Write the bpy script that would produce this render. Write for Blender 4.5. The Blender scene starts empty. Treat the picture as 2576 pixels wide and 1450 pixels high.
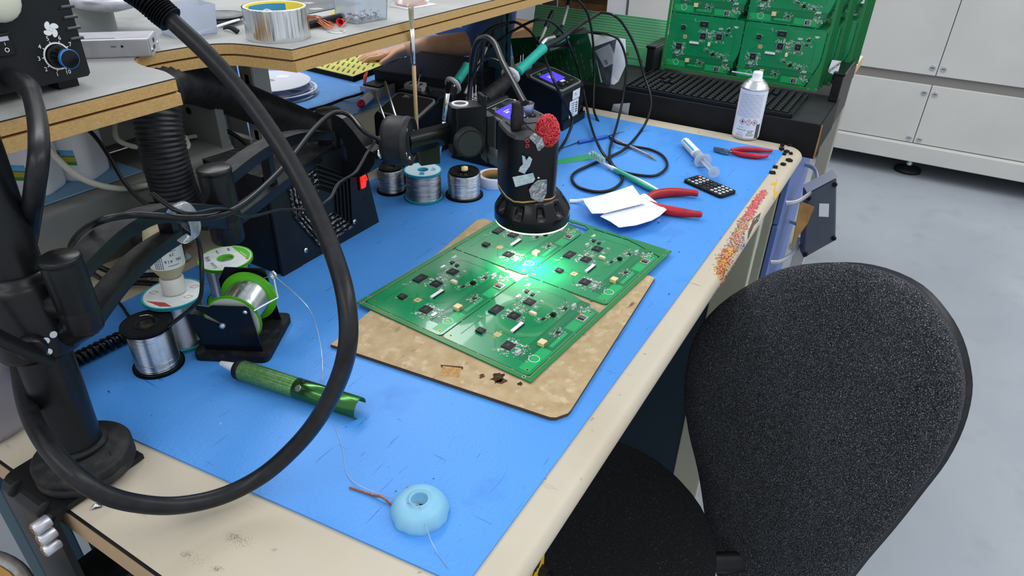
import bpy, math, random
from mathutils import Matrix, Vector, Euler
R=math.radians; PI=math.pi
random.seed(7)
SC=bpy.context.scene
COL=SC.collection
# ------------------------------------------------------------ camera, world, light, exposure
FPX=1725.91; CAMZ=1.25
_ro,_pi,_ya=0.02756844,-0.55217125,0.52016827
_f=Vector((math.cos(_ya)*math.cos(_pi),math.sin(_ya)*math.cos(_pi),math.sin(_pi)))
_r0=Vector((math.sin(_ya),-math.cos(_ya),0)); _u0=_r0.cross(_f)
CR=math.cos(_ro)*_r0+math.sin(_ro)*_u0; CU=-math.sin(_ro)*_r0+math.cos(_ro)*_u0; CF=_f
cd=bpy.data.cameras.new('camera'); cam=bpy.data.objects.new('camera',cd); COL.objects.link(cam)
cam.matrix_world=Matrix(((CR.x,CU.x,-CF.x,0),(CR.y,CU.y,-CF.y,0),(CR.z,CU.z,-CF.z,CAMZ),(0,0,0,1)))
cd.sensor_width=36; cd.lens=FPX/2576*36; cd.clip_start=.02; cd.clip_end=60
SC.camera=cam
SC.view_settings.view_transform='Standard'; SC.view_settings.look='None'
SC.view_settings.exposure=0.0; SC.view_settings.gamma=1; SC.view_settings.use_curve_mapping=False
w=bpy.data.worlds.new('room_air'); SC.world=w; w.use_nodes=True
w.node_tree.nodes['Background'].inputs[0].default_value=(.86,.93,1,1)
w.node_tree.nodes['Background'].inputs[1].default_value=.88
def area(name,loc,sx,sy,pw,col=(1,1,1),rot=(0,0,0)):
    l=bpy.data.lights.new(name,'AREA'); l.shape='RECTANGLE'; l.size=sx; l.size_y=sy; l.energy=pw; l.color=col
    o=bpy.data.objects.new(name,l); o.location=loc; o.rotation_euler=rot; COL.objects.link(o); return o
area('ceiling_light_above_bench',(1.3,-.9,2.75),2.6,.35,24,(1,.98,.95))
area('rear_fill_light',(2.1,2.1,2.75),2.6,.35,44,(.97,.98,1))  # fill lamp added out of view to brighten the rear bench and person
area('ceiling_light_near_cabinet',(2.9,-1.4,2.75),1.6,.6,20,(.95,.97,1))
area('ceiling_light_behind',(-1.2,.6,2.75),.5,2.2,16,(1,.98,.95))
# ------------------------------------------------------------ measuring helpers (points on real planes of the room)
def at(px,py,z=None,y=None,x=None):
    d=CR*((px-1288)/FPX)-CU*((py-725)/FPX)+CF
    if z is not None: s=(z-CAMZ)/d.z
    elif y is not None: s=y/d.y
    else: s=x/d.x
    return Vector((d.x*s,d.y*s,CAMZ+d.z*s))
def pr(p):
    v=Vector(p)-Vector((0,0,CAMZ)); return (1288+FPX*v.dot(CR)/v.dot(CF),725-FPX*v.dot(CU)/v.dot(CF))
def atd(px,py,dist):
    return Vector((0,0,CAMZ))+(CR*((px-1288)/FPX)-CU*((py-725)/FPX)+CF).normalized()*dist
def hgt(c,pyt):
    lo,hi=0,.6
    for _ in range(40):
        m_=(lo+hi)/2
        if pr(c+Vector((0,0,m_)))[1]>pyt: lo=m_
        else: hi=m_
    return lo
# ------------------------------------------------------------ materials
def lin(h):
    h=h.lstrip('#'); c=[int(h[i:i+2],16)/255 for i in (0,2,4)]
    return tuple([(v/12.92 if v<=.04045 else ((v+.055)/1.055)**2.4) for v in c])+(1,)
MATS={}
def mat(name,col,rough=.5,metal=0,col2=None,ns=0,bump=0,bs=200,spec=.5,trans=0,emit=0,alpha=1,coat=0,ior=1.45,lo=.4,hi=.6,det=4):
    if name in MATS: return MATS[name]
    m=bpy.data.materials.new(name); m.use_nodes=True; nt=m.node_tree; b=nt.nodes['Principled BSDF']
    b.inputs['Base Color'].default_value=lin(col); b.inputs['Roughness'].default_value=rough; b.inputs['Metallic'].default_value=metal
    b.inputs['Specular IOR Level'].default_value=spec if (max(lin(col)[:3])>.03 or metal) else .32; b.inputs['IOR'].default_value=ior
    b.inputs['Transmission Weight'].default_value=trans; b.inputs['Alpha'].default_value=alpha; b.inputs['Coat Weight'].default_value=coat
    if emit: b.inputs['Emission Color'].default_value=lin(col); b.inputs['Emission Strength'].default_value=emit
    if col2 or bump:
        tc=nt.nodes.new('ShaderNodeTexCoord')
    if col2:
        n=nt.nodes.new('ShaderNodeTexNoise'); n.inputs['Scale'].default_value=ns; n.inputs['Detail'].default_value=det
        r=nt.nodes.new('ShaderNodeValToRGB'); r.color_ramp.elements[0].color=lin(col); r.color_ramp.elements[1].color=lin(col2)
        r.color_ramp.elements[0].position=lo; r.color_ramp.elements[1].position=hi
        nt.links.new(tc.outputs['Object'],n.inputs['Vector']); nt.links.new(n.outputs['Fac'],r.inputs[0]); nt.links.new(r.outputs[0],b.inputs['Base Color'])
    if bump:
        n2=nt.nodes.new('ShaderNodeTexNoise'); n2.inputs['Scale'].default_value=bs; n2.inputs['Detail'].default_value=3
        bp=nt.nodes.new('ShaderNodeBump'); bp.inputs['Strength'].default_value=bump; bp.inputs['Distance'].default_value=.002
        nt.links.new(tc.outputs['Object'],n2.inputs['Vector']); nt.links.new(n2.outputs['Fac'],bp.inputs['Height']); nt.links.new(bp.outputs[0],b.inputs['Normal'])
    MATS[name]=m; return m
def mixspots(m,col,scale,th0,th1,kind='noise',stretch=None,seed=0,det=6):
    """lay a second colour over the base colour where a noise is high (wear, stains, scratches)"""
    nt=m.node_tree; b=nt.nodes['Principled BSDF']; bc=b.inputs['Base Color']
    tc=nt.nodes.new('ShaderNodeTexCoord'); mp=nt.nodes.new('ShaderNodeMapping'); mp.inputs['Location'].default_value=(seed*3.1,seed*1.7,seed)
    if stretch:
        mp.inputs['Scale'].default_value=stretch[:3]; mp.inputs['Rotation'].default_value=(0,0,stretch[3])
    nt.links.new(tc.outputs['Object'],mp.inputs[0])
    if kind=='noise':
        n=nt.nodes.new('ShaderNodeTexNoise'); n.inputs['Detail'].default_value=det; out=n.outputs['Fac']
    else:
        n=nt.nodes.new('ShaderNodeTexVoronoi'); n.feature='F1'; out=n.outputs['Distance']
    n.inputs['Scale'].default_value=scale; nt.links.new(mp.outputs[0],n.inputs['Vector'])
    mr=nt.nodes.new('ShaderNodeMapRange'); mr.inputs[1].default_value=th0; mr.inputs[2].default_value=th1; nt.links.new(out,mr.inputs[0])
    mx=nt.nodes.new('ShaderNodeMix'); mx.data_type='RGBA'
    nt.links.new(mr.outputs[0],mx.inputs[0])
    if bc.is_linked:
        s=bc.links[0].from_socket; nt.links.new(s,mx.inputs[6])
    else: mx.inputs[6].default_value=bc.default_value
    mx.inputs[7].default_value=lin(col); nt.links.new(mx.outputs[2],bc)
    return m
# ------------------------------------------------------------ mesh builder
def mtx(loc=(0,0,0),rot=(0,0,0),s=1):
    S=Matrix.Diagonal((s,s,s,1)) if not hasattr(s,'__len__') else Matrix.Diagonal((*s,1))
    return Matrix.Translation(loc)@Euler(rot).to_matrix().to_4x4()@S
def frame(o,z,x=None):
    z=Vector(z).normalized(); x=Vector(x) if x is not None else (Vector((1,0,0)) if abs(z.x)<.9 else Vector((0,1,0)))
    y=z.cross(x).normalized(); x=y.cross(z).normalized(); o=Vector(o)
    return Matrix(((x.x,y.x,z.x,o.x),(x.y,y.y,z.y,o.y),(x.z,y.z,z.z,o.z),(0,0,0,1)))
def smooth(pts,n=8,closed=False):
    P=[Vector(p) for p in pts]; out=[]; N=len(P)
    for i in range(N if closed else N-1):
        p0=P[(i-1)%N] if closed or i>0 else P[0]*2-P[1]; p1=P[i]; p2=P[(i+1)%N]; p3=P[(i+2)%N] if closed or i+2<N else P[-1]*2-P[-2]
        for k in range(n):
            t=k/n; out.append(.5*((2*p1)+(-p0+p2)*t+(2*p0-5*p1+4*p2-p3)*t*t+(-p0+3*p1-3*p2+p3)*t**3))
    if not closed: out.append(P[-1])
    return out
def rrect(w,h,r,n=4,cx=0,cy=0):
    o=[]
    for (sx,sy,a0) in ((1,1,0),(-1,1,90),(-1,-1,180),(1,-1,270)):
        for k in range(n+1):
            a=R(a0+90*k/n); o.append((cx+sx*(w/2-r)+r*math.cos(a),cy+sy*(h/2-r)+r*math.sin(a)))
    return o
def circ(r,n=24,cx=0,cy=0): return [(cx+r*math.cos(2*PI*k/n),cy+r*math.sin(2*PI*k/n)) for k in range(n)]
INV={}   # world matrices of the empties
class MB:
    def __init__(s): s.v=[]; s.f=[]; s.m=[]; s.sm=[]; s.mats=[]
    def mi(s,m):
        if m not in s.mats: s.mats.append(m)
        return s.mats.index(m)
    def add(s,vs,fs,m,M=None,sm=False):
        b=len(s.v); i=s.mi(m)
        if M is not None: vs=[M@Vector(v) for v in vs]
        s.v+= [tuple(v) for v in vs]
        for f in fs: s.f.append([b+k for k in f]); s.m.append(i); s.sm.append(sm)
        return s
    def box(s,sz,m,loc=(0,0,0),rot=(0,0,0),M=None):
        x,y,z=sz[0]/2,sz[1]/2,sz[2]/2
        T=mtx(loc,rot); T=M@T if M is not None else T
        return s.add([(-x,-y,-z),(x,-y,-z),(x,y,-z),(-x,y,-z),(-x,-y,z),(x,-y,z),(x,y,z),(-x,y,z)],[(0,3,2,1),(4,5,6,7),(0,1,5,4),(1,2,6,5),(2,3,7,6),(3,0,4,7)],m,T)
    def bx(s,a,b,m,M=None):
        return s.box([abs(b[i]-a[i]) for i in range(3)],m,[(a[i]+b[i])/2 for i in range(3)],M=M)
    def prism(s,out,z0,z1,m,M=None,sm=False,holes=None,top=None):
        n=len(out); vs=[(x,y,z0) for x,y in out]+[(x,y,z1) for x,y in out]
        fs=[(i,(i+1)%n,n+(i+1)%n,n+i) for i in range(n)]
        s.add(vs,fs,m,M,sm); s.add(vs,[tuple(range(n-1,-1,-1))],m,M); s.add(vs,[tuple(range(n,2*n))],top or m,M); return s
    def ringprism(s,out,inn,z0,z1,m,M=None,sm=True):
        n=len(out); vs=[(x,y,z0) for x,y in out]+[(x,y,z1) for x,y in out]+[(x,y,z0) for x,y in inn]+[(x,y,z1) for x,y in inn]; fs=[]
        w=[]
        for i in range(n):
            j=(i+1)%n; w+=[(i,j,n+j,n+i),(2*n+j,2*n+i,3*n+i,3*n+j)]; fs+=[(n+i,n+j,3*n+j,3*n+i),(j,i,2*n+i,2*n+j)]
        s.add(vs,w,m,M,sm); s.add(vs,fs,m,M); return s
    def lathe(s,prof,m,M=None,seg=28,sm=True,a0=0,a1=360,cap=False):
        vs=[];fs=[]; full=abs(a1-a0)>=360; n=seg if full else seg+1
        for (r,z) in prof:
            for k in range(n):
                a=R(a0+(a1-a0)*k/seg); vs.append((r*math.cos(a),r*math.sin(a),z))
        for i in range(len(prof)-1):
            for k in range(seg):
                j=(k+1)%n; fs.append((i*n+k,i*n+j,(i+1)*n+j,(i+1)*n+k))
        return s.add(vs,fs,m,M,sm)
    def cyl(s,r,h,m,M=None,seg=28,r2=None,z0=0,bev=0):
        r2=r if r2 is None else r2
        b=bev
        if b: p=[(0,z0),(r-b,z0),(r,z0+b),(r2,z0+h-b),(r2-b,z0+h),(0,z0+h)]
        else: p=[(0,z0),(r,z0),(r2,z0+h),(0,z0+h)]
        # flat caps, smooth walls
        s.lathe(p[:2],m,M,seg,False); s.lathe(p[1:-1],m,M,seg,not b or True); s.lathe(p[-2:],m,M,seg,False); return s
    def cylp(s,p,q,r,m,seg=20,r2=None,bev=0):
        p=Vector(p);q=Vector(q); return s.cyl(r,(q-p).length,m,frame(p,q-p),seg,r2,bev=bev)
    def tube(s,pts,r,m,seg=10,n=0,cap=True,sm=True,M=None,flat=None,closed=False,up=None):
        P=smooth(pts,n,closed) if n else [Vector(p) for p in pts]
        rr=r if callable(r) else (lambda t:r)
        N=len(P); vs=[];fs=[]
        T=(P[1]-P[0]).normalized(); X=Vector(up) if up is not None else T.orthogonal(); X=(X-T*X.dot(T)).normalized()
        for i,p in enumerate(P):
            a=P[(i-1)%N] if (closed or i>0) else p; b=P[(i+1)%N] if (closed or i<N-1) else p
            T=(b-a).normalized(); X=(X-T*X.dot(T)).normalized(); Y=T.cross(X); q=rr(i/(N-1))
            for k in range(seg):
                an=2*PI*k/seg; f=flat or 1
                vs.append(p+X*(q*math.cos(an))+Y*(q*f*math.sin(an)))
        for i in range(N if closed else N-1):
            for k in range(seg):
                j=(k+1)%seg; i2=(i+1)%N; fs.append((i*seg+k,i*seg+j,i2*seg+j,i2*seg+k))
        s.add(vs,fs,m,M,sm)
        if cap and not closed: s.add(vs,[tuple(range(seg-1,-1,-1)),tuple(range((N-1)*seg,N*seg))],m,M)
        return s
    def ball(s,r,m,loc=(0,0,0),sc=(1,1,1),seg=16,M=None):
        T=mtx(loc,(0,0,0),sc); T=M@T if M is not None else T
        return s.lathe([(r*math.sin(PI*k/10)+1e-5,-r*math.cos(PI*k/10)) for k in range(11)],m,T,seg)
    def grid(s,fn,nu,nv,m,th=0,sm=True,M=None):
        vs=[Vector(fn(i/nu,j/nv)) for j in range(nv+1) for i in range(nu+1)]
        fs=[(j*(nu+1)+i,j*(nu+1)+i+1,(j+1)*(nu+1)+i+1,(j+1)*(nu+1)+i) for j in range(nv) for i in range(nu)]
        s.add(vs,fs,m,M,sm)
        if th:
            vs2=[v-Vector((0,0,th)) for v in vs]; s.add(vs2,[f[::-1] for f in fs],m,M,sm)
            W=nu+1; bd=[i for i in range(W)]+[j*W+nu for j in range(1,nv+1)]+[nv*W+i for i in range(nu-1,-1,-1)]+[j*W for j in range(nv-1,0,-1)]
            n=len(bd); s.add([vs[k] for k in bd]+[vs2[k] for k in bd],[((k+1)%n,k,n+k,n+(k+1)%n) for k in range(n)],m,M)
        return s
    def text(s,t,size,m,M,ext=.0002,al='CENTER'):
        c=bpy.data.curves.new('t','FONT'); c.body=t; c.size=size; c.extrude=ext; c.align_x=al; c.align_y='CENTER'; c.resolution_u=2
        o=bpy.data.objects.new('t',c); COL.objects.link(o)
        dg=bpy.context.evaluated_depsgraph_get(); me=o.evaluated_get(dg).to_mesh()
        vs=[v.co.copy() for v in me.vertices]; fs=[tuple(p.vertices) for p in me.polygons]
        s.add(vs,fs,m,M); bpy.data.objects.remove(o); bpy.data.curves.remove(c); return s
    def build(s,name,parent=None,bevel=0,label=None,world=False,seg=2,stuff=False,ang=35):
        if world and parent is not None:
            Mi=INV[parent.name].inverted(); s.v=[tuple(Mi@Vector(v)) for v in s.v]
        me=bpy.data.meshes.new(name); me.from_pydata(s.v,[],s.f)
        for m in s.mats: me.materials.append(m)
        me.polygons.foreach_set('material_index',s.m); me.polygons.foreach_set('use_smooth',s.sm); me.update()
        o=bpy.data.objects.new(name,me); COL.objects.link(o)
        if parent is not None: o.parent=parent; INV[o.name]=INV[parent.name]
        else: INV[o.name]=Matrix.Identity(4)
        if bevel:
            b=o.modifiers.new('bevel','BEVEL'); b.width=bevel; b.segments=seg; b.limit_method='ANGLE'; b.angle_limit=R(ang); b.harden_normals=False
        if label: o['label']=label
        if stuff: o['kind']='stuff'
        return o
def thing(name,label,cat,loc=(0,0,0),rz=0,group=None,rot=None,M=None):
    o=bpy.data.objects.new(name,None); COL.objects.link(o); o.empty_display_size=.02
    Mx=M if M is not None else mtx(loc,rot if rot else (0,0,rz))
    o.matrix_world=Mx; INV[o.name]=Mx.copy()
    o['label']=label; o['category']=cat
    if group: o['group']=group
    return o
def tag(o,label,cat,group=None,kind=None):
    o['label']=label; o['category']=cat
    if group: o['group']=group
    if kind: o['kind']=kind
    return o
def recenter(o,loc):
    """put the origin of a single-mesh thing at its base"""
    d=Vector(loc); o.data.transform(Matrix.Translation(-d)); o.location=d; INV[o.name]=Matrix.Translation(d); return o
def copytree(o,parent=None,M=None,label=None,group=None):
    c=o.copy(); COL.objects.link(c)
    if parent is not None: c.parent=parent
    if M is not None: c.matrix_world=M
    for ch in list(o.children): copytree(ch,c)
    if label: c['label']=label
    if group: c['group']=group
    return c
def struct(o): o['kind']='structure'; return o
# ------------------------------------------------------------ shared materials
BLK=mat('black_plastic','#111215',.42,col2='#17181b',ns=60,bump=.08,bs=500)
BLKD=mat('black_plastic_dusty','#131416',.6,col2='#2d2e30',ns=90,bump=.1,bs=300,lo=.5,hi=.8)
BLKG=mat('black_gloss','#0c0d10',.25,col2='#111216',ns=30)
RUB=mat('black_rubber','#1a1b1e',.45,col2='#222327',ns=120,bump=.05,bs=700)
STEEL=mat('bright_steel','#d5d8da',.22,metal=1)
ALU=mat('aluminium','#bdbec6',.38,metal=.75,col2='#cfd0d8',ns=80)
WHT=mat('white_plastic','#e9ebee',.4)
WHT2=mat('white_print','#eef0f2',.6)
PAPER=mat('paper','#eceff4',.8,bump=.15,bs=120)
RED=mat('red_grip','#c5202b',.35,col2='#a9141f',ns=20)
BLUEP=mat('blue_plastic','#2f63c0',.4)
CLEAR=mat('clear_plastic','#e9eff6',.12,trans=.85,ior=1.3)
FROST=mat('frosted_plastic','#dfe6f2',.35,trans=.55,ior=1.25)
TEAL=mat('teal_grip','#1fae9c',.55,bump=.2,bs=900)
GRNP=mat('green_plastic','#5cc21f',.4)
CARD=mat('brown_cardboard','#a9804c',.85,col2='#956d3d',ns=25,bump=.2,bs=90)
BEIGE=mat('beige_laminate','#c2b8a6',.5,col2='#bcb09b',ns=4,bump=.04,bs=900)
mixspots(BEIGE,'#6b6050',60,.70,.76,seed=3)
mixspots(BEIGE,'#8f8470',16,.66,.80,seed=8,stretch=(6,1,1,.6))
MDF=mat('raw_fibreboard','#c9a56d',.85,col2='#ba945b',ns=350,bump=.3,bs=600,lo=.3,hi=.7)
GREYLAM=mat('grey_laminate','#aeaeab',.6,col2='#9e9e9b',ns=9)
mixspots(GREYLAM,'#8b8984',22,.6,.8,seed=2)
LTGREY=mat('light_grey_paint','#b9b9b6',.5,col2='#aeaeac',ns=5,bump=.1,bs=900)
GREYP=mat('grey_painted_steel','#8d918d',.5,col2='#7e827f',ns=8)
PETROL=mat('petrol_blue_steel','#2b5568',.45,col2='#244a5c',ns=9)
MATB=mat('blue_esd_mat','#4c95e3',.45,col2='#448cda',ns=3,bump=.25,bs=260,lo=.35,hi=.65)
mixspots(MATB,'#3674c4',9,.60,.82,seed=5)
mixspots(MATB,'#1f3f7a',75,.715,.75,seed=11)
mixspots(MATB,'#2f68b6',24,.735,.748,seed=21,stretch=(14,.6,1,.9),det=2)
mixspots(MATB,'#2f68b6',22,.735,.748,seed=31,stretch=(.5,15,1,.35),det=2)
mixspots(MATB,'#2f68b6',26,.735,.748,seed=37,stretch=(.8,17,1,-.5),det=2)
mixspots(MATB,'#14284f',160,.735,.75,seed=51)
mixspots(MATB,'#8dbcf5',60,.745,.77,seed=41)
# ------------------------------------------------------------ setting
m=MB(); FLM=mat('grey_blue_epoxy','#a2a7ae',.3,col2='#9aa0a8',ns=2.2,bump=.03,bs=60); mixspots(FLM,'#8f949c',9,.55,.85,seed=4); mixspots(FLM,'#6a7078',90,.74,.78,seed=9)
m.bx((-2.5,-3,-.05),(6,4.2,0),FLM); struct(m.build('floor'))
WALL=mat('pale_wall_paint','#c3c6cb',.7,col2='#bcbfc4',ns=1.5)
m=MB(); m.bx((-2.5,4.2,0),(6,4.3,3),WALL); struct(m.build('wall_back'))
m=MB(); m.bx((5,-3,0),(5.1,4.2,3),WALL); struct(m.build('wall_right'))
# ------------------------------------------------------------ machine cabinet at the right
def cabinet():
    X0=3.7; th=thing('machine_cabinet','large pale grey machine cabinet standing on screw feet at the right','cabinet',(X0,0,0))
    CAB=mat('cabinet_paint','#c6c5c1',.45,col2='#bfbeba',ns=3,bump=.06,bs=800); DK=mat('cabinet_recess','#827f7b',.5)
    y0,y1=1.45,-1.9
    m=MB(); m.bx((X0+.02,y1,.12),(X0+1.1,y0,2.6),CAB); m.bx((X0-.03,y1,.085),(X0+1.1,y0,.165),CAB); m.build('body',th,world=True,bevel=.004)
    m=MB(); m.bx((X0+.0205,y1,.43),(X0+.03,y0,.49),DK); m.bx((X0+.014,y1,.438),(X0+.021,y0,.482),DK); m.build('recessed_band',th,world=True)
    ys=[1.45,.65,-.062,-.80,-1.9]
    for a,b in zip(ys,ys[1:]):
        m=MB(); m.bx((X0,b+.0015,.482),(X0+.02,a-.0015,2.6),CAB); m.build('upper_panel',th,world=True,bevel=.002)
        m=MB(); m.bx((X0,b+.0015,.168),(X0+.02,a-.0015,.438),CAB); p=m.build('lower_panel',th,world=True,bevel=.002)
    for y in ys[1:4]:
        for z in (.515,.402,.188):
            for s in (-.022,.022):
                m=MB(); M=frame((X0,y+s,z),(-1,0,0)); m.cyl(.0125,.004,STEEL,M,20,bev=.0015); m.box((.014,.0025,.0012),BLK,(0,0,.0043),M=M); m.build('quarter_turn_screw',th,world=True)
    for y in (-.08,1.2,-1.5):
        m=MB(); m.lathe([(0,0),(.062,0),(.06,.016),(.03,.026),(.014,.03)],RUB,mtx((X0+.09,y,0))); m.cyl(.011,.075,STEEL,mtx((X0+.09,y,.028)),16); m.cyl(.018,.014,STEEL,mtx((X0+.09,y,.034)),6); m.build('levelling_foot',th,world=True)
cabinet()
# ------------------------------------------------------------ workbench
BX0,BX1,BY0,BY1,BZ=.163,1.537,.165,.935,.748
bench=thing('workbench','beige topped workbench with rounded front edge and petrol blue steel frame','workbench',(.85,.55,0))
def benchtop():
    m=MB(); T=.028; r=.014; vs=[];fs=[]
    xs=[BX0+.002]+[BX1-.03+.03*math.sin(PI/2*k/7) for k in range(8)]
    prof=[(BY1,BZ),(BY0+r,BZ)]+[(BY0+r-r*math.sin(R(a)),BZ-r+r*math.cos(R(a))) for a in range(15,181,15)]+[(BY0+r,BZ-T),(BY1,BZ-T)]
    n=len(prof)
    for x in xs:
        q=max(0,x-(BX1-.03)); off=.03-math.sqrt(max(0,.03**2-q*q))
        for (y,z) in prof: vs.append((x,y+(off if y<BY0+.05 else 0),z))
    for i in range(len(xs)-1):
        for k in range(n): fs.append((i*n+k,i*n+(k+1)%n,(i+1)*n+(k+1)%n,(i+1)*n+k))
    m.add(vs,fs,BEIGE,sm=False); m.add(vs,[tuple(range(n-1,-1,-1)),tuple(range((len(xs)-1)*n,len(xs)*n))],BEIGE)
    for p in range(len(m.sm)):
        pass
    o=m.build('worktop',bench,world=True)
    for p in o.data.polygons:
        c=p.center
        if abs(p.normal.x)<.9 and p.normal.y<-.05: p.use_smooth=True
    EDGE=mat('edge_strip','#b79e7e',.55,col2='#ae9575',ns=6)
    m=MB(); m.bx((BX0-.0012,BY0+.008,BZ-.028),(BX0+.0018,BY1,BZ-.0016),EDGE); m.bx((BX0-.0006,BY0+.008,BZ-.0016),(BX0+.002,BY1,BZ-.0002),BLK); m.build('edge_strip',bench,world=True,label='brown edge strip with a dark seam')
benchtop()
for (a,b,n) in (((.19,.23,.655),(.235,.90,.712),'end_rail'),((1.40,.23,.655),(1.444,.90,.712),'end_rail'),((.236,.23,.655),(1.399,.27,.712),'front_rail'),((.236,.87,.655),(1.399,.91,.712),'back_rail')):
    m=MB(); m.bx(a,b,PETROL); m.build(n,bench,world=True,bevel=.003)
m=MB(); m.bx((1.17,.168,.0),(1.195,.228,.719),mat('pedestal_panel','#b3b3a1',.5,col2='#aaaa97',ns=4)); m.build('support_upright',bench,world=True,bevel=.002,label='beige grey upright at the front')
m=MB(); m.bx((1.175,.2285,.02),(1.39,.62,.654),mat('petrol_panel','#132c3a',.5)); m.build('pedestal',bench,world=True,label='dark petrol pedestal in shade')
for (x,y) in ((.215,.84),(1.42,.84)):
    m=MB(); m.box((.05,.05,.645),PETROL,(x,y,.3325)); m.box((.07,.07,.01),BLK,(x,y,.005)); m.build('leg',bench,world=True,bevel=.003)
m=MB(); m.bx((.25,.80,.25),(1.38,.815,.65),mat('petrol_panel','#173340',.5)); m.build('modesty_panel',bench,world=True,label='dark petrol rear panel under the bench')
# blue mat
m=MB(); m.prism([(.2425,.640),(.285,.200),(1.487,.200),(1.487,.815),(.335,.815),(.262,.715)],BZ,.7502,MATB)
mo=m.build('esd_mat',bevel=.0006); tag(mo,'long worn blue work mat covering the front of the beige bench','mat')
# dirty clippings glued to the nose of the bench are built further down
# ------------------------------------------------------------ raised cable ledge behind the bench
led=thing('cable_ledge','low grey steel ledge along the back of the bench under the jugs','shelf',(.5,1.1,.7475))
m=MB(); zt=.853; y0=.93
pr_=[(y0+.002,.7475),(y0+.002,zt-.02)]+[(y0+.014-.013*math.cos(R(a)),zt-.014+.013*math.sin(R(a))) for a in range(0,91,15)]+[(1.09,zt),(1.09,zt-.004),(y0+.02,zt-.004),(y0+.02,.7475)]
vs=[];n=len(pr_)
for x in (.05,.70): vs+=[(x,y,z) for y,z in pr_]
m.add(vs,[(k,(k+1)%n,n+(k+1)%n,n+k) for k in range(n)],GREYP,sm=True); m.add(vs,[tuple(range(n)),tuple(range(2*n-1,n-1,-1))],GREYP)
m.build('steel_channel',led,world=True)
m=MB(); m.bx((.05,1.085,.7475),(.70,1.10,.99),LTGREY); m.build('back_plate',led,world=True)
m=MB(); m.bx((.68,.935,.7475),(.695,1.085,.95),GREYP); m.cylp((.679,1.0,.90),(.6785,1.0,.90),.006,BLK,12); m.build('end_bracket',led,world=True)
m=MB(); m.tube([(.05,1.03,.862),(.66,1.03,.862)],.0045,STEEL,8); m.build('steel_rod',led,world=True,label='bright steel rod')
LB=mat('light_blue_mat','#86b8de',.6,col2='#7db0d8',ns=8)
m=MB(); m.bx((.05,.945,zt),(.545,1.02,zt+.002),LB); tag(m.build('liner_mat'),'pale blue strip of matting under the white bottles','mat')
# ------------------------------------------------------------ upright posts and the shelf
def slotted_post(x,y,z0,z1,w,d,mt,name,label,hol=True,hole_dx=.0):
    th=thing(name,label,'post',(x,y,z0)); H=z1-z0
    m=MB(); m.box((w,.003,H),mt,(0,-d/2,H/2)); m.box((.003,d,H),mt,(w/2,0,H/2))
    n=int(H/.032)
    # left side with real gaps between the bars
    m.box((.003,d*.3,H),mt,(-w/2,-d*.35,H/2)); m.box((.003,d*.3,H),mt,(-w/2,d*.35,H/2))
    for k in range(n+1): m.box((.003,d*.42,.014),mt,(-w/2,0,min(H-.007,k*.032+.007)))
    m.box((w*.8,.002,H),BLK,(0,d*.3,H/2)); m.build('upright',th,bevel=.0008)
    m=MB(); m.box((w*1.6,d*1.6,.004),mt,(0,0,.002)); m.build('foot_plate',th)
slotted_post(.80,.975,.748,.998,.034,.03,LTGREY,'shelf_post','pale grey slotted upright under the shelf beside the corrugated hose')
SZ=1.028
def shelf():
    th=thing('fibreboard_shelf','raised fibreboard shelf with grey laminate top and a wavy cut-out','shelf',(1,.95,SZ-.03))
    bay=[(.503,.752),(.515,.79),(.517,.835),(.530,.868),(.555,.882),(.60,.878),(.641,.866),(.665,.842),(.676,.80),(.686,.751)]
    inn=smooth([(x,y,0) for x,y in bay],4); inn=[(p.x,p.y) for p in inn]
    out=[(-.35,.752)]+inn+[(2.0,.751),(2.0,1.32),(-.35,1.32)]
    m=MB(); m.prism(out,SZ-.0145,SZ-.0015,MDF); m.build('upper_board',th,world=True)
    out2=[(x,y-.0035 if .74<y<.76 else y) for x,y in out]
    m=MB(); m.prism(out2,SZ-.031,SZ-.0175,MDF); m.prism([(x,y+.004 if y<1 else y) for x,y in out],SZ-.0175,SZ-.0145,mat('dark_gap','#5a4025',.9)); m.build('lower_board',th,world=True)
    DKE=mat('dark_edge','#2d2d30',.6)
    m=MB(); m.prism(out,SZ-.0015,SZ,DKE,top=GREYLAM); m.build('laminate_top',th,world=True,label='worn grey laminate with a black edge line')
shelf()
th=thing('back_shelf_post','petrol blue slotted steel upright holding the far end of the shelf','post',(1.62,1.0,.0))
def bluepost():
    x,y=at(1257,100,y=.958).x,.958
    w=.043
    INV[th.name]=mtx((x,y,0)); th.matrix_world=INV[th.name]
    m=MB(); H=1.0
    DK2=mat('dark_slot','#0a0e14',.7)
    zs=[k*.005 for k in range(int(H/.005))]
    def ed(z): return .0045+.0018*math.sin(z*2*PI/.04)
    for s in (-1,1):
        pts=[(s*w/2,0)]+[(s*ed(z),z) for z in [0]+zs+[H]]+[(s*w/2,H)]
        if s>0: pts=pts[::-1]
        m.prism(pts,-.0015,.0015,PETROL,frame((0,-.02,0),(0,-1,0),(1,0,0)))
    for s in (-1,1): m.box((.003,.04,H),PETROL,(s*w/2,0,H/2))
    m.box((w,.003,H),DK2,(0,.018,H/2)); m.build('upright',th)
    m=MB(); m.box((.07,.06,.006),PETROL,(0,0,.003)); m.build('foot_plate',th)
bluepost()
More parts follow.
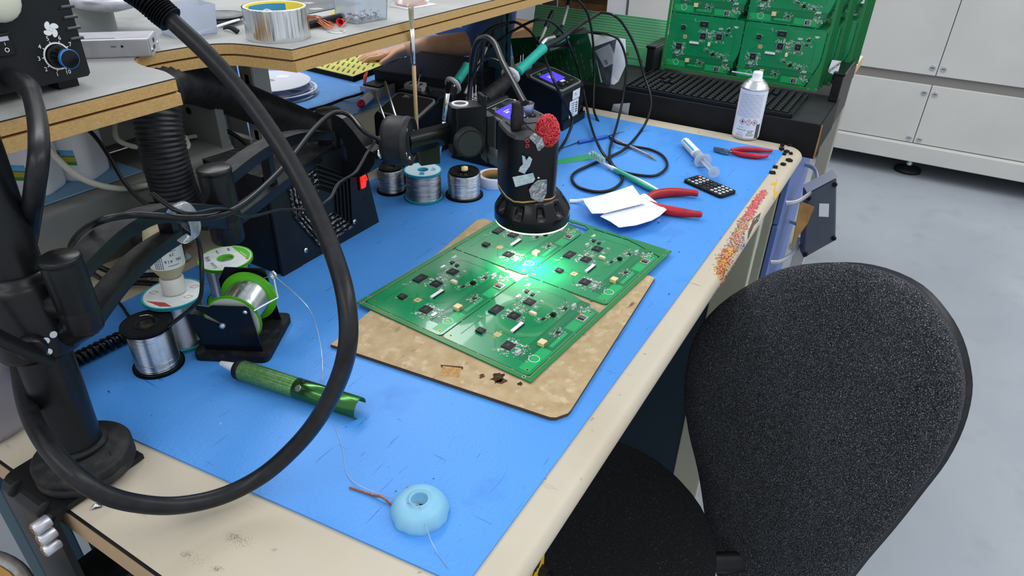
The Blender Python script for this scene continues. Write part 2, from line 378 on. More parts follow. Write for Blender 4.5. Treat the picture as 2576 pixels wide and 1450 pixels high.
# ------------------------------------------------------------ circuit board panels (four boards in one break-away frame)
PG=mat('solder_mask_green','#0e8a54',.24,col2='#0d814e',ns=12,coat=.22)
PGD=mat('solder_mask_dark','#0d6f44',.3); PGL=mat('solder_mask_light','#1aa45e',.3); FRG=mat('frame_green','#1f7a43',.35)
GOLD=mat('gold_plate','#c9a24a',.35,metal=.8); TIN=mat('tin','#cfd3d2',.35,metal=.7); CHIP=mat('chip_black','#1d1f22',.45,bump=.05,bs=900)
CREAM=mat('cream_plastic','#e4cf9a',.45); CHIPT=mat('chip_print','#5c6064',.6)
PW,PH=.387,.275; BW,BH=.1835,.1285
TH=.0016
def BC(i,j): return (.008+BW/2+i*(BW+.002),.008+BH/2+j*(BH+.002)) # lower-left origin
def board_outline():
    w,h=BW/2,BH/2; r=.006; o=[]
    def arc(cx,cy,a0,a1,n=5):
        for k in range(n+1):
            a=R(a0+(a1-a0)*k/n); o.append((cx+r*math.cos(a),cy+r*math.sin(a)))
    arc(w-r,h-r,0,90); arc(-w+r,h-r,90,180); arc(-w+r,-h+r,180,270); arc(w-r-.018,-h+r,270,325); o.append((w-.004,-h+.045)); o.append((w,-h+.06))
    return o
def leaded(m,w,h,t,nx,ny,T):
    m.box((w,h,t),CHIP,(0,0,t/2+.0005),M=T)
    m.cyl(.0007,.0001,CHIPT,T@mtx((-w*.38,h*.36,t+.0005)),8)
    m.box((w*.45,h*.07,.0001),CHIPT,(0,h*.08,t+.00055),M=T); m.box((w*.3,h*.06,.0001),CHIPT,(0,-h*.08,t+.00055),M=T)
    for k in range(ny):
        y=-h*.45+h*.9*k/max(1,ny-1)
        for s in (-1,1): m.box((.0016,h*.5/ny,.0005),TIN,(s*(w/2+.0008),y,.0003),M=T)
    for k in range(nx):
        x=-w*.45+w*.9*k/max(1,nx-1)
        for s in (-1,1): m.box((w*.5/nx,.0016,.0005),TIN,(x,s*(h/2+.0008),.0003),M=T)
def build_board(parent,cx,cy,name_label=None):
    rnd=random.Random(3)
    L=lambda u,v:(cx-BW/2+u*BW, cy+BH/2-v*BH)
    m=MB(); m.prism([(cx+x,cy+y) for x,y in board_outline()],0,TH,PG)
    z=TH
    # copper pours and traces showing through the mask
    def quad(u0,v0,u1,v1,mt,dz=.00005,rim=None):
        a=L(u0,v0);b=L(u1,v1); m.box((abs(b[0]-a[0]),abs(b[1]-a[1]),.0001),mt,((a[0]+b[0])/2,(a[1]+b[1])/2,z+dz))
    quad(.03,.86,.30,.97,PGL); quad(.58,.87,.86,.975,PGL); quad(.10,.74,.95,.86,PGD)
    quad(.30,.87,.57,.975,PGD,.0001); quad(.335,.905,.535,.945,PGL,.00016)
    for k in range(5): quad(.20+.02*k,.775+.012*k,.93,.779+.012*k,PG,.0001)
    for (pts) in ([(.22,.27),(.22,.36),(.28,.42),(.28,.60),(.34,.66)],[(.1,.12),(.36,.12),(.42,.16)],[(.55,.35),(.62,.42),(.62,.5),(.70,.5)],[(.86,.2),(.9,.26),(.9,.6),(.8,.68)],[(.3,.33),(.12,.5),(.12,.68)],[(.46,.6),(.52,.66),(.6,.66)]):
        for a,b in zip(pts,pts[1:]):
            A=Vector((*L(*a),0));B=Vector((*L(*b),0)); d=B-A; m.box((d.length,.0012,.0001),PGD,((A.x+B.x)/2,(A.y+B.y)/2,z+.00005),(0,0,math.atan2(d.y,d.x)))
    # holes, silk ring, vias
    for (u,v) in ((.045,.06),(.955,.06),(.045,.94),(.85,.94),(.62,.66),(.37,.80)):
        x,y=L(u,v); m.ringprism([(x+a,y+b) for a,b in circ(.0021,12)],[(x+a,y+b) for a,b in circ(.0013,12)],z,z+.00015,GOLD); m.cyl(.0013,.0002,BLK,mtx((x,y,z-.00005)),10)
    x,y=L(.165,.90); m.ringprism([(x+a,y+b) for a,b in circ(.0068,28)],[(x+a,y+b) for a,b in circ(.0062,28)],z,z+.0003,WHT2)
    for d in (-.0014,.0014): m.box((.0035,.0008,.0002),GOLD,(x,y+d,z+.0001),(0,0,.6))
    x,y=L(.90,.12); 
    for k in range(3): m.box((.011-.002*k,.0009,.0001),WHT2,(x,y-.0016*k,z+.0001))
    for k in range(36): 
        x,y=L(.25+.5*(k%12)/12,.80+.02*(k//12)); m.cyl(.00045,.0001,BLK,mtx((x,y,z)),6)
    b=m.build('board',parent)
    # chips with legs: one mesh each
    def chip(u,v,w,h,t,nx,ny,n='microchip',rz=0):
        m=MB(); leaded(m,w,h,t,nx,ny,mtx((*L(u,v),z),(0,0,rz))); return m.build(n,b)
    chip(.20,.25,.0095,.0105,.0024,6,0); chip(.475,.15,.0195,.0125,.0016,12,0,'memory_chip'); chip(.485,.36,.0135,.0135,.0016,10,10)
    chip(.70,.34,.0135,.0135,.0016,10,10); chip(.175,.60,.0135,.0135,.0016,10,10)
    chip(.81,.20,.006,.006,.0012,4,0,'small_chip'); chip(.80,.285,.005,.005,.0012,3,0,'small_chip'); chip(.50,.86,.0052,.0052,.001,3,3,'small_chip'); chip(.78,.70,.004,.005,.001,3,0,'small_chip'); chip(.58,.62,.0045,.004,.001,3,0,'small_chip')
    m=MB(); x,y=L(.38,.50); m.box((.0235,.0045,.0028),WHT,(x,y,z+.0014)); m.box((.0235,.0017,.0012),BLK,(x,y-.0026,z+.0012)); 
    for k in range(16): m.box((.0005,.0018,.0004),TIN,(x-.010+.0013*k,y+.003,z+.0003))
    m.build('ribbon_connector',b)
    m=MB(); x,y=L(.585,.49); m.box((.0055,.0095,.0034),CREAM,(x,y,z+.0017)); m.box((.0035,.0075,.001),WHT,(x,y,z+.0036)); m.box((.0075,.003,.001),TIN,(x,y,z+.0006)); m.build('pin_connector',b)
    m=MB(); x,y=L(.325,.84); m.box((.0098,.0088,.0050),CREAM,(x,y,z+.0026)); m.box((.0065,.0008,.0025),mat('cream_dark','#7d6a3b',.6),(x,y-.0045,z+.0027)); m.build('plug_socket',b,bevel=.0004)
    m=MB(); x,y=L(.24,.41); m.box((.0088,.0088,.0003),mat('bare_pad','#b9b08a',.5),(x,y,z+.00025)); m.box((.0032,.0032,.0002),GOLD,(x,y,z+.0005))
    for s in (-1,1): m.ringprism([(x+s*.007+a,y+c) for a,c in circ(.0018,12)],[(x+s*.007+a,y+c) for a,c in circ(.0009,12)],z,z+.0003,GOLD)
    m.build('antenna_pad',b)
    for (u,v) in ((.705,.195),(.845,.745),(.155,.735)):
        m=MB(); x,y=L(u,v); T=mtx((x,y,z)); m.prism(rrect(.0095,.0040,.0019),.0003,.0032,TIN,T,sm=False); m.prism(rrect(.0112,.0048,.002),0,.0004,TIN,T); m.build('crystal',b,bevel=.0003)
    m=MB(); x,y=L(.66,.665); T=mtx((x,y,z)); m.prism(rrect(.0066,.0066,.0012),0,.0030,BLKG,T); m.cyl(.0022,.0008,BLK,T@mtx((0,0,.003)),14); m.build('inductor',b,bevel=.0004)
    m=MB(); x,y=L(.745,.925); m.box((.0135,.0120,.0018),TIN,(x,y,z+.001)); m.box((.006,.0095,.0002),mat('metal_dark','#6b6f70',.4,metal=.6),(x+.002,y,z+.002))
    for k in range(8): m.box((.0006,.003,.0004),GOLD,(x-.004+.0012*k,y+.0052,z+.0022)); 
    m.box((.0035,.0085,.0004),BLK,(x-.0035,y-.0005,z+.0021)); m.build('card_socket',b,bevel=.0002)
    # swarms of tiny resistors and capacitors
    m=MB()
    for (u0,v0,u1,v1,n) in ((.42,.24,.60,.30,20),(.55,.28,.64,.42,22),(.42,.44,.53,.47,8),(.60,.24,.80,.27,10),(.60,.42,.80,.46,12),(.08,.52,.13,.68,10),(.22,.52,.27,.72,16),(.10,.68,.26,.80,22),(.44,.80,.56,.92,26),(.70,.62,.88,.72,20),(.78,.76,.92,.92,30),(.78,.16,.86,.32,8),(.60,.60,.72,.72,10),(.53,.56,.62,.64,8),(.34,.08,.42,.12,3),(.17,.20,.23,.22,3),(.11,.83,.2,.87,5)):
        for k in range(int(n*1.6)):
            x,y=L(rnd.uniform(u0,u1),rnd.uniform(v0,v1)); a=rnd.choice((0,PI/2)); s=rnd.choice((.8,1,1.3))
            T=mtx((x,y,z),(0,0,a),s)
            m.box((.0006,.0008,.0006),TIN,(-.0007,0,.0003),M=T); m.box((.0006,.0008,.0006),TIN,(.0007,0,.0003),M=T); m.box((.0009,.0008,.0007),rnd.choice((CHIP,CREAM,WHT2,CHIP)),(0,0,.00035),M=T)
            if rnd.random()<.7: m.box((.0034,.00030,.00008),WHT2,(0,.0007,.00005),M=T); 
            if rnd.random()<.6: m.box((.00030,.0020,.00008),WHT2,(.0014,0,.00005),M=T)
    m.build('surface_mount_parts',b,stuff=True)
    return b
def build_panel(loc_M,label,group=None,full=True):
    th=thing('circuit_board_panel',label,'circuit board',M=loc_M,group=group)
    m=MB(); g=.0012
    m.bx((0,0,0),(PW,.0068,TH),FRG); m.bx((0,PH-.0068,0),(PW,PH,TH),FRG); m.bx((0,.0068,0),(.0068,PH-.0068,TH),FRG)
    m.prism([(PW,.0068),(PW,PH-.0068),(PW-.0068,PH-.0068),(PW-.0068,.147),(PW-.0145,.135),(PW-.0068,.130),(PW-.0068,.07),(PW-.011,.055),(PW-.028,.0068)],0,TH,FRG)
    # wedge of frame beside the slanted corner of the left boards
    # tabs
    for x in (.05,.11,.17,.23,.29,.35):
        for y in (.0074,PH-.0074,.1375): m.box((.0035,.0028,TH*.9),FRG,(x,y,TH/2))
    for y in (.03,.08,.11,.17,.22,.25):
        for x in (.0074,PW-.0074,.1925): m.box((.0028,.0035,TH*.9),FRG,(x,y,TH/2))
    for (x,y) in ((.0035,.012),(.0035,PH-.006),(PW-.0035,.006),(PW-.0035,PH-.006),(.02,PH-.0035),(PW-.02,.0035)):
        m.ringprism([(x+a,y+b) for a,b in circ(.0022,12)],[(x+a,y+b) for a,b in circ(.0014,12)],TH,TH+.0001,TIN); m.cyl(.0014,.0002,BLK,mtx((x,y,TH-.00005)),10)
    # pale routed edge lines
    EDG=mat('routed_edge','#a9a25a',.6)
    m.bx((.0062,.0068,TH),(.0068,PH-.0068,TH+.0001),EDG); m.bx((.0068,.0062,TH),(PW-.03,.0068,TH+.0001),EDG); m.bx((.0068,PH-.0068,TH),(PW-.007,PH-.0062,TH+.0001),EDG)
    m.build('frame',th)
    if full:
        for j in (0,1):
            for i in (0,1): build_board(th,*BC(i,j))
    return th
def panelM(o,X,Y):
    X=Vector(X).normalized(); Z=X.cross(Vector(Y)).normalized(); Y=Z.cross(X)
    return Matrix(((X.x,Y.x,Z.x,o[0]),(X.y,Y.y,Z.y,o[1]),(X.z,Y.z,Z.z,o[2]),(0,0,0,1)))
MF=panelM((.532,.277,.7556),(.386,-.029,0),(.028,.274,0))
flat=build_panel(MF,'green panel of four circuit boards lying flat on the scorched sheet under the camera')
# scorched sheet under it
WD=mat('scorched_hardboard','#b9a27e',.75,col2='#a88f69',ns=70,bump=.3,bs=150,lo=.3,hi=.7)
mixspots(WD,'#cbb997',80,.55,.75,seed=3); mixspots(WD,'#6f5434',28,.64,.76,seed=6,stretch=(1,2.5,1,.5)); mixspots(WD,'#3b2a1a',150,.72,.78,seed=9)
m=MB()
o=[(.468,.517),(.4955,.233),(.4985,.2275),(.511,.220),(.517,.2195),(.832,.2425),(.860,.549),(.85,.556)]
m.prism(o,.7504,.7548,mat('hardboard_edge','#54402b',.8),top=WD)
BURN=mat('burn_mark','#2a1c12',.9,col2='#5a3f26',ns=90); PAT=mat('bare_square','#b6905c',.8,col2='#a27c49',ns=200)
def blotch(px,py,r,mt,seed,sq=1.,z=.75495,n=18):
    rr=random.Random(seed); c=at(px,py,z=z); f=[rr.uniform(.55,1.15) for _ in range(n)]
    pts=[(c.x+r*f[k]*math.cos(2*PI*k/n)*sq,c.y+r*f[k]*math.sin(2*PI*k/n)) for k in range(n)]
    m.prism(pts,z-.0002,z,mt)
for a in ((1252,950,.0085,BURN,3,1.2),(1262,960,.006,BURN,4),(1213,947,.0035,BURN,5,1.3),(1308,966,.0035,BURN,6)): blotch(*a)
P4=[at(x,y,z=.7549) for x,y in ((1114,921),(1161,927),(1155,950),(1107,945))]; m.prism([(p.x,p.y) for p in P4][::-1],.7547,.75502,PAT)
P4=[at(x,y,z=.7549) for x,y in ((1108,918),(1165,923),(1165,930),(1110,925))]; m.prism([(p.x,p.y) for p in P4][::-1],.7546,.75496,BURN)
s=m.build('scorched_sheet'); tag(s,'scorched brown hardboard sheet lying on the blue mat under the green panel','board'); recenter(s,(.66,.38,.7504))
# rack of identical panels standing on edge at the far end
def rackM(x,y,z,lean): # X local -> -y, Y local -> up
    return panelM((x,y,z),(0,-1,0),(math.sin(lean),0,math.cos(lean)))
N=11
for k in range(N):
    lab=['front green circuit panel of the upright row, facing the bench','green circuit panel standing in the row behind the front panel'][min(k,1)]
    y=.585-.0028*k-.012*(k>2)-.018*(k>5); zz=.812+.002*k+(.02 if k>7 else 0)
    M=rackM(1.765+.017*k,y,zz,R(2))
    copytree(flat,M=M,label=lab,group='green circuit panels standing in a row')
# ------------------------------------------------------------ inspection microscope on its articulated arm
ARM=mat('arm_black_satin','#0f1113',.33,col2='#141618',ns=14,bump=.05,bs=600)
ARMT=mat('arm_black_dusty','#1a1b1c',.6,col2='#333435',ns=70,bump=.1,bs=300,lo=.45,hi=.75)
def arm():
    B=at(208,1140,z=.772); B.z=.7502
    th=thing('articulated_arm_stand','black articulated arm clamped to the near end of the bench, carrying the camera','stand',B)
    # clamp bracket over the end of the bench
    m=MB(); x0=.147; y0,y1=.543,.627; T=.006
    # top plate + outer drop + inner foot
    prof=[(.238,.7504),(.238,.7562)]+[(x0+.016-.016*math.sin(R(a)),.7562-.016+.016*math.cos(R(a))) for a in range(0,91,15)]+[(x0,.615),(x0+T,.615)]+[(x0+.016-.010*math.cos(R(a)),.7402-.0+.010*math.sin(R(a))) for a in range(0,91,15)]
    prof=[(x,z) for x,z in prof]
    M=frame((0,y1,0),(0,-1,0),(1,0,0))
    # local x -> world x, local y -> world z*? build directly
    vs=[]; n=len(prof)
    for yy in (y0,y1): vs+=[(x,yy,z) for x,z in prof]
    m.add(vs,[(k,(k+1)%n,n+(k+1)%n,n+k) for k in range(n)],ARM); m.add(vs,[tuple(range(n-1,-1,-1)),tuple(range(n,2*n))],ARM)
    m.bx((x0,y0+.012,.612),(x0+.085,y1-.012,.619),ARMT)
    for yy in (y0+.018,y1-.020): # stiffening dimples on the bend
        m.ball(.006,ARMT,(x0+.006,yy,.7505),(1.4,.45,1.4),10)
    m.build('clamp_bracket',th,world=True,bevel=.001)
    for k,pq in enumerate(((92,1330),(106,1357),(118,1384))):
        qb=at(*pq,x=x0-.010); m=MB(); M=frame((x0+.001,qb.y,qb.z),(-1,0,0),(0,0,1))@mtx((0,0,0),(0,0,0),(.72,.72,.85)); m.cyl(.0085,.016,ALU,M,24,bev=.001); m.ringprism(circ(.0062,20),circ(.0035,20),.016,.0168,STEEL,M); m.cyl(.0036,.0003,BLK,M@mtx((0,0,.016)),6); m.build('clamp_bolt',th,world=True)
    m=MB(); c=B+Vector((0,0,.006)); M=mtx(c)
    m.lathe([(0,0),(.041,0),(.042,.002),(.042,.008),(.0405,.0085),(.0405,.0105),(.042,.011),(.042,.0175),(.0405,.0192),(.039,.0200),(.026,.0208),(.025,.023),(.0,.023)],ARMT,M,56); 
    m.tube([M@Vector((.010+.026*t,-.030+.03*t+.014*math.sin(t*3),.0200)) for t in [k/10 for k in range(11)]],.0009,BLK,6); m.build('round_base',th,world=True)
    # pole: lower end on the base, leaning a touch
    p0=at(193,1118,z=.782); p1=at(104,872,z=.885); ax=(p1-p0).normalized(); L=.42
    c0=Vector((B.x-.018,B.y-.008,.775)); 
    c0=p0; 
    m=MB(); m.cylp(c0-ax*.006,c0+ax*L,.0215,ARM,36); m.build('pole',th,world=True)
    m=MB(); m.lathe([(.0217,-.002),(.026,-.001),(.026,.002),(.0217,.003)],ARMT,frame(c0,ax),36); m.build('pole_ring',th,world=True)
    # collar clamp
    s0=(p1-c0).length; k0=s0-.002; k1=k0+.066
    cc0=c0+ax*k0; cc1=c0+ax*k1
    m=MB(); M=frame(cc0,ax,(1,0,0)); H=(cc1-cc0).length
    m.lathe([(.0216,0),(.031,0),(.0325,.004),(.0325,H-.006),(.030,H),(.0265,H+.002),(.0265,H+.006),(.0216,H+.007)],ARM,M,40); m.build('collar',th,world=True)
    # clamping lever across the front of the collar
    d=Vector((-.45,-.75,0)).normalized(); 
    m=MB(); q=cc0+ax*.022+d*.030; m.cylp(q-d*.004,q+d*.010,.011,ARM,24,bev=.002); m.tube([q+d*.010+Vector((-.03,.004,.05)),q+d*.013+Vector((-.018,.0,.028)),q+d*.013+Vector((-.002,-.002,.004)),q+d*.011+Vector((.010,-.004,-.016))],lambda t:.010-.004*t,ARM,12,6,flat=.4); m.build('clamp_lever',th,world=True)
    vc=Vector((0,0,CAMZ))-cc0; vc=(vc-ax*vc.dot(ax)).normalized(); sc_=ax.cross(vc)
    for o in ((.0,.0),(.008,.003),(-.001,-.010)):
        nv=(vc+sc_*(o[0]*25+.12)).normalized(); q2=cc0+ax*(.020+o[1])+nv*.0318; m=MB(); m.cylp(q2,q2+nv*.003,.0030,STEEL,12); m.build('collar_screw',th,world=True)
    # joint 1 (near pole)
    def knuckle(px,py,z,r,h,cap=True):
        c=at(px,py,z=z); m=MB(); m.lathe([(0,0),(r*.94,0),(r,.003),(r,h*.30),(r*.985,h*.30+.0012),(r*.985,h*.30+.003),(r,h*.30+.0042),(r,h-.006),(r*.97,h-.004),(r*.97,h-.003),(r*1.02,h-.002),(r,h+.001),(r*.9,h+.0022),(0,h+.003)],ARM,mtx(c-Vector((0,0,h))),36)
        return m,c
    K1m,K1=knuckle(150,650,.975,.0155,.068); K1m.build('hinge_knuckle',th,world=True)
    m=MB(); # bridge from collar to joint 1
    a=cc0+ax*.045; 
    for dz in (.0,-.03): m.tube([a+Vector((0,0,dz)),a.lerp(Vector((K1.x,K1.y,a.z)),.5)+Vector((0,0,dz)),Vector((K1.x,K1.y,K1.z-.045+dz*.6))],.0125,ARM,12,4,flat=1.2)
    m.build('bridge_bracket',th,world=True)
    K2m,K2=knuckle(538,426,.955,.0185,.088); K2m.build('hinge_knuckle',th,world=True)
    K3m,K3=knuckle(826,279,.945,.0182,.088); K3m.build('hinge_knuckle',th,world=True)
    def link(Ka,Kb,za,zb,h1,h2,nm,split):
        """open-work curved link: an upper and a lower curved rib with a web between"""
        A=Vector((Ka.x,Ka.y,0)); Bq=Vector((Kb.x,Kb.y,0)); d=(Bq-A).normalized(); s=Vector((-d.y,d.x,0)); Ln=(Bq-A).length
        m=MB()
        def rib(f,hw,th_,n=22,t0=0,t1=1,mt=ARM,topm=ARMT):
            vs=[];fs=[]
            for i in range(n+1):
                t=t0+(t1-t0)*i/n; p=A+d*(Ln*t); z=f(t); w=hw(t)
                for (q,r_) in ((-1,0),(1,0),(1,-1),(-1,-1)): vs.append(p+s*(q*w)+Vector((0,0,z+r_*th_(t))))
            for i in range(n):
                for k in range(4):
                    fs.append((i*4+k,i*4+(k+1)%4,(i+1)*4+(k+1)%4,(i+1)*4+k))
            m.add(vs,[f_ for q,f_ in enumerate(fs) if q%4==0],topm,sm=True); m.add(vs,[f_ for q,f_ in enumerate(fs) if q%4],mt,sm=True)
            m.add(vs,[(3,2,1,0),(n*4,n*4+1,n*4+2,n*4+3)],mt)
        split(rib,za,zb)
        return m.build(nm,th,world=True,bevel=.0012)
    def sp1(rib,za,zb):
        up=lambda t: za+(zb-za)*t+.030*math.sin(PI*min(1,t*1.05))*(1-.35*t)
        lo=lambda t: za-.047+(zb+.012-(za-.047))*(t/.62)+.010*math.sin(PI*min(1,t/.62))
        rib(up,lambda t:.0115,lambda t:.014+.020*max(0,(t-.45))/.55)
        rib(lo,lambda t:.0105,lambda t:.013,t0=0,t1=.60)
        rib(lambda t: up(t)-.008,lambda t:.0075,lambda t: max(.004,up(t)-.008-lo(t)+.01),t0=.56,t1=.60)
        rib(lambda t: up(t)-.012,lambda t:.008,lambda t: max(.006,.020*(1-(t-.66)/.34)+.008),t0=.80,t1=1.0)
    link(K1,K2,K1.z-.012,K2.z-.040,0,0,'lower_arm_link',sp1)
    def sp2(rib,za,zb):
        up=lambda t: za+(zb-za)*t+.020*math.sin(PI*t)
        lo=lambda t: za-.052+(zb-.012-(za-.052))*t
        rib(up,lambda t:.0115,lambda t:.014)
        rib(lo,lambda t:.0105,lambda t:.013)
        rib(lambda t: up(t)-.006,lambda t:.006,lambda t: max(.004,up(t)-lo(t)),t0=.36,t1=.40)
        rib(lambda t: up(t)-.006,lambda t:.0075,lambda t: max(.004,up(t)-lo(t)),t0=.90,t1=1)
    link(K2,K3,K2.z-.010,K3.z-.030,0,0,'upper_arm_link',sp2)
    # head bracket: swan-neck casting from joint 3 to the swivel drum
    n3=K3+Vector((0,0,-.012))
    D0=at(952,360,z=.915)
    m=MB()
    d=(D0-n3); h=Vector((d.x,d.y,0)).normalized(); s=Vector((-h.y,h.x,0)); L3=Vector((d.x,d.y,0)).length
    top=[(0,.0),(.25,.012),(.45,.010),(.7,-.010),(.95,-.030),(1.0,-.034)]
    o=[(t*L3,z) for t,z in [(0,.006),(.22,.014),(.40,.010),(.60,-.004),(.82,-.024),(1,-.030)]]+[(L3,-.044),(L3*.86,-.060),(L3*.66,-.072),(L3*.40,-.078),(L3*.05,-.080),(L3*.05,-.066),(L3*.30,-.064),(L3*.42,-.058),(L3*.42,-.036),(L3*.36,-.022),(L3*.22,-.012),(0,-.012)]
    M=Matrix(((h.x,0,s.x,n3.x),(h.y,0,s.y,n3.y),(0,1,0,n3.z),(0,0,0,1)))
    m.prism(o,-.011,.011,ARM,M); m.build('head_casting',th,world=True,bevel=.004)
    m=MB(); m.lathe([(0,-.002),(.0135,-.002),(.014,0),(.014,.020),(.0,.022)],ARM,mtx(Vector((K3.x,K3.y,K3.z-.103))),28); m.build('lower_cap',th,world=True)
    tip=n3+h*L3+Vector((0,0,-.037))
    # swivel drum: axis runs along the head direction
    A0=at(955,345,z=.912); dr=Vector((.38,-.92,.0)).normalized()
    dc=at(978,352,z=.912)
    m=MB(); m.cylp(tip-h*.004,dc+dr*.02,.0065,STEEL,16); m.build('spindle',th,world=True,label='bright spindle')
    m=MB(); M=frame(dc-dr*.006,dr); m.lathe([(0,0),(.029,0),(.033,.004),(.0345,.010),(.0345,.030),(.0352,.031),(.0352,.034),(.034,.035),(.034,.040),(.032,.040),(.032,.036),(0,.036)],mat('drum_black','#202124',.5,col2='#2d2e31',ns=30),M,44); m.build('swivel_drum',th,world=True)
    for a in (15,-100,-150,120):
        m=MB(); q=M@Vector((.024*math.cos(R(a)),.024*math.sin(R(a)),.036)); m.lathe([(0,.0025),(.002,.0023),(.0034,.001),(.0035,0)],STEEL,frame(q,dr),14); m.box((.004,.0007,.0003),BLK,(0,0,.0026),M=frame(q,dr)); m.build('drum_screw',th,world=True)
    # focus block (vertical) with knob
    fd=Vector((.80,-.60,0)).normalized()  # horizontal direction across the picture
    fn=Vector((-.60,-.80,0)).normalized() # towards viewer
    fcx=at(1170,262,z=.948)
    M=Matrix(((fd.x,-fn.x,0,fcx.x),(fd.y,-fn.y,0,fcx.y),(0,0,1,fcx.z-.073),(0,0,0,1)))
    m=MB(); m.prism([(-.024,-.012),(-.019,-.018),(.022,-.018),(.022,.016),(-.019,.016),(-.024,.011)],0,.073,ARM,M)
    m.build('focus_block',th,world=True,bevel=.0015)
    m=MB(); q=dc+dr*.034+Vector((.002,.006,-.004)); e=M@Vector((-.020,.006,.030)); m.tube([q,e],.017,ARM,4,0,flat=.3,up=(0,0,1)); m.box((.03,.012,.030),ARM,q.lerp(e,.5)+Vector((.004,.008,-.028)),(0,0,-.6)); m.build('cross_bar',th,world=True)
    m=MB(); m.ringprism(circ(.0125,28),circ(.0095,28),.072,.0755,WHT,M@mtx((-.008,0,0))); m.cyl(.0095,.0005,BLK,M@mtx((-.008,0,.0732)),24); m.build('sleeve',th,world=True,label='white sleeve ring')
    m=MB(); K=M@frame((-.004,-.018,.024),(0,-1,0)); kn=[]
    for k in range(90):
        a=2*PI*k/90; r=.0215-(.0005 if k%2 else 0); kn.append((r*math.cos(a),r*math.sin(a)))
    m.prism(kn,0,.016,mat('knurl_grey','#2f3033',.5),K); m.ringprism(circ(.0205,40),circ(.019,40),.016,.0165,BLKD,K); m.build('focus_knob',th,world=True)
    m=MB(); m.bx((.023,-.014,.004),(.029,.012,.086),BLKD,M); m.bx((.029,-.016,-.018),(.041,.012,.056),ARM,M); m.bx((.041,-.012,-.010),(.045,.008,.052),mat('slide_grey','#2c2e33',.4),M); m.build('dovetail_slide',th,world=True,bevel=.0008)
    for z in (.0,.040):
        m=MB(); m.cyl(.0028,.0006,BLKG,M@frame((.0352,-.016,z),(0,-1,0)),12); m.build('slide_screw',th,world=True)
    LC=Vector((.752,.4025,.84))
    m=MB(); a=M@Vector((.035,0,-.008)); b=LC+Vector((-.026,.012,.078)); m.tube([a,b],.013,mat('bracket_grey','#4b4b4e',.5),4,0,flat=.25,up=(0,0,1)); m.build('camera_plate',th,world=True,label='grey angled plate')
    return LC,M
LC,FM=arm()
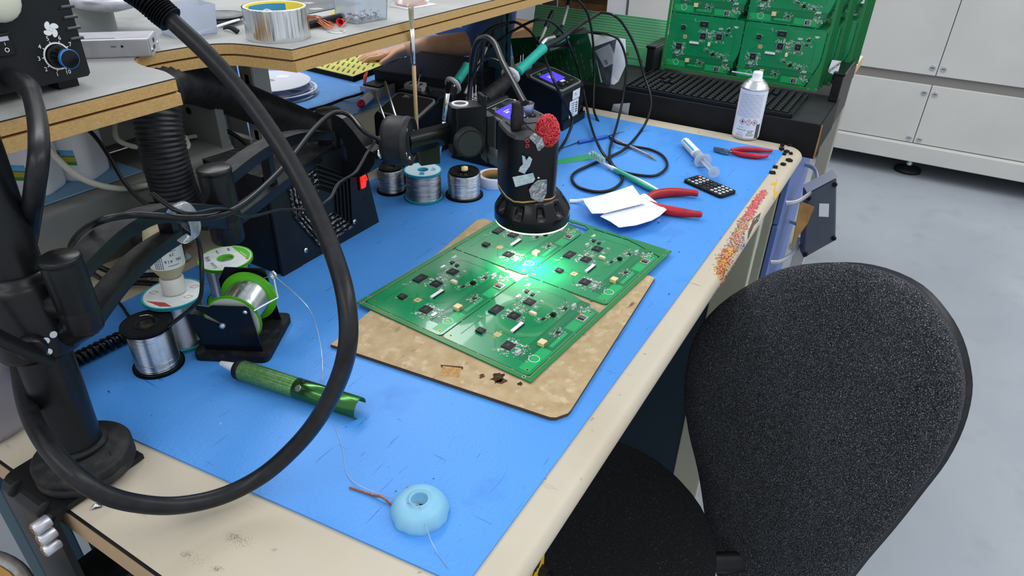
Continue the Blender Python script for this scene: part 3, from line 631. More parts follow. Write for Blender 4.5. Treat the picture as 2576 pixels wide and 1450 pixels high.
def camera_head():
    th=thing('inspection_camera','black inspection camera with glowing ring light, foil scraps and a red crust on top','camera',LC)
    yaw=R(33); 
    # body: rounded box with sharp nose, slightly tapering
    def sect(w,d,r): return rrect(w,d,r,4)
    m=MB(); z0=.033
    body=[(-.0265,-.027),(.0085,-.034),(.0225,-.0325),(.031,-.018),(.033,.012),(.024,.029),(-.018,.031),(-.0265,.024)]
    bsm=smooth([(x,y,0) for x,y in body],3,True)
    vs=[];fs=[];N=len(bsm); Rz=Matrix.Translation((-.0050,.0086,0))@Matrix.Rotation(R(-38),4,'Z')
    lev=[(z0,.96),(z0+.012,1.0),(z0+.082,1.01),(z0+.090,1.0),(z0+.094,.95),(z0+.095,.5),(z0+.095,0)]
    for z,s in lev:
        s*=1.1
        for p in bsm: vs.append(Rz@Vector((p.x*s,p.y*s,z)))
    for i in range(len(lev)-1):
        for k in range(N): fs.append((i*N+k,i*N+(k+1)%N,(i+1)*N+(k+1)%N,(i+1)*N+k))
    CB=mat('camera_black','#0c0e12',.36,col2='#101216',ns=20)
    GT=mat('camera_top_grey','#303236',.5)
    m.add(vs,[f for i,f in enumerate(fs) if i<3*N],CB,sm=True); m.add(vs,[f for i,f in enumerate(fs) if i>=3*N],GT,sm=False)
    m.build('body',th)
    m=MB(); # copper-coloured trim line and seams
    T=[Rz@Vector((p.x*1.065,p.y*1.065,z0+.0065)) for p in bsm]; m.tube(T,.0016,mat('brass_trim','#b08d52',.4,metal=.4),6,closed=True); m.build('trim_ring',th,label='brass coloured trim line')
    m=MB(); m.tube([Rz@Vector((-.006,-.0352,z)) for z in (.040,.08,.120)],.0005,BLK,4); 
    for a in ((-.024,-.02),(.006,-.02)): pass
    m.bx((-.022,.006,.1275),(-.002,.024,.1295),GT,Rz); m.bx((.0,.006,.1275),(.022,.024,.1298),GT,Rz); m.bx((-.002,-.028,.1275),(.018,.004,.1290),GT,Rz)
    for i in range(4):
        for j in range(3): m.box((.0022,.0022,.0006),BLK,(-.016+.004*i,-.006-.004*j,.1283),M=Rz)
    m.build('lid_panels',th)
    m=MB(); m.text('4K',.007,WHT2,Rz@frame((.0015,-.0333,.062),(.2,-1,0),(1,.2,0))@mtx((0,0,.0003)),.0001) if False else m.box((.006,.0006,.0018),WHT2,(.003,-.0372,.072),M=Rz); m.build('small_print',th)
    # cap with finger scallops
    m=MB(); prof=[(.030,.0395),(.037,.038),(.040,.0345),(.0425,.031),(.045,.0275),(.0475,.0235),(.050,.019),(.0512,.0165),(.0515,.014),(.0515,.002),(.0505,0)]
    seg=200; vs=[];fs=[]
    for (r,z) in prof:
        for k in range(seg):
            a=2*PI*k/seg; ph=((a+.2)*10/(2*PI))%1; dent=max(0,1-abs(ph-.5)/.20)
            rr=r-(.0075 if z<.030 else .004)*min(1,dent*3.5)*(1 if .018<z<.034 else 0)
            vs.append((rr*math.cos(a),rr*math.sin(a),z))
    for i in range(len(prof)-1):
        for k in range(seg): fs.append((i*seg+k,(i+1)*seg+k,(i+1)*seg+(k+1)%seg,i*seg+(k+1)%seg))
    m.add(vs,fs,BLKG,sm=True); m.lathe([(.0505,0),(.046,0),(.046,.004),(.02,.006),(.0,.006)],BLK,None,48); m.build('lens_hood',th)
    m=MB(); m.ringprism(circ(.0500,64),circ(.0455,64),-.0022,.0005,mat('led_ring_white','#fff8ea',.5,emit=2.6)); m.build('ring_light',th,label='glowing white ring')
    # sockets and cable boots
    for (x,y,r,h) in ((-.016,-.013,.0072,.036),(-.003,.008,.0055,.030)):
        m=MB(); q=Rz@Vector((x-.004,y+.004,.1275)); m.lathe([(0,0),(r*.9,0),(r,.003),(r,h*.55),(r*.85,h*.62),(r*.9,h*.7),(r*.82,h*.74),(r*.88,h*.82),(r*.8,h*.86),(r*.85,h*.94),(r*.6,h),(0,h)],RUB,mtx(q),20); m.build('plug_boot',th)
    # foil scraps
    FO=mat('crumpled_foil','#c9cdd0',.3,metal=.85,col2='#8f9598',ns=160,bump=1,bs=260); FO2=mat('pale_foil','#a8bcc4',.55,metal=.3,col2='#c4d4d8',ns=120,bump=.5,bs=300)
    def scrap(pts,mt,dep=None,name='foil_scrap'):
        m=MB(); fn_=Vector((-.60,-.80,0)).normalized()
        P=[]
        for (px,py) in pts:
            # the front face of the body as a plane
            pl=LC+Rz@Vector((0,-.038,.08)); nn=(Rz.to_3x3()@Vector((.10,-1,0))).normalized()
            d=CR*((px-1288)/FPX)-CU*((py-725)/FPX)+CF; o=Vector((0,0,CAMZ)); s=(pl-o).dot(nn)/d.dot(nn)
            P.append(o+d*s)
        n=len(P); nn=(Rz.to_3x3()@Vector((.10,-1,0))).normalized()
        m.add(P+[p+nn*.0012 for p in P],[tuple(range(n-1,-1,-1)),tuple(range(n,2*n))]+[(k,(k+1)%n,n+(k+1)%n,n+k) for k in range(n)],mt)
        m.build(name,th,world=True,bevel=0)
    scrap([(1313,391),(1319,393),(1323,404),(1331,393),(1338,400),(1332,417),(1324,428),(1319,437),(1304,431),(1308,421),(1315,414)],FO2)
    scrap([(1289,446),(1340,435),(1345,450),(1340,458),(1296,470)],FO2)
    scrap([(1352,453),(1376,451),(1381,458),(1378,476),(1362,512),(1335,498),(1330,478),(1336,467)],FO)
    scrap([(1331,347),(1344,333),(1354,341),(1362,345),(1369,366),(1357,379),(1351,378),(1347,364)],FO,name='shiny_foil_scrap')
    m=MB(); RD=mat('red_outline_mark','#b3323a',.6)
    nn=(Rz.to_3x3()@Vector((.10,-1,0))).normalized(); uu=Vector((0,0,1)).cross(nn).normalized(); 
    for (px,py,a) in ((1326,355,.6),(1326,367,0)):
        pl=LC+Rz@Vector((0,-.038,.08)); d=CR*((px-1288)/FPX)-CU*((py-725)/FPX)+CF; o=Vector((0,0,CAMZ)); q=o+d*((pl-o).dot(nn)/d.dot(nn))
        T=Matrix.Translation(q+nn*.0008)@Matrix(((uu.x,0,nn.x,0),(uu.y,0,nn.y,0),(0,1,nn.z,0),(0,0,0,1)))@Matrix.Rotation(a,4,'Z')
        m.ringprism([(-.0025,-.002),(.0025,-.002),(.0025,.002),(-.0025,.002)],[(-.0017,-.0012),(.0017,-.0012),(.0017,.0012),(-.0017,.0012)],-.0003,.0003,RD,T,sm=False)
    m.build('red_marks',th,world=True)
    # crust of red insulation clippings
    m=MB(); rr=random.Random(5); RC=mat('red_clipping','#d9434b',.45); RC2=mat('red_clipping_dark','#b5252f',.45)
    pl=LC+Rz@Vector((0,-.036,.08)); nn=(Rz.to_3x3()@Vector((.10,-1,0))).normalized(); d_=CR*((1379-1288)/FPX)-CU*((334-725)/FPX)+CF; o_=Vector((0,0,CAMZ)); cen=o_+d_*((pl-o_).dot(nn)/d_.dot(nn))-LC-nn*.004+Vector((.002,0,0)); 
    m.ball(.0165,RC2,cen,(.75,.88,1.2),18)
    for k in range(560):
        a=rr.uniform(0,2*PI); zz=rr.uniform(-1,1); r=math.sqrt(1-zz*zz); q=Vector((r*math.cos(a)*.0130,r*math.sin(a)*.0150,zz*.0205))
        nrm=Vector((q.x/.013**2,q.y/.015**2,q.z/.0205**2)).normalized(); tdir=nrm.orthogonal(); tdir.rotate(Matrix.Rotation(rr.uniform(0,6.28),3,nrm))
        m.cylp(cen+q-tdir*.0022+nrm*.0004,cen+q+tdir*.0022+nrm*rr.uniform(0,.001),.00062,rr.choice((RC,RC,RC2)),5)
    m.build('red_clippings_crust',th,stuff=True)
camera_head()
l=bpy.data.lights.new('ring_light_glow','SPOT'); l.energy=4.2; l.spot_size=R(112); l.spot_blend=1; l.shadow_soft_size=.045; l.color=(1,.97,.88)
lo=bpy.data.objects.new('ring_light_glow',l); lo.location=LC+Vector((0,0,-.003)); COL.objects.link(lo)
# ------------------------------------------------------------ hot-air station on the shelf
def plate(px,py,y): return at(px,py,y=y)
def facetext(m,t,px,py,y,size,mt,rot=0):
    p=at(px,py,y=y); m.text(t,size,mt,frame(p+Vector((0,-.0002,0)),(0,-1,0),(1,0,0))@Matrix.Rotation(rot,4,'Z'),.00015)
def hotair():
    y=.80; xr=.4335; z0=1.0385; xl=xr-.15; z1=1.19
    STB=mat('station_black','#15171b',.5,col2='#191b1f',ns=30,bump=.06,bs=900)
    th=thing('hot_air_station','black hot air station with airflow knob on the shelf at the left','rework station',(xr-.07,.88,SZ))
    M=frame((0,y,0),(0,-1,0),(1,0,0))
    m=MB(); m.prism([(xl,z0),(xr-.003,z0),(xr,z0+.003),(xr,z1),(xl,z1)],-.16,0,STB,M)
    for (px,py) in ((167,15),(175,41.5),(183,69),(191,95)):
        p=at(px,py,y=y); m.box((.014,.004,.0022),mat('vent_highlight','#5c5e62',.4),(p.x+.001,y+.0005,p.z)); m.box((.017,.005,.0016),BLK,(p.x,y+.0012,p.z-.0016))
    m.build('case',th,world=True,bevel=.001)
    for x in (xr-.022,xl+.02):
        for yy in (y+.02,y+.13):
            m=MB(); m.box((.022,.022,z0-SZ),BLK,(x,yy,(z0+SZ)/2)); m.build('foot',th,world=True)
    c=at(144,141,y=y); r=.0125
    m=MB(); 
    m.ringprism(circ(r*1.13,48),circ(r*1.0,48),.0001,.0005,WHT2,mtx(c)@M.to_3x3().to_4x4())
    for k,(t) in enumerate(('1','2','3','4','5','6','7','8','9','10')):
        a=R(250-31*k) if k<9 else R(-68)
        a=R(252-(k*37.2 if k<7 else 0)) if k<7 else R({7:-8,8:-38,9:-72}[k])
        p=c+Vector((math.cos(a)*r*1.52,-.0004,math.sin(a)*r*1.52)); m.text(t,.0062,WHT2,frame(p,(0,-1,0),(1,0,0)),.0001)
        p=c+Vector((math.cos(a)*r*1.18,-.0004,math.sin(a)*r*1.18)); m.box((.0022,.0003,.0009),WHT2,p,(0,-a,0))
    m.build('scale_print',th,world=True,label='white numerals 1 to 10 around the knob')
    m=MB(); f0=at(128,74,y=y); 
    for k in range(4):
        a0=k*PI/2+.5; pts=[]
        for t in range(20):
            an=2*PI*t/20; u_=.0046+.0038*math.cos(an); v_=(.0031+.0008*math.cos(an))*math.sin(an)-.0016*math.cos(an)*1.0+.0006; pts.append((u_*math.cos(a0)-v_*math.sin(a0),u_*math.sin(a0)+v_*math.cos(a0)))
        m.prism(pts,.0001,.0004,WHT2,mtx(f0)@M.to_3x3().to_4x4())
    m.cyl(.0018,.0004,WHT2,mtx(f0)@M.to_3x3().to_4x4(),14); m.build('fan_symbol',th,world=True,label='white four-bladed fan symbol')
    m=MB(); kn=[]
    for k in range(72):
        a=2*PI*k/72; rr=r*.93-(.0004 if k%2 else 0); kn.append((rr*math.cos(a),rr*math.sin(a)))
    KM=mtx(c)@M.to_3x3().to_4x4(); n=len(kn); vs=[(x,yy,.0005) for x,yy in kn]+[(x*.80,yy*.80,.019) for x,yy in kn]
    m.add(vs,[(k,(k+1)%n,n+(k+1)%n,n+k) for k in range(n)]+[tuple(range(n,2*n))],BLKG,KM); k=m.build('airflow_knob',th,world=True)
    m=MB(); m.lathe([(r*.76,.019),(r*.80,.0192),(r*.80,.0235),(r*.70,.0238)],mat('blue_ring','#2f86d8',.3,metal=.3),KM,40); m.lathe([(r*.74,.0238),(r*.70,.0240),(0,.0240)],BLKG,KM,40); m.build('blue_cap',k,world=True,label='blue anodised ring on the knob')
    m=MB(); s=at(6,112,y=y); m.box((.030,.004,.022),BLKG,(s.x-.006,y-.001,s.z)); sw=m.build('power_switch',th,world=True,bevel=.001)
    m=MB(); m.box((.024,.003,.004),ALU,(s.x-.007,y-.004,s.z+.006)); m.ringprism(circ(.0022,20),circ(.0016,20),0,.0004,WHT2,frame((s.x+.001,y-.0032,s.z-.005),(0,-1,0),(1,0,0))); m.box((.0005,.0003,.003),WHT2,(s.x+.001,y-.0032,s.z+.001)); m.build('rocker',sw,world=True)
    m=MB(); pp=at(-8,10,y=y); m.ball(.02,mat('ivory_knob','#d8d6c4',.4),(pp.x-.002,y-.010,pp.z+.004),(1,.5,1),24); m.build('ivory_dial',th,world=True)
hotair()
# ------------------------------------------------------------ heavy black hose with its corrugated sleeve
HOSE=mat('hose_black','#16171a',.36,col2='#1d1e21',ns=90,bump=.05,bs=500)
ph=[at(32,196,y=.795)]+[atd(*a) for a in ((70,222,.80),(92,290,.72),(98,380,.66),(88,470,.66),(76,560,.70),(66,640,.80),(50,730,.93),(45,830,.90),(48,920,.84),(68,1020,.74),(108,1105,.68),(175,1185,.655),(260,1243,.655),(350,1268,.665),(450,1272,.675),(560,1248,.68),(660,1197,.675),(745,1122,.655),(805,1046,.625),(850,960,.585),(873,880,.555),(876,800,.55),(860,705,.56),(820,590,.59),(762,465,.62),(690,345,.645),(610,235,.67),(520,135,.69),(430,50,.71))]
thz=thing('hot_air_hose','thick glossy black hose looping from the hot air station across the bench end','hose',ph[14])
m=MB(); m.tube(ph,lambda t:.0098 if t<.04 else .0076,HOSE,20,8); m.build('hose',thz,world=True)
m=MB(); e=ph[-1]; q=[e]+[atd(*a) for a in ((400,25,.715),(365,-8,.72),(320,-40,.73))]; P=smooth(q,60)
m.tube(P,lambda t:.0105+.0016*math.sin(t*2*PI*15)+.002*t,BLKG,20); m.build('corrugated_sleeve',thz,world=True)
# ------------------------------------------------------------ silver box
def silver():
    b=at(383,143,z=SZ); c=at(423,112,z=SZ); a=at(217,149,z=SZ)
    X=(b-a); X.z=0; X=X.normalized(); Yv=Vector((-X.y,X.x,0)); L=.15; D=(c-b).length
    M=Matrix(((X.x,Yv.x,0,b.x),(X.y,Yv.y,0,b.y),(0,0,1,SZ),(0,0,0,1)))
    th=thing('aluminium_interface_box','flat silver aluminium box with two sockets lying behind the hot air station','electronic box',M=M)
    H=hgt(b,97); D=.052
    m=MB(); m.box((L,D,H),mat('satin_silver','#b4b2b8',.42,metal=.35,col2='#bdbbc0',ns=50),(-L/2,D/2,H/2)); m.build('case',th,bevel=.002)
    m=MB(); m.box((.0012,D*.98,H*.96),mat('satin_silver_end','#bcbcc2',.35,metal=.3),(.0004,D/2,H/2))
    m.box((.0008,.011,.0045),BLK,(.001,D*.42,H*.36)); m.box((.0008,.009,.0052),BLK,(.001,D*.50,H*.70)); m.build('end_plate',th)
    for yy in (.005,D-.005):
        m=MB(); m.lathe([(0,.0016),(.0022,.0012),(.0028,0)],STEEL,frame((.001,yy,H*.35),(1,0,0)),14); m.build('screw',th)
    m=MB(); m.cyl(.0015,.0004,BLK,frame((-.032,-.0001,H*.62),(0,-1,0)),14); m.box((.006,.0003,.0016),mat('tiny_print','#6a6a70',.6),(-.042,-.0002,H*.62)); m.box((.07,.004,.0002),mat('tiny_print','#6a6a70',.6),(-.075,.008,H)); m.build('indicator',th)
silver()
# ------------------------------------------------------------ roll of foil tape
def foil_roll():
    c=at(702,93,z=SZ); r0=.0455; h=.043
    th=thing('foil_tape_roll','large roll of silver foil tape standing on the shelf edge','tape roll',c)
    FT=bpy.data.materials.new('mirror_foil_tape'); FT.use_nodes=True; b=FT.node_tree.nodes['Principled BSDF']; b.inputs['Metallic'].default_value=.95; b.inputs['Roughness'].default_value=.16; b.inputs['Base Color'].default_value=lin('#d9dadc')
    tc=FT.node_tree.nodes.new('ShaderNodeTexCoord'); mp=FT.node_tree.nodes.new('ShaderNodeMapping'); mp.inputs['Scale'].default_value=(160,160,3); nz=FT.node_tree.nodes.new('ShaderNodeTexNoise'); nz.inputs['Scale'].default_value=1; bp=FT.node_tree.nodes.new('ShaderNodeBump'); bp.inputs['Strength'].default_value=.5; bp.inputs['Distance'].default_value=.003
    nt=FT.node_tree; nt.links.new(tc.outputs['Object'],mp.inputs[0]); nt.links.new(mp.outputs[0],nz.inputs['Vector']); nt.links.new(nz.outputs['Fac'],bp.inputs['Height']); nt.links.new(bp.outputs[0],b.inputs['Normal'])
    m=MB(); m.lathe([(r0*.86,0),(r0,0),(r0,.001),(r0*.985,h*.5),(r0,h-.001),(r0,h),(r0*.90,h)],FT,mtx((0,0,0)),56)
    m.build('tape',th)
    m=MB(); m.lathe([(r0*.90,h),(r0*.93,h+.0004),(r0*.96,h)],WHT2,None,56); m.lathe([(r0*.90,h),(r0*.86,h-.001),(r0*.86,0)],mat('core_yellow','#e6d24a',.6),None,56)
    m.lathe([(r0*.855,h-.003),(r0*.855,.003)],mat('core_blue','#3f97cf',.5),None,20,a0=25,a1=115); m.lathe([(r0*.855,h-.003),(r0*.855,.003)],mat('core_blue','#3f97cf',.5),None,20,a0=185,a1=230)
    for k in range(3): 
        pts=[Vector((math.cos(R(a))*r0*.845,math.sin(R(a))*r0*.845,h*.55+.008*math.sin(R((a-52)*6))*(1-.2*k)+.002*k)) for a in range(56,76,2)]
        m.tube(pts,.0006,WHT2,5)
    m.build('printed_core',th,label='yellow and blue printed cardboard core')
foil_roll()
# ------------------------------------------------------------ small things on the shelf
def openbox(name,label,c,w,d,h,rz,mt,taper=.9,contents=None):
    th=thing(name,label,'plastic box',c,rz); t=.0014
    m=MB(); o=rrect(w,d,.003,2); n=len(o)
    def ring(s,z,inset=0): return [(x*s-math.copysign(inset,x),y*s-math.copysign(inset,y),z) for x,y in o]
    vs=ring(taper,0)+ring(1,h)+ring(1,h,t)+ring(taper,t,t)
    fs=[(tuple(range(n-1,-1,-1)))]+[(k,(k+1)%n,n+(k+1)%n,n+k) for k in range(n)]+[(n+k,n+(k+1)%n,2*n+(k+1)%n,2*n+k) for k in range(n)]+[(2*n+k,2*n+(k+1)%n,3*n+(k+1)%n,3*n+k) for k in range(n)]+[tuple(range(3*n,4*n))]
    m.add(vs,fs,mt); m.build('tub',th)
    return th
c=at(500,88,z=SZ); openbox('frosted_plastic_box','open frosted plastic box behind the hose near the silver box','%s'%'' or c,.07,.055,.040,R(-12),FROST) if False else openbox('frosted_plastic_box','open frosted plastic box behind the hose near the silver box',c+Vector((0,.02,.0005)),.07,.055,.040,R(-12),FROST)
c=at(925,52,z=SZ)+Vector((0,.012,.0005)); openbox('clear_parts_box','clear open box of small metal offcuts at the front of the shelf',c,.075,.055,.045,R(-8),CLEAR)
m=MB(); rr=random.Random(9)
for k in range(70):
    a=rr.uniform(0,6.28); p=c+Vector((rr.uniform(-.029,.029),rr.uniform(-.019,.019),.002+rr.uniform(0,.008))); m.tube([p,p+Vector((.004*math.cos(a),.004*math.sin(a),.002)),p+Vector((.006*math.cos(a+1),.006*math.sin(a+1),0))],.0008,rr.choice((STEEL,ALU,BLKD)),5)
tag(m.build('metal_offcuts',stuff=True),'small bright metal offcuts inside the clear box','offcuts')
th=thing('turntable_disc','dark grey round disc lying on the shelf beside the foil tape','disc',at(578,60,z=SZ)+Vector((0,.02,0)))
m=MB(); m.lathe([(0,0),(.025,0),(.036,.008),(.037,.011),(.0,.012)],mat('disc_grey','#77787a',.6,col2='#858688',ns=60),None,40); m.build('disc',th)
m=MB(); m.lathe([(.0372,.0085),(.0378,.010),(.0372,.0115)],BLK,None,40); m.build('rim',th)
th=thing('plastic_strip','thin white plastic strip lying across the shelf','strip',at(560,80,z=SZ))
a,b=at(490,92,z=SZ),at(605,62,z=SZ); m=MB(); m.tube([a+Vector((0,0,.002)),a.lerp(b,.5)+Vector((0,0,.006)),b+Vector((0,0,.008))],.0022,WHT,6,4,flat=.3); m.build('strip',th,world=True)
th=thing('black_cable_tie','folded black and grey ribbon lying beside the foil tape','ribbon',at(580,80,z=SZ)); a,b=at(565,76,z=SZ),at(600,86,z=SZ); m=MB(); m.tube([a+Vector((0,0,.004)),a.lerp(b,.5)+Vector((0,.0,.007)),b+Vector((0,0,.003))],.004,BLKD,6,4,flat=.3); m.build('ribbon',th,world=True)
m=MB(); CU=CU; COP=mat('bare_copper','#c9764a',.35,metal=.8); 
for k in range(40):
    s=at(772+rr.uniform(-2,2),52+rr.uniform(-4,5),z=SZ+.004); e=at(825+rr.uniform(-10,18),66+rr.uniform(-8,8),z=SZ+.003); q=s.lerp(e,.5)+Vector((0,0,.006+rr.uniform(-.003,.003))); m.tube([s+Vector((0,0,.006)),q,e],.00045,COP,4,4)
o=tag(m.build('copper_strands',stuff=True),'bundle of bare copper strands beside the foil tape','wire')
th=thing('black_wire_offcut','short thick black cable end lying on the shelf','cable',at(810,50,z=SZ)); m=MB(); m.cylp(at(772,62,z=SZ+.0065),at(862,42,z=SZ+.0065),.0062,BLK,14); m.build('sheath',th,world=True)
th=thing('rubber_bung','small red plastic bung lying next to the clear box','cap',at(862,58,z=SZ)); m=MB(); p=at(860,55,z=SZ+.006); m.lathe([(0,.0),(.0035,0),(.0045,.012),(.0062,.018),(.0055,.018),(.0035,.012)],mat('bright_red_plastic','#dd2c34',.35),frame(p+Vector((.008,.004,0)),(-.9,-.4,.05)),16); m.build('cap',th,world=True)
th=thing('thin_wire','single thin yellow and red wire sticking up on the shelf','wire',at(855,80,z=SZ)); m=MB(); m.tube([at(862,79,z=SZ+.001),at(855,73,z=SZ+.002),at(866,60,z=SZ+.010),at(880,45,z=SZ+.022),at(891,31,z=SZ+.034)],.0006,mat('pale_wire','#e3b98c',.5),5,4); m.build('wire',th,world=True)
th=thing('solder_clippings','thin bright solder clipping on the shelf edge','clipping',at(840,82,z=SZ)); m=MB(); m.tube([at(823,80,z=SZ+.0006),at(845,84,z=SZ+.0006),at(868,80,z=SZ+.0006),at(862,74,z=SZ+.003)],.0006,STEEL,5,3); m.build('clipping',th,world=True)
YL=mat('yellow_label','#e4d23c',.6)
th=thing('static_warning_labels','strip of small yellow static warning labels on the shelf','label',at(845,32,z=SZ)); 
for k in range(4):
    m=MB(); p=at(838+6*k,36-6*k,z=SZ+.0035); m.prism([(-.011,-.004),(.011,-.004),(.006,.004),(-.006,.004)],0,.0004,YL,mtx(p,(0,0,-.1))); m.box((.012,.0007,.0002),BLK,(0,0,.0005),M=mtx(p,(0,0,-.1))); m.build('label',th,world=True)
m=MB(); p=at(800,20,z=SZ); m.grid(lambda u,v:(p.x-.08+.16*u+.02*v,p.y-.03+.12*v,SZ+.0012+.0015*math.sin(9*u+4*v)*math.sin(7*v)),24,16,mat('grey_bag','#6d6f72',.35,metal=.2,bump=.4,bs=80)); o=m.build('antistatic_bag'); tag(o,'flat dark grey antistatic bag lying on the shelf behind the tape','bag'); recenter(o,(p.x,p.y,SZ))
th=thing('clear_blister','clear plastic bag with pink foam behind the paintbrush on the shelf','bag',at(1040,14,z=SZ)); p=at(1040,14,z=SZ)
m=MB(); m.box((.075,.045,.0012),WHT,(p.x,p.y,SZ+.0008),(0,0,-.15)); m.build('white_card',th,world=True)
m=MB(); m.box((.05,.03,.004),mat('pink_foam','#dcb3a2',.8),(p.x,p.y+.004,SZ+.0038),(0,0,-.15)); m.build('pink_foam',th,world=True)
m=MB(); m.grid(lambda u,v:(p.x-.035+.07*u,p.y-.015+.045*v,SZ+.0062+.014*math.sin(PI*u)*math.sin(PI*v)+.002*math.sin(14*u)),14,10,CLEAR); m.build('clear_film',th,world=True)
# ------------------------------------------------------------ corrugated extraction hose
def ribbed(name,label,pts,r,pitch,amp,n=12,mt=BLKD,ends=None,seg=26):
    P=smooth(pts,n); L=sum((P[i+1]-P[i]).length for i in range(len(P)-1)); K=int(L/pitch); N=K*4
    # resample evenly
    cum=[0]
    for i in range(len(P)-1): cum.append(cum[-1]+(P[i+1]-P[i]).length)
    Q=[];j=0
    for i in range(N+1):
        d=L*i/N
        while j<len(cum)-2 and cum[j+1]<d: j+=1
        t=(d-cum[j])/max(1e-9,cum[j+1]-cum[j]); Q.append(P[j].lerp(P[j+1],t))
    th=thing(name,label,'hose',pts[0])
    m=MB(); prof=[1,1+amp,1+amp,1]; m.tube(Q,lambda t:r*prof[int(round(t*N))%4],mt,seg); m.build('ribbed_hose',th,world=True)
    return th,Q
H0=Vector((.492,.862,.7505))
pts=[H0+Vector((0,0,.035)),H0+Vector((-.002,.0,.060)),at(458,545,y=.862),at(433,460,y=.860),at(412,385,y=.860),at(400,315,y=.864),at(398,255,y=.872),at(415,215,y=.895),at(470,208,y=.925),at(560,236,y=.955),at(660,274,y=.965),at(745,308,y=.96),at(830,345,y=.95),at(900,400,y=.93)]
th,_=ribbed('extraction_hose','thick black corrugated hose rising beside the ledge and bending under the shelf',pts,.0290,.0062,.06,mt=mat('hose_dusty','#202124',.38,col2='#2e2f32',ns=50))
m=MB(); m.lathe([(.0,0),(.0300,0),(.0300,.022),(.0292,.024),(.0315,.026),(.0315,.045),(.027,.047)],BLK,mtx(H0),32); m.build('hose_cuff',th,world=True)
# ------------------------------------------------------------ white bottles on the ledge
HDPE=mat('white_hdpe','#e7e8ee',.42,spec=.4)
def bottle(c,rz,label,lab_side=True,sc=1,group=None):
    th=thing('white_bottle',label,'bottle',c,rz,group=group)
    m=MB(); w,d=.066*sc,.046*sc; o=rrect(w,d,.015,5); n=len(o); vs=[];fs=[]
    lv=[(0,.90),(.004,.98),(.010,1.0),(.060,1.0),(.092,.86),(.108,.62),(.118,.36),(.124,.30)]
    for z,s in lv:
        for x,y in o: vs.append((x*s,y*s,z))
    for i in range(len(lv)-1):
        for k in range(n): fs.append((i*n+k,i*n+(k+1)%n,(i+1)*n+(k+1)%n,(i+1)*n+k))
    fs.append(tuple(range(n-1,-1,-1))); fs.append(tuple(range((len(lv)-1)*n,len(lv)*n)))
    m.add(vs,fs,HDPE,sm=True); m.build('body',th)
    m=MB(); m.cyl(.012,.012,BLUEP,mtx((0,0,.124)),20); m.build('cap',th)
    if lab_side:
        bands=[(0.026,.031,mat('label_green','#3d8a3e',.6)),(.031,.038,mat('label_field','#b7a53c',.6)),(.038,.040,mat('label_tree','#5e7d45',.6)),(.040,.092,mat('label_sky','#4aa4dd',.6,col2='#8ac6ea',ns=30))]
        m=MB()
        for (a,b,mt) in bands:
            for i in range(6):
                x0=-.026+.052*i/6; x1=-.026+.052*(i+1)/6
                def P(x,z):
                    s=1 if z<=.06 else 1-(z-.06)/.032*.14
                    return Vector((x*s,-(d/2+.0006)*s,z))
                m.add([P(x0,a),P(x1,a),P(x1,b),P(x0,b)],[(0,1,2,3)],mt)
        m.ball(.005,mat('label_tree','#4f7040',.6),(.003,-d/2*.99-.0006,.041),(1,.06,.8),12)
        for k in range(5): m.box((.014-.001*k,.0003,.0007),mat('label_ink','#2c5f8d',.6),(-.010,-d/2*.95-.0006,.074-.0035*k))
        m.build('landscape_label',th,label='blue sky and green field label')
b1=at(98,492,z=.855)+Vector((.004,.028,0)); b2=at(214,452,z=.855)+Vector((.004,.028,0)); b0=at(-25,525,z=.855)+Vector((0,.028,0))
bottle(b0,R(-60),'white bottle on the ledge at the left frame edge, partly behind the pole',True,1.2)
bottle(b1,R(-60),'white bottle with landscape label on the ledge, second from the left edge',True,1.25)
bottle(b2,R(-60),'white bottle on the ledge nearest the corrugated hose',True,1.25)
# ------------------------------------------------------------ cables at the back left
WC=mat('white_cable','#d9d6c8',.45); BC_=mat('black_cable','#141518',.3)
def cable(name,label,pts,r,mt,n=8,cat='cable',flat=None,seg=8):
    m=MB(); P=[Vector(p) for p in pts]; m.tube(P,r,mt,seg,n,flat=flat); o=m.build(name); tag(o,label,cat); b=min(P,key=lambda p:p.z); recenter(o,b); return o
cable('white_power_cable','thick white cable drooping from the bottles to the corrugated hose',[at(118,368,y=.925),at(150,405,y=.915),at(190,440,y=.91),at(240,463,y=.91),at(300,474,y=.91),at(350,470,y=.925),at(400,460,y=.935)],.0042,WC)
cable('white_ledge_cable','white cable curling down onto the ledge left of the corrugated hose',[at(292,290,y=1.02),at(287,320,y=1.0),at(295,350,y=.985),at(325,366,y=.975),at(360,373,y=.97),at(410,385,y=.97),at(470,372,y=.96),at(466,345,y=.98)],.004,WC)
cable('white_rear_cable','white cable running along the back behind the corrugated hose',[at(440,352,y=1.0),at(520,338,y=.995),at(565,333,y=.99),at(620,345,y=.99),at(668,364,y=.985),at(700,390,y=.975)],.0035,WC)
cable('white_flat_lead','flat white lead hanging down in front of the back plate',[at(538,185,y=1.0),at(550,250,y=.99),at(560,310,y=.985),at(575,355,y=.975),at(592,388,y=.965)],.0052,WC,flat=.35)
cable('black_rear_cable','black cable arching over the ledge behind the corrugated hose',[at(300,283,y=1.05),at(350,292,y=1.04),at(450,318,y=1.03),at(540,322,y=1.0),at(590,340,y=.98),at(635,378,y=.965)],.0038,BC_)
cable('black_drooping_cable','thin black cable falling from the shelf across the bottles to the arm',[at(200,308,y=.90),at(240,345,y=.88),at(275,395,y=.86),at(310,455,y=.84),at(350,500,y=.82),at(395,530,y=.80),at(410,545,y=.79)],.0028,BC_)
cable('black_lower_cable','black cable hanging below the ledge behind the pole',[at(-20,540,y=.86),at(40,605,y=.85),at(90,655,y=.84),at(130,700,y=.84),at(170,745,z=.756)],.0032,BC_)
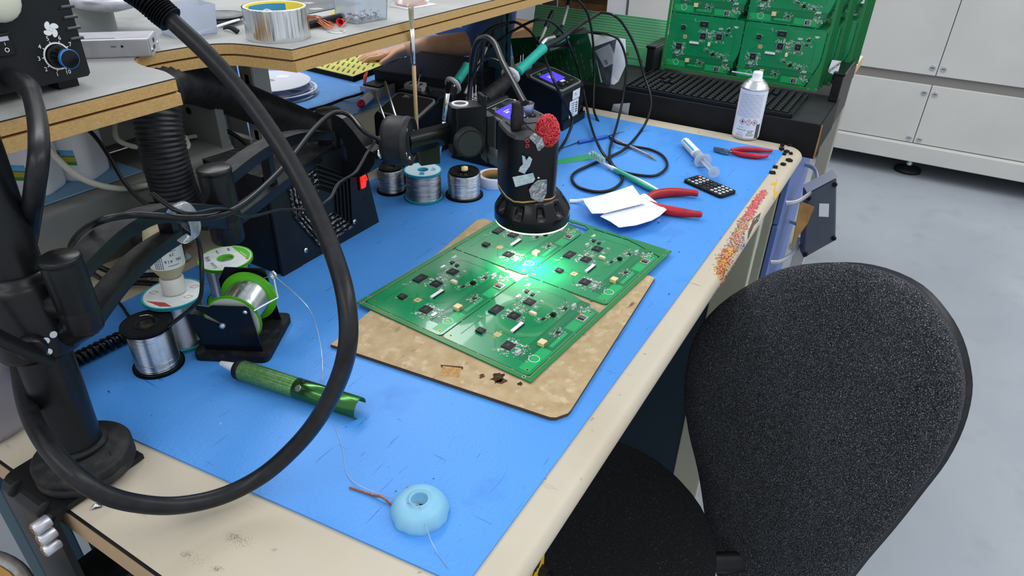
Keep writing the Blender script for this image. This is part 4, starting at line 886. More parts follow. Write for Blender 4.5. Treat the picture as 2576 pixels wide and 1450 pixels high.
cable('black_bench_cable','black cable curving over the beige bench beneath the arm',[at(215,645,y=.90),at(245,670,y=.895),at(290,688,z=.757),at(330,695,z=.757),at(390,692,z=.757),at(440,700,z=.757)],.0038,BC_)
cable('black_short_cable','black cable lying on the beige bench near the flux bottle',[at(225,748,z=.757),at(290,722,z=.757),at(340,712,z=.757),at(395,715,z=.757)],.0040,BC_)
cable('paired_black_lead','thin paired black lead standing on the mat behind the coiled cord',[at(296,758,z=.757),at(310,776,z=.757),at(325,798,z=.757),at(345,815,z=.757)],.0022,BC_,flat=.6)
c=at(432,635,z=.751)
th=thing('crumpled_film','crumpled clear film on the beige bench behind the flux bottle','film',c+Vector((0,.03,0))); m=MB(); c=at(400,672,z=.751); m.grid(lambda u,v:(c.x-.03+.07*u,c.y-.02+.05*v,.752+.007*abs(math.sin(7*u+3*v)*math.sin(5*v+u))),16,12,FROST); m.build('film',th,world=True)
# ------------------------------------------------------------ reels of solder
WIRE=mat('solder_wire','#d3d6d8',.24,metal=1,col2='#b9bcc0',ns=30); WIRED=mat('dull_solder_wire','#b3b4b8',.3,metal=1)
TEALP=mat('teal_plastic','#2fa9b8',.4); LABP=mat('reel_label','#dfe5e6',.6,col2='#d2d9da',ns=60)
mixspots(LABP,'#59606a',240,.70,.74,seed=3)
def wound(m,r0,r1,z0,z1,pitch,mt,bulge=0,seg=40):
    pr_=[]; n=int((z1-z0)/pitch)
    for k in range(n):
        z=z0+(z1-z0)*(k+.5)/n; r=r0+(r1-r0)*(k/n)+bulge*math.sin(PI*k/n)
        for a in (-60,-20,20,60): pr_.append((r+pitch*.5*math.cos(R(a)),z+pitch*.5*math.sin(R(a))))
    m.lathe([(0,z0)]+pr_+[(0,z1)],mt,None,seg)
def loops(m,r,z0,z1,mt,n,seed,w=.0004,wob=.0015):
    rr=random.Random(seed)
    for k in range(n):
        z=rr.uniform(z0,z1); t=rr.uniform(-.10,.10); ph=rr.uniform(0,6.28); e=r+rr.uniform(.0004,wob)
        m.tube([Vector((e*math.cos(a),e*math.sin(a),min(z1,max(z0,z+t*r*math.cos(a+ph))))) for a in [2*PI*i/30 for i in range(30)]],w,mt,5,closed=True)
def reel(name,label,c,rf,rw,h,fl,lab=None,pitch=.0012,hole=.008,wire=WIRE,rt=None,rz=0,M=None,loose=0,tf=.003,group=None):
    th=thing(name,label,'solder reel',c,rz,M=M,group=group); rt=rt or rf
    m=MB()
    for (z0,r) in ((0,rf),(h-tf,rt)):
        m.ringprism(circ(r,48),circ(hole,48),z0,z0+tf,fl); m.ringprism(circ(r,48),circ(r*.965,48),z0-.0004 if z0 else 0,z0+tf+(.0006 if z0 else .0),fl)
    m.lathe([(hole,h),(hole,0)],fl,None,32); m.build('spool',th)
    m=MB(); wound(m,rw,rw,tf,h-tf,pitch,wire)
    if loose: loops(m,rw,tf+.001,h-tf-.001,wire,loose,int(h*1e5))
    m.build('wire',th)
    if lab: lab(th,h,rt,hole)
    return th
cb=at(401,918,z=.7502)
def lab_black(th,h,r,ho):
    m=MB(); m.ringprism(circ(r*.90,40),circ(r*.86,40),h,h+.0004,BLKD); m.ringprism(circ(ho*1.5,30),circ(ho*1.15,30),h,h+.0006,BLKD); m.tube([(.004,.017,h+.001),(.010,.012,h+.0012),(.012,.006,h+.0008)],.0008,STEEL,6,3); m.build('wire_end',th)
reel('solder_reel','black reel of thick bright solder wire standing at the left beside the coiled cord',cb,.0275,.0225,.058,BLK,lab_black,.0019,.0085,WIRE,loose=5)
ct=at(467,850,z=.7502)
def lab_teal(th,h,r,ho):
    m=MB(); m.ringprism(circ(r*.94,48),circ(ho*1.05,48),h,h+.0003,LABP); RDD=mat('faded_red_print','#b04a44',.6)
    for (x,y) in ((-.022,.006),(.018,-.012),(.022,.010)):
        o=[(x+.0055,y),(x,y+.004),(x-.0055,y),(x,y-.004)]; i=[(x+.0048,y),(x,y+.0034),(x-.0048,y),(x,y-.0034)]; m.ringprism(o,i,h+.0002,h+.0005,RDD,sm=False)
    m.prism([(-.027,-.012),(-.010,-.0275),(.003,-.0305),(-.006,-.020)],h+.0002,h+.0005,RDD); m.build('paper_label',th,label='worn white paper label with red print')
reel('solder_reel','large teal solder reel with a flux bottle standing on it',ct,.0342,.0285,.064,TEALP,lab_teal,.0010,.004,WIRED,rz=R(-45))
cg=at(590,752,z=.7502)
def lab_green(th,h,r,ho):
    m=MB(); m.ringprism(circ(r*.95,48),circ(ho*1.15,48),h,h+.0003,LABP)
    a0,a1=-75,25; seg=[(r*.90*math.cos(R(a)),r*.90*math.sin(R(a))) for a in range(a0,a1+1,5)]
    m.prism(seg,h+.0003,h+.0005,GRNP)
    INK=mat('dark_blue_ink','#25305c',.6); 
    T=mtx((0,0,h+.0004),(0,0,R(62)))
    m.text('Solder',.0072,mat('grey_ink','#6b7076',.6),T@mtx((-.0095,.019,0)),.0001); m.text('King',.0072,INK,T@mtx((.0105,.019,0)),.0001)
    m.text('500g',.0042,INK,mtx((.019,.011,h+.0004),(0,0,R(60))),.0001); m.text('0.7mm',.0036,INK,mtx((.008,.020,h+.0004),(0,0,R(60))),.0001)
    T2=mtx((.0175,-.0135,h+.0006),(0,0,R(65))); m.text('lead free wire',.0030,WHT2,T2,.0001)
    m.ball(.0016,RED,(.009,-.0265,h+.0005),(1,1,.1),10); m.build('paper_label',th,label='white and green paper label')
reel('solder_reel','green reel with a white printed label standing between flux bottle and fan box',cg,.0334,.026,.062,GRNP,lab_green,.0010,.0095,WIRE,rz=R(10))
# reels behind the camera
c1=at(986,480,z=.7502); reel('solder_reel','thin dull solder reel on black base, leftmost of the three behind the drum',c1,.0262,.0222,.046,BLK,None,.0013,.009,WIRED,loose=26,rt=.0205)
c2=at(1067,497,z=.7502)
def lab_cyan(th,h,r,ho):
    m=MB(); m.ringprism(circ(r*.93,48),circ(ho*1.1,48),h,h+.0003,mat('pale_blue_label','#cfe6ee',.6)); LB2=mat('label_blue','#4a93bd',.6)
    m.box((.012,.008,.0003),LB2,(-.016,-.010,h+.0004),(0,0,.5)); 
    for k in range(4): m.box((.016-.002*k,.001,.0003),LB2,(.010,-.012-.0022*k,h+.0004),(0,0,.4))
    m.build('paper_label',th)
reel('solder_reel','cyan reel with pale label in the middle of the three behind the drum',c2,.0345,.029,.052,mat('cyan_plastic','#35b4cc',.4),lab_cyan,.0012,.009,WIRED,loose=34,rt=.0325)
c3=at(1168,491,z=.7502)
def lab_blk(th,h,r,ho):
    m=MB()
    for k in range(12):
        a=2*PI*k/12; m.box((r*.55,.0016,.002),BLK,(r*.62*math.cos(a),r*.62*math.sin(a),h-.001),(0,0,a))
    m.ringprism(circ(r,40),circ(r*.92,40),h-.003,h+.001,BLK); m.ringprism(circ(r*.36,30),circ(r*.25,30),h-.003,h+.002,BLK); m.lathe([(0,.0),(.006,0),(.006,.02),(0,.022)],CREAM,mtx((0.002,0,h-.014)),16); m.build('spoked_top',th)
reel('solder_reel','black spoked reel of bright solder, rightmost of the three behind the drum',c3,.0335,.0275,.046,BLK,lab_blk,.0010,.011,WIRE,loose=12,rt=.026)
# white tape roll
c=at(1243,462,z=.7502); th=thing('masking_tape_roll','white roll of tape lying behind the camera',"tape roll",c)
m=MB(); m.lathe([(.0235,0),(.030,0),(.0305,.001),(.0305,.0175),(.030,.0185),(.0235,.0185),(.0235,0)],mat('pale_tape','#d5dae8',.55),None,44); m.build('tape',th); m=MB(); m.lathe([(.0232,.018),(.0225,.018),(.0225,0),(.0232,0)],CARD,None,44); m.build('core',th)
c=at(1240,405,z=.7502)
# ------------------------------------------------------------ upside-down flux bottle on the teal reel
h0=.0645+.7502
th=thing('flux_bottle','small cloudy flux bottle standing upside down on the teal reel','bottle',(ct.x+.003,ct.y+.001,h0))
M=mtx((0,0,0),(R(-3),R(3),0)); FLX=mat('cloudy_flux','#cfc7a4',.35,trans=.35,ior=1.3,col2='#c4bb92',ns=40); LBF=mat('flux_label','#dcdfd8',.6)
m=MB(); m.lathe([(.0,.0),(.0125,0),(.0130,.002),(.0130,.019),(.012,.020),(0,.020)],mat('natural_cap','#dfe0da',.5,trans=.25),M,28); m.build('cap',th)
m=MB(); m.lathe([(0,.0202),(.0115,.0202),(.0120,.023),(.0170,.031),(.0185,.036),(.0185,.074),(.0165,.082),(.010,.086),(0,.087)],FLX,M,36); m.build('body',th)
m=MB(); m.lathe([(.0188,.036),(.0188,.072)],LBF,M,36); INK=mat('dark_blue_ink','#25305c',.6)
def wrap(m,M,r,t,size,ang,z,mt,flip=False):
    # a short line of print as flat strokes following the curve
    n=len(t)
    for k,chh in enumerate(t):
        if chh==' ': continue
        a=ang+(k-(n-1)/2)*size*.62/r*(-1 if flip else 1)
        o=Vector((r*math.cos(a),r*math.sin(a),z)); T=frame(o,(math.cos(a),math.sin(a),0),(-math.sin(a),math.cos(a),0))
        if flip: T=T@Matrix.Rotation(PI,4,'Z')
        m.text(chh,size,mt,M@T,.00012)
va=math.atan2(-th.matrix_world.translation.y,-th.matrix_world.translation.x)
wrap(m,M,.0189,'No 416',.0052,va+.30,.046,INK,True); wrap(m,M,.0189,'29',.0045,va+.30,.0535,INK,True)
wrap(m,M,.0189,'LOCAL RATE',.0026,va+.25,.066,INK,True); wrap(m,M,.0189,'780 504',.0030,va+.2,.0705,INK,True)
for k in range(11): 
    for j in range(5):
        a=va-.75+.11*j; m.box((.0003,.0019,.0007),INK,(0,0,0),M=M@frame((.0189*math.cos(a),.0189*math.sin(a),.0385+.0026*k),(math.cos(a),math.sin(a),0),(-math.sin(a),math.cos(a),0))@mtx((0,0,0),(0,R(90),0)))
for (a0,a1,z) in ((-.02,.62,.0405),(-.02,.62,.0575)):
    m.tube([M@Vector((.0189*math.cos(va+a0+(a1-a0)*k/8),.0189*math.sin(va+a0+(a1-a0)*k/8),z)) for k in range(9)],.0003,INK,4)
m.build('printed_label',th,label='white label with upside-down dark blue print')
# ------------------------------------------------------------ reel holder with the green reel
def holder():
    a=at(372*0+500,893,z=.7502)
    A=at(487,905,z=.752); Bq=at(675,912,z=.752); Cq=at(742,800,z=.752)
    X=(Bq-A).normalized(); X.z=0; X=X.normalized(); Y=Vector((-X.y,X.x,0)); W=(Bq-A).length; D=(Cq-Bq).dot(Y)
    M=Matrix(((X.x,Y.x,0,A.x),(X.y,Y.y,0,A.y),(0,0,1,.7502),(0,0,0,1)))
    th=thing('reel_holder','black metal reel stand holding a green solder reel on its side','reel stand',M=M@mtx((W/2,D/2,0)))
    m=MB(); m.prism(rrect(W,D,.008,3,W/2,D/2),0,.009,BLKD,M); m.build('base_plate',th,world=True,bevel=.002)
    xl=W*.12; H=.062
    PL=mat('enamel_black','#0c0e13',.22)
    def side(y,nm,rear=False):
        m=MB(); Ms=M@frame((0,y,.009),(0,-1,0),(1,0,0))
        x0=W*.02; x1=W*.90
        if not rear: o=[(x0+.010,0),(x1,0),(x1-.006,H*.97),(x1-.009,H),(x0+.030,H),(x0+.026,H*.97),(x0+.012,H),(x0+.010,H*.92),(x0+.036,H*.62),(x0+.034,H*.58),(x0+.006,H*.80),(x0-.004,H*.82)]
        else: o=[(x0+.010,0),(x1,0),(x1-.008,H*1.15),(x1-.010,H*1.18),(x0+.02,H*1.18),(x0+.010,H*.9)]
        m.prism(o,-.0008,.0008,PL,Ms); p=m.build(nm,th,world=True)
        if not rear:
            m=MB()
            for (x,z) in ((x0+.030,H*.45),(x0+.038,H*.36)): m.cyl(.0018,.0004,BLK,Ms@mtx((x,z,.0008)),12)
            m.build('holes',p,world=True)
            m=MB(); m.lathe([(.0028,0),(.0025,.001),(0,.0016)],STEEL,Ms@mtx((x1-.011,H*.88,.0008)),14); m.build('screw',p,world=True)
            m=MB(); m.lathe([(.0032,0),(.003,.0035),(0,.0045)],mat('pale_blue_steel','#a9bbd6',.25,metal=.5),Ms@mtx((x0+.037,H*.575,.0008)),14); m.build('spindle_end',p,world=True)
    side(D*.12,'side_plate'); side(D*.84,'side_plate',True)
    m=MB(); p=M@Vector((W*.02+.037,D*.12,.009+H*.575)); q=M@Vector((W*.02+.037,D*.86,.009+H*.575)); m.cylp(p,q,.0022,STEEL,12); m.build('spindle',th,world=True)
    # guide wire with its pigtail
    e0=M@Vector((W*.88,D*.13,.009+H*.90)); e1=at(717,785,y=e0.y+.018); e1.z=e0.z; 
    k=M@Vector((W*1.10,D*.42,.009+H*.93)); g=k+Vector((.004,.006,.022))
    m=MB(); P=[e0,k,g]; m.tube([e0,e0.lerp(k,.9),k,k.lerp(g,.2),g],.0013,STEEL,8,4)
    rr=.0045; cc=g+Vector((0,0,rr)); m.tube([cc+Vector((.001*math.sin(t)*0+.0011*t/6.28-.001,rr*math.sin(t),-rr*math.cos(t))) for t in [i*.35 for i in range(46)]],.0009,STEEL,6); m.build('guide_wire',th,world=True,label='bright bent guide wire with pigtail loop')
    # reel on the spindle (its own thing)
    yd=D*.18; RM=M@frame((W*.02+.046,yd,.009+H*.60),(0,1,0.0),(1,0,0))
    def lab(th2,h,r,ho):
        m=MB(); m.ringprism(circ(r*.93,48),circ(ho*1.1,48),-.0003,0,mat('grey_label','#b9bfbe',.6)); m.build('paper_label',th2)
    rl=reel('solder_reel','green solder reel lying on its side in the black metal stand',None,.033,.024,D*.60,GRNP,lab,.0009,.009,WIRE,M=RM)
    # strand running through the guide
    top=RM@Vector((-.004,.0245,D*.38))
    s=[RM@Vector((0.0,-.0245,D*.36)),cc+Vector((-.004,0,.001)),cc+Vector((0,0,0)),at(768,765,z=.82),at(795,820,z=.795),at(808,880,z=.772),at(811,930,z=.758),at(812,962,z=.7535)]
    m=MB(); m.tube(s,.0005,WIRE,6,8); o=m.build('solder_strand'); tag(o,'thin solder strand running from the green reel through the pigtail to the mat','wire'); recenter(o,s[-1])
holder()
# ------------------------------------------------------------ solder sucker
def sucker():
    a=at(598,928,z=.762); b=at(905,1028,z=.760); d=(b-a).normalized(); L=(b-a).length; M=frame(a,d,(0,0,1))
    th=thing('solder_sucker','green knurled metal desoldering pump with white tip lying on the mat','desoldering pump',(a.x,a.y,.7502))
    GM=mat('green_anodised','#5f8f56',.35,metal=.75,col2='#6f9f66',ns=300); GM2=mat('green_anodised_smooth','#3e6f3a',.2,metal=.85)
    r=.0112
    m=MB(); m.lathe([(0,-.024),(.0022,-.024),(.0028,-.0235),(.0062,-.001),(.0062,.002)],WHT,M,20); m.build('nozzle',th,world=True)
    m=MB(); m.lathe([(0,-.001),(r*.9,-.001),(r*1.05,.001),(r*1.05,.006),(r*.98,.007)],BLK,M,28); m.build('front_collar',th,world=True)
    m=MB(); vs=[];fs=[]; n=60; L1=L*.50; K=70
    for i in range(K+1):
        z=.007+(L1-.007)*i/K
        for k in range(n):
            aa=2*PI*k/n; rr=r*(1+.018*math.cos(30*aa+i*1.57)*math.cos(i*1.57)); vs.append((rr*math.cos(aa),rr*math.sin(aa),z))
    for i in range(K):
        for k in range(n): fs.append((i*n+k,i*n+(k+1)%n,(i+1)*n+(k+1)%n,(i+1)*n+k))
    m.add(vs,fs,GM,M,False); m.build('knurled_barrel',th,world=True)
    # open trough at the rear
    m=MB(); m.lathe([(r*1.0,L1),(r*1.05,L1+.001),(r*1.05,L),(r*.96,L),(r*.96,L1+.001)],GM2,M@Matrix.Rotation(R(205),4,'Z'),30,a0=60,a1=300)
    m.lathe([(0,L1+.0005),(r,L1+.0005),(r,L1+.004),(0,L1+.004)],GM2,M,28); m.build('rear_trough',th,world=True)
    m=MB(); m.cylp(a+d*(L1+.004),a+d*(L1+.020),.0045,BLK,14); 
    q=a+d*(L1+.010)+Vector((0,0,r*1.0)); m.ball(.0032,BLK,q,(1,1,.8),10); m.build('trigger_button',th,world=True)
    vv=Vector((-(a.x),-(a.y),.5)).normalized(); q=a+d*(L1+.009)+(vv-d*vv.dot(d)).normalized()*(r*1.04)
    m=MB(); m.cyl(.0035,.0012,STEEL,frame(q,(vv-d*vv.dot(d))),14,bev=.0003); m.build('screw',th,world=True)
    m=MB(); q=a+d*(L*.80)+Vector((0,0,r*.0)); m.ball(.003,BLK,a+d*(L*.77)+Vector((0,0,-r*.6))) ; m.build('latch',th,world=True)
sucker()
# ------------------------------------------------------------ pale blue rubber cup, copper braid, loose strand
cc=at(1057,1288,z=.7502)
def cup():
    th=thing('blue_rubber_cup','pale blue domed silicone cup lying on the front of the mat','silicone cup',cc)
    SIL=mat('pale_blue_silicone','#84bdd9',.45,col2='#7bb5d3',ns=30); r=.0262
    m=MB(); n=72; prof=[(1.0,0),(1.01,.002),(.985,.0045),(.93,.0085),(.83,.0120),(.68,.0145),(.50,.0158),(.38,.0162),(.36,.0174),(.325,.0176),(.29,.0168),(.275,.0150),(.265,.0095),(.21,.009),(.20,.004),(0,.004)]
    vs=[];fs=[]
    for (s,z) in prof:
        for k in range(n):
            a=2*PI*k/n; w=1+(.018*math.sin(7*a)+.012*math.sin(13*a+1))*(1 if z<.004 else .2 if z<.012 else 0); vs.append((r*s*w*math.cos(a),r*s*w*math.sin(a),z))
    for i in range(len(prof)-1):
        for k in range(n): fs.append((i*n+k,i*n+(k+1)%n,(i+1)*n+(k+1)%n,(i+1)*n+k))
    m.add(vs,fs,SIL,sm=True); m.build('cup',th)
    m=MB(); m.cyl(r*.19,.0004,mat('dark_blue_inside','#1c3550',.6),mtx((0,0,.0042)),24); m.build('inner_hole',th)
cup()
CB=mat('copper_braid','#cf8a66',.4,metal=.6,col2='#b5714d',ns=500,bump=.6,bs=1500)
m=MB(); P=[at(879,1227,z=.7512),at(905,1236,z=.7512),at(940,1247,z=.752),at(958,1250,z=.754),at(975,1262,z=.7525),at(990,1273,z=.752),at(1010,1285,z=.752)]; m.tube(P,.0019,CB,8,6,flat=.35,up=(0,0,1)); m.tube([at(1024,1226,z=.7515),at(1030,1240,z=.7515)],.0018,CB,8,2,flat=.4)
o=m.build('desoldering_braid'); tag(o,'flat copper desoldering braid end sticking out from under the blue cup','braid'); recenter(o,P[0])
P=[at(842,1070,z=.7506),at(862,1130,z=.7508),at(872,1190,z=.7508),at(900,1220,z=.7525),at(960,1245,z=.755),at(1010,1263,z=.7625),at(1035,1268,z=.7690),at(1058,1275,z=.7680),at(1068,1310,z=.762),at(1082,1355,z=.757),at(1100,1390,z=.752),at(1128,1430,z=.7508)]
m=MB(); m.tube(P,.0003,mat('grey_thread','#b9c2cc',.35,metal=.6),5,8); o=m.build('loose_solder_strand'); tag(o,'hair thin solder strand lying over the blue cup towards the front of the mat','wire'); recenter(o,P[0])
# ------------------------------------------------------------ coiled black cord
P=[at(120,965,z=.7585),at(170,918,z=.7585),at(240,882,z=.7585),at(322,842,z=.7585)]
th=thing('coiled_cord','glossy black coiled cord lying on the mat behind the pole','cord',P[1])
m=MB(); L=sum((P[i+1]-P[i]).length for i in range(3)); S=smooth(P,100); N=len(S); turns=L/.0068; pts=[]
T=(S[-1]-S[0]).normalized(); X=Vector((0,0,1)); Y=T.cross(X)
for i in range(int(turns*14)):
    t=i/(turns*14); p=S[min(N-1,int(t*(N-1)))]; a=2*PI*i/14; pts.append(p+X*(.0068*math.cos(a))+Y*(.0068*math.sin(a)))
m.tube(pts,.0026,BLKG,8); m.build('coil',th,world=True)
th_=None
# ------------------------------------------------------------ fan box (fume extractor)
def fanbox():
    th=thing('fume_extractor','black fan box with dusty hexagonal grille and glowing red rocker switch','fume extractor',(.66,.75,.7502))
    y=.690; FB=mat('fan_box_black','#111419',.42,col2='#171a1f',ns=30,bump=.05,bs=600); FBD=mat('fan_box_dusty','#191b1e',.7,col2='#44464a',ns=120,lo=.5,hi=.8)
    M=frame((0,y,0),(0,-1,0),(1,0,0))
    m=MB(); m.prism([(.590,.7502),(.763,.7502),(.736,.893),(.590,.900)],-.006,0,FB,M)
    # body behind the front plate
    vs=[(.556,y+.008,.7502),(.755,y+.008,.7502),(.755,.815,.7502),(.556,.815,.7502),(.556,y+.008,.897),(.735,y+.008,.890),(.735,.815,.890),(.556,.815,.897)]
    m.add(vs,[(0,3,2,1),(0,1,5,4),(1,2,6,5),(2,3,7,6),(3,0,4,7)],FB); m.add(vs,[(4,5,6,7)],FBD)
    m.build('housing',th,world=True,bevel=.003)
    m=MB(); m.prism([(.556,.7502),(.592,.7502),(.592,.899),(.556,.905)],-.004,.001,FB,M); m.build('left_flange',th,world=True,bevel=.002)
    hx=[(784,411),(732,470),(739,543),(803,622),(885,565),(878,470)]
    hx=[(788,409),(722,462),(741,548),(806,622),(884,568),(877,440)]
    H=[at(a,b,y=y-.0005) for a,b in hx]; c=sum(H,Vector())/6
    m=MB(); m.prism([(p.x,p.z) for p in H][::1],.0002,.0012,mat('grille_void','#050607',.9),M)
    m.build('grille_recess',th,world=True)
    DUST=mat('dusty_slat','#1d1f23',.7,col2='#aeb0b5',ns=230,lo=.46,hi=.62,bump=1,bs=700); SL=mat('slat_black','#16191d',.35)
    m=MB()
    for q in range(6):
        s=.985-.125*q
        P=[c+(p-c)*s for p in H]
        for k in range(6):
            if k in (5,) and q>4: continue
            a_,b_=P[k],P[(k+1)%6]; dd=b_-a_; mid=(a_+b_)/2
            mt=DUST if k in (1,2,3,0) and q<6 else SL
            ang=math.atan2(dd.z,dd.x); m.box((dd.length,.0040,.0019),mt,mid+Vector((0,-.0022,0)),(0,-ang,0))
    for k in range(6):
        a_,b_=c+(H[k]-c)*.3,H[k]; dd=b_-a_; ang=math.atan2(dd.z,dd.x); m.box((dd.length,.0036,.0014),SL,(a_+b_)/2+Vector((0,-.0024,0)),(0,-ang,0))
    P=[c+(p-c)*.34 for p in H]; m.prism([(p.x,p.z) for p in P],.001,.0045,SL,M); m.build('grille',th,world=True,label='nested slats furred with grey dust')
    for (px,py) in ((723,451),(891,558),(769,630)):
        p=at(px,py,y=y); m=MB(); T=frame(p+Vector((0,-.001,0)),(0,-1,0)); m.lathe([(0,.0016),(.003,.0012),(.004,0)],STEEL,T,16); m.box((.005,.0008,.0004),BLK,(0,0,.0016),(0,0,.6),M=T); m.box((.0008,.005,.0004),BLK,(0,0,.0016),(0,0,.6),M=T); m.build('screw',th,world=True)
    for (px,py) in ((893,503),(920,499)):
        p=at(px,py,y=y); m=MB(); m.cyl(.0018,.0005,BLK,frame(p,(0,-1,0)),10); m.build('small_hole',th,world=True)
    p=at(909,455,y=y); m=MB(); m.box((.013,.002,.026),BLKG,(p.x-.001,y-.001,p.z)); sw=m.build('power_switch',th,world=True)
    m=MB(); RL=mat('lit_red_switch','#ff2a1c',.3,emit=1.1); m.box((.0092,.0065,.0118),RL,(p.x,y-.0040,p.z+.0062),(R(-22),0,0)); m.box((.0092,.004,.0118),RL,(p.x,y-.0030,p.z-.0050),(R(12),0,0)); 
    m.ringprism(circ(.0022,16),circ(.0017,16),0,.0003,mat('dark_red_print','#7a0d0a',.5),frame((p.x,y-.0078,p.z+.005),(0,-1,-.4)))
    m.build('rocker',sw,world=True,label='glowing red rocker')
fanbox()
# ------------------------------------------------------------ leads clipped along the arm
arm_c=[at(250,700,y=.82),at(212,672,y=.76),at(178,632,y=.69),at(200,588,y=.63),at(252,556,z=.988),at(330,541,z=.982),at(405,544,z=.978),at(470,549,z=.974),at(545,543,z=.972),at(610,516,z=.969),at(680,455,z=.967),at(735,395,z=.966),at(790,325,z=.966),at(838,285,z=.963),at(878,290,z=.958),at(915,330,z=.948),at(955,352,z=.935)]
cable('arm_cable','thick black cable clipped along the top of the articulated arm',arm_c,.0032,BC_)
p2=[at(952,345,z=.935),at(925,380,z=.93),at(902,420,z=.93),at(888,438,z=.93),at(850,462,z=.925),at(832,495,z=.92),at(815,510,z=.92),at(785,530,z=.925),at(740,528,z=.93),at(695,530,z=.94),at(655,540,z=.948),at(620,546,z=.955),at(575,530,z=.972),at(535,528,z=.979),at(480,538,z=.984),at(440,530,z=.985),at(412,512,z=.985),at(380,488,z=.985)]
m=MB(); S=smooth([Vector(p) for p in p2],8)
m.tube(S,.0014,BC_,6); m.tube([p+Vector((.0012,-.0018,.0008)) for p in S],.0012,BC_,6); o=m.build('twin_lead'); tag(o,'thin twin black lead drooping from the swivel drum along the arm','cable'); recenter(o,S[-1])
cable('thin_black_lead','thin black lead hanging from the clear clip down past the green reel',[at(462,566,z=.97),at(490,590,z=.94),at(503,625,z=.92),at(508,690,z=.90),at(505,745,z=.875),at(482,775,z=.86),at(445,805,z=.835),at(425,820,z=.82)],.0022,BC_)
c=at(462,560,z=.962); th=thing('cable_clip','clear plastic snap clip holding the leads on the arm','clip',c)
dirx=(at(538,426,z=.955)-at(150,650,z=.955)).normalized(); dirx.z=0
m=MB(); sx=dirx.normalized().cross(Vector((0,0,1))); pts=[c+sx*(.0125*math.cos(R(a)))+Vector((0,0,.0185*math.sin(R(a)))) for a in range(-120,171,12)]
m.tube(pts,.0075,CLEAR,10,up=dirx,flat=.12); m.build('snap_ring',th,world=True)
# ------------------------------------------------------------ clear jar behind the pole and rimmed drum at the corner
jc=at(20,1050,z=.7502); jc=Vector((.185,.735,.7485))
th=thing('clear_jar','clear plastic tub standing on the beige bench behind the pole','tub',jc)
m=MB(); m.lathe([(0,.001),(.050,.0),(.056,.004),(.058,.012),(.056,.020),(.058,.026),(.056,.085),(.059,.088),(.0575,.090),(.0545,.086),(.0545,.005),(0,.004)],mat('clouded_clear','#d6d3da',.22,trans=.7,ior=1.2),None,44); m.build('tub',th)
th=thing('rimmed_drum','steel rimmed round drum with mottled tan lid below the bench end','drum',(.022,.62,0))
m=MB(); LIDM=mat('mottled_tan','#c99a5c',.5,col2='#b98546',ns=20,lo=.3,hi=.7); mixspots(LIDM,'#3a2615',45,.70,.74,seed=3)
m.cyl(.105,.655,GREYP,None,48); m.build('shell',th,world=False)
m=MB(); m.lathe([(.099,.655),(.104,.662),(.109,.663),(.112,.658),(.110,.650),(.105,.648)],mat('worn_steel','#9c9a98',.35,metal=.8,col2='#bab8b5',ns=50),None,56); m.build('rim',th)
m=MB(); m.cyl(.099,.0015,LIDM,mtx((0,0,.6555)),48); m.build('lid',th,label='mottled tan lid')
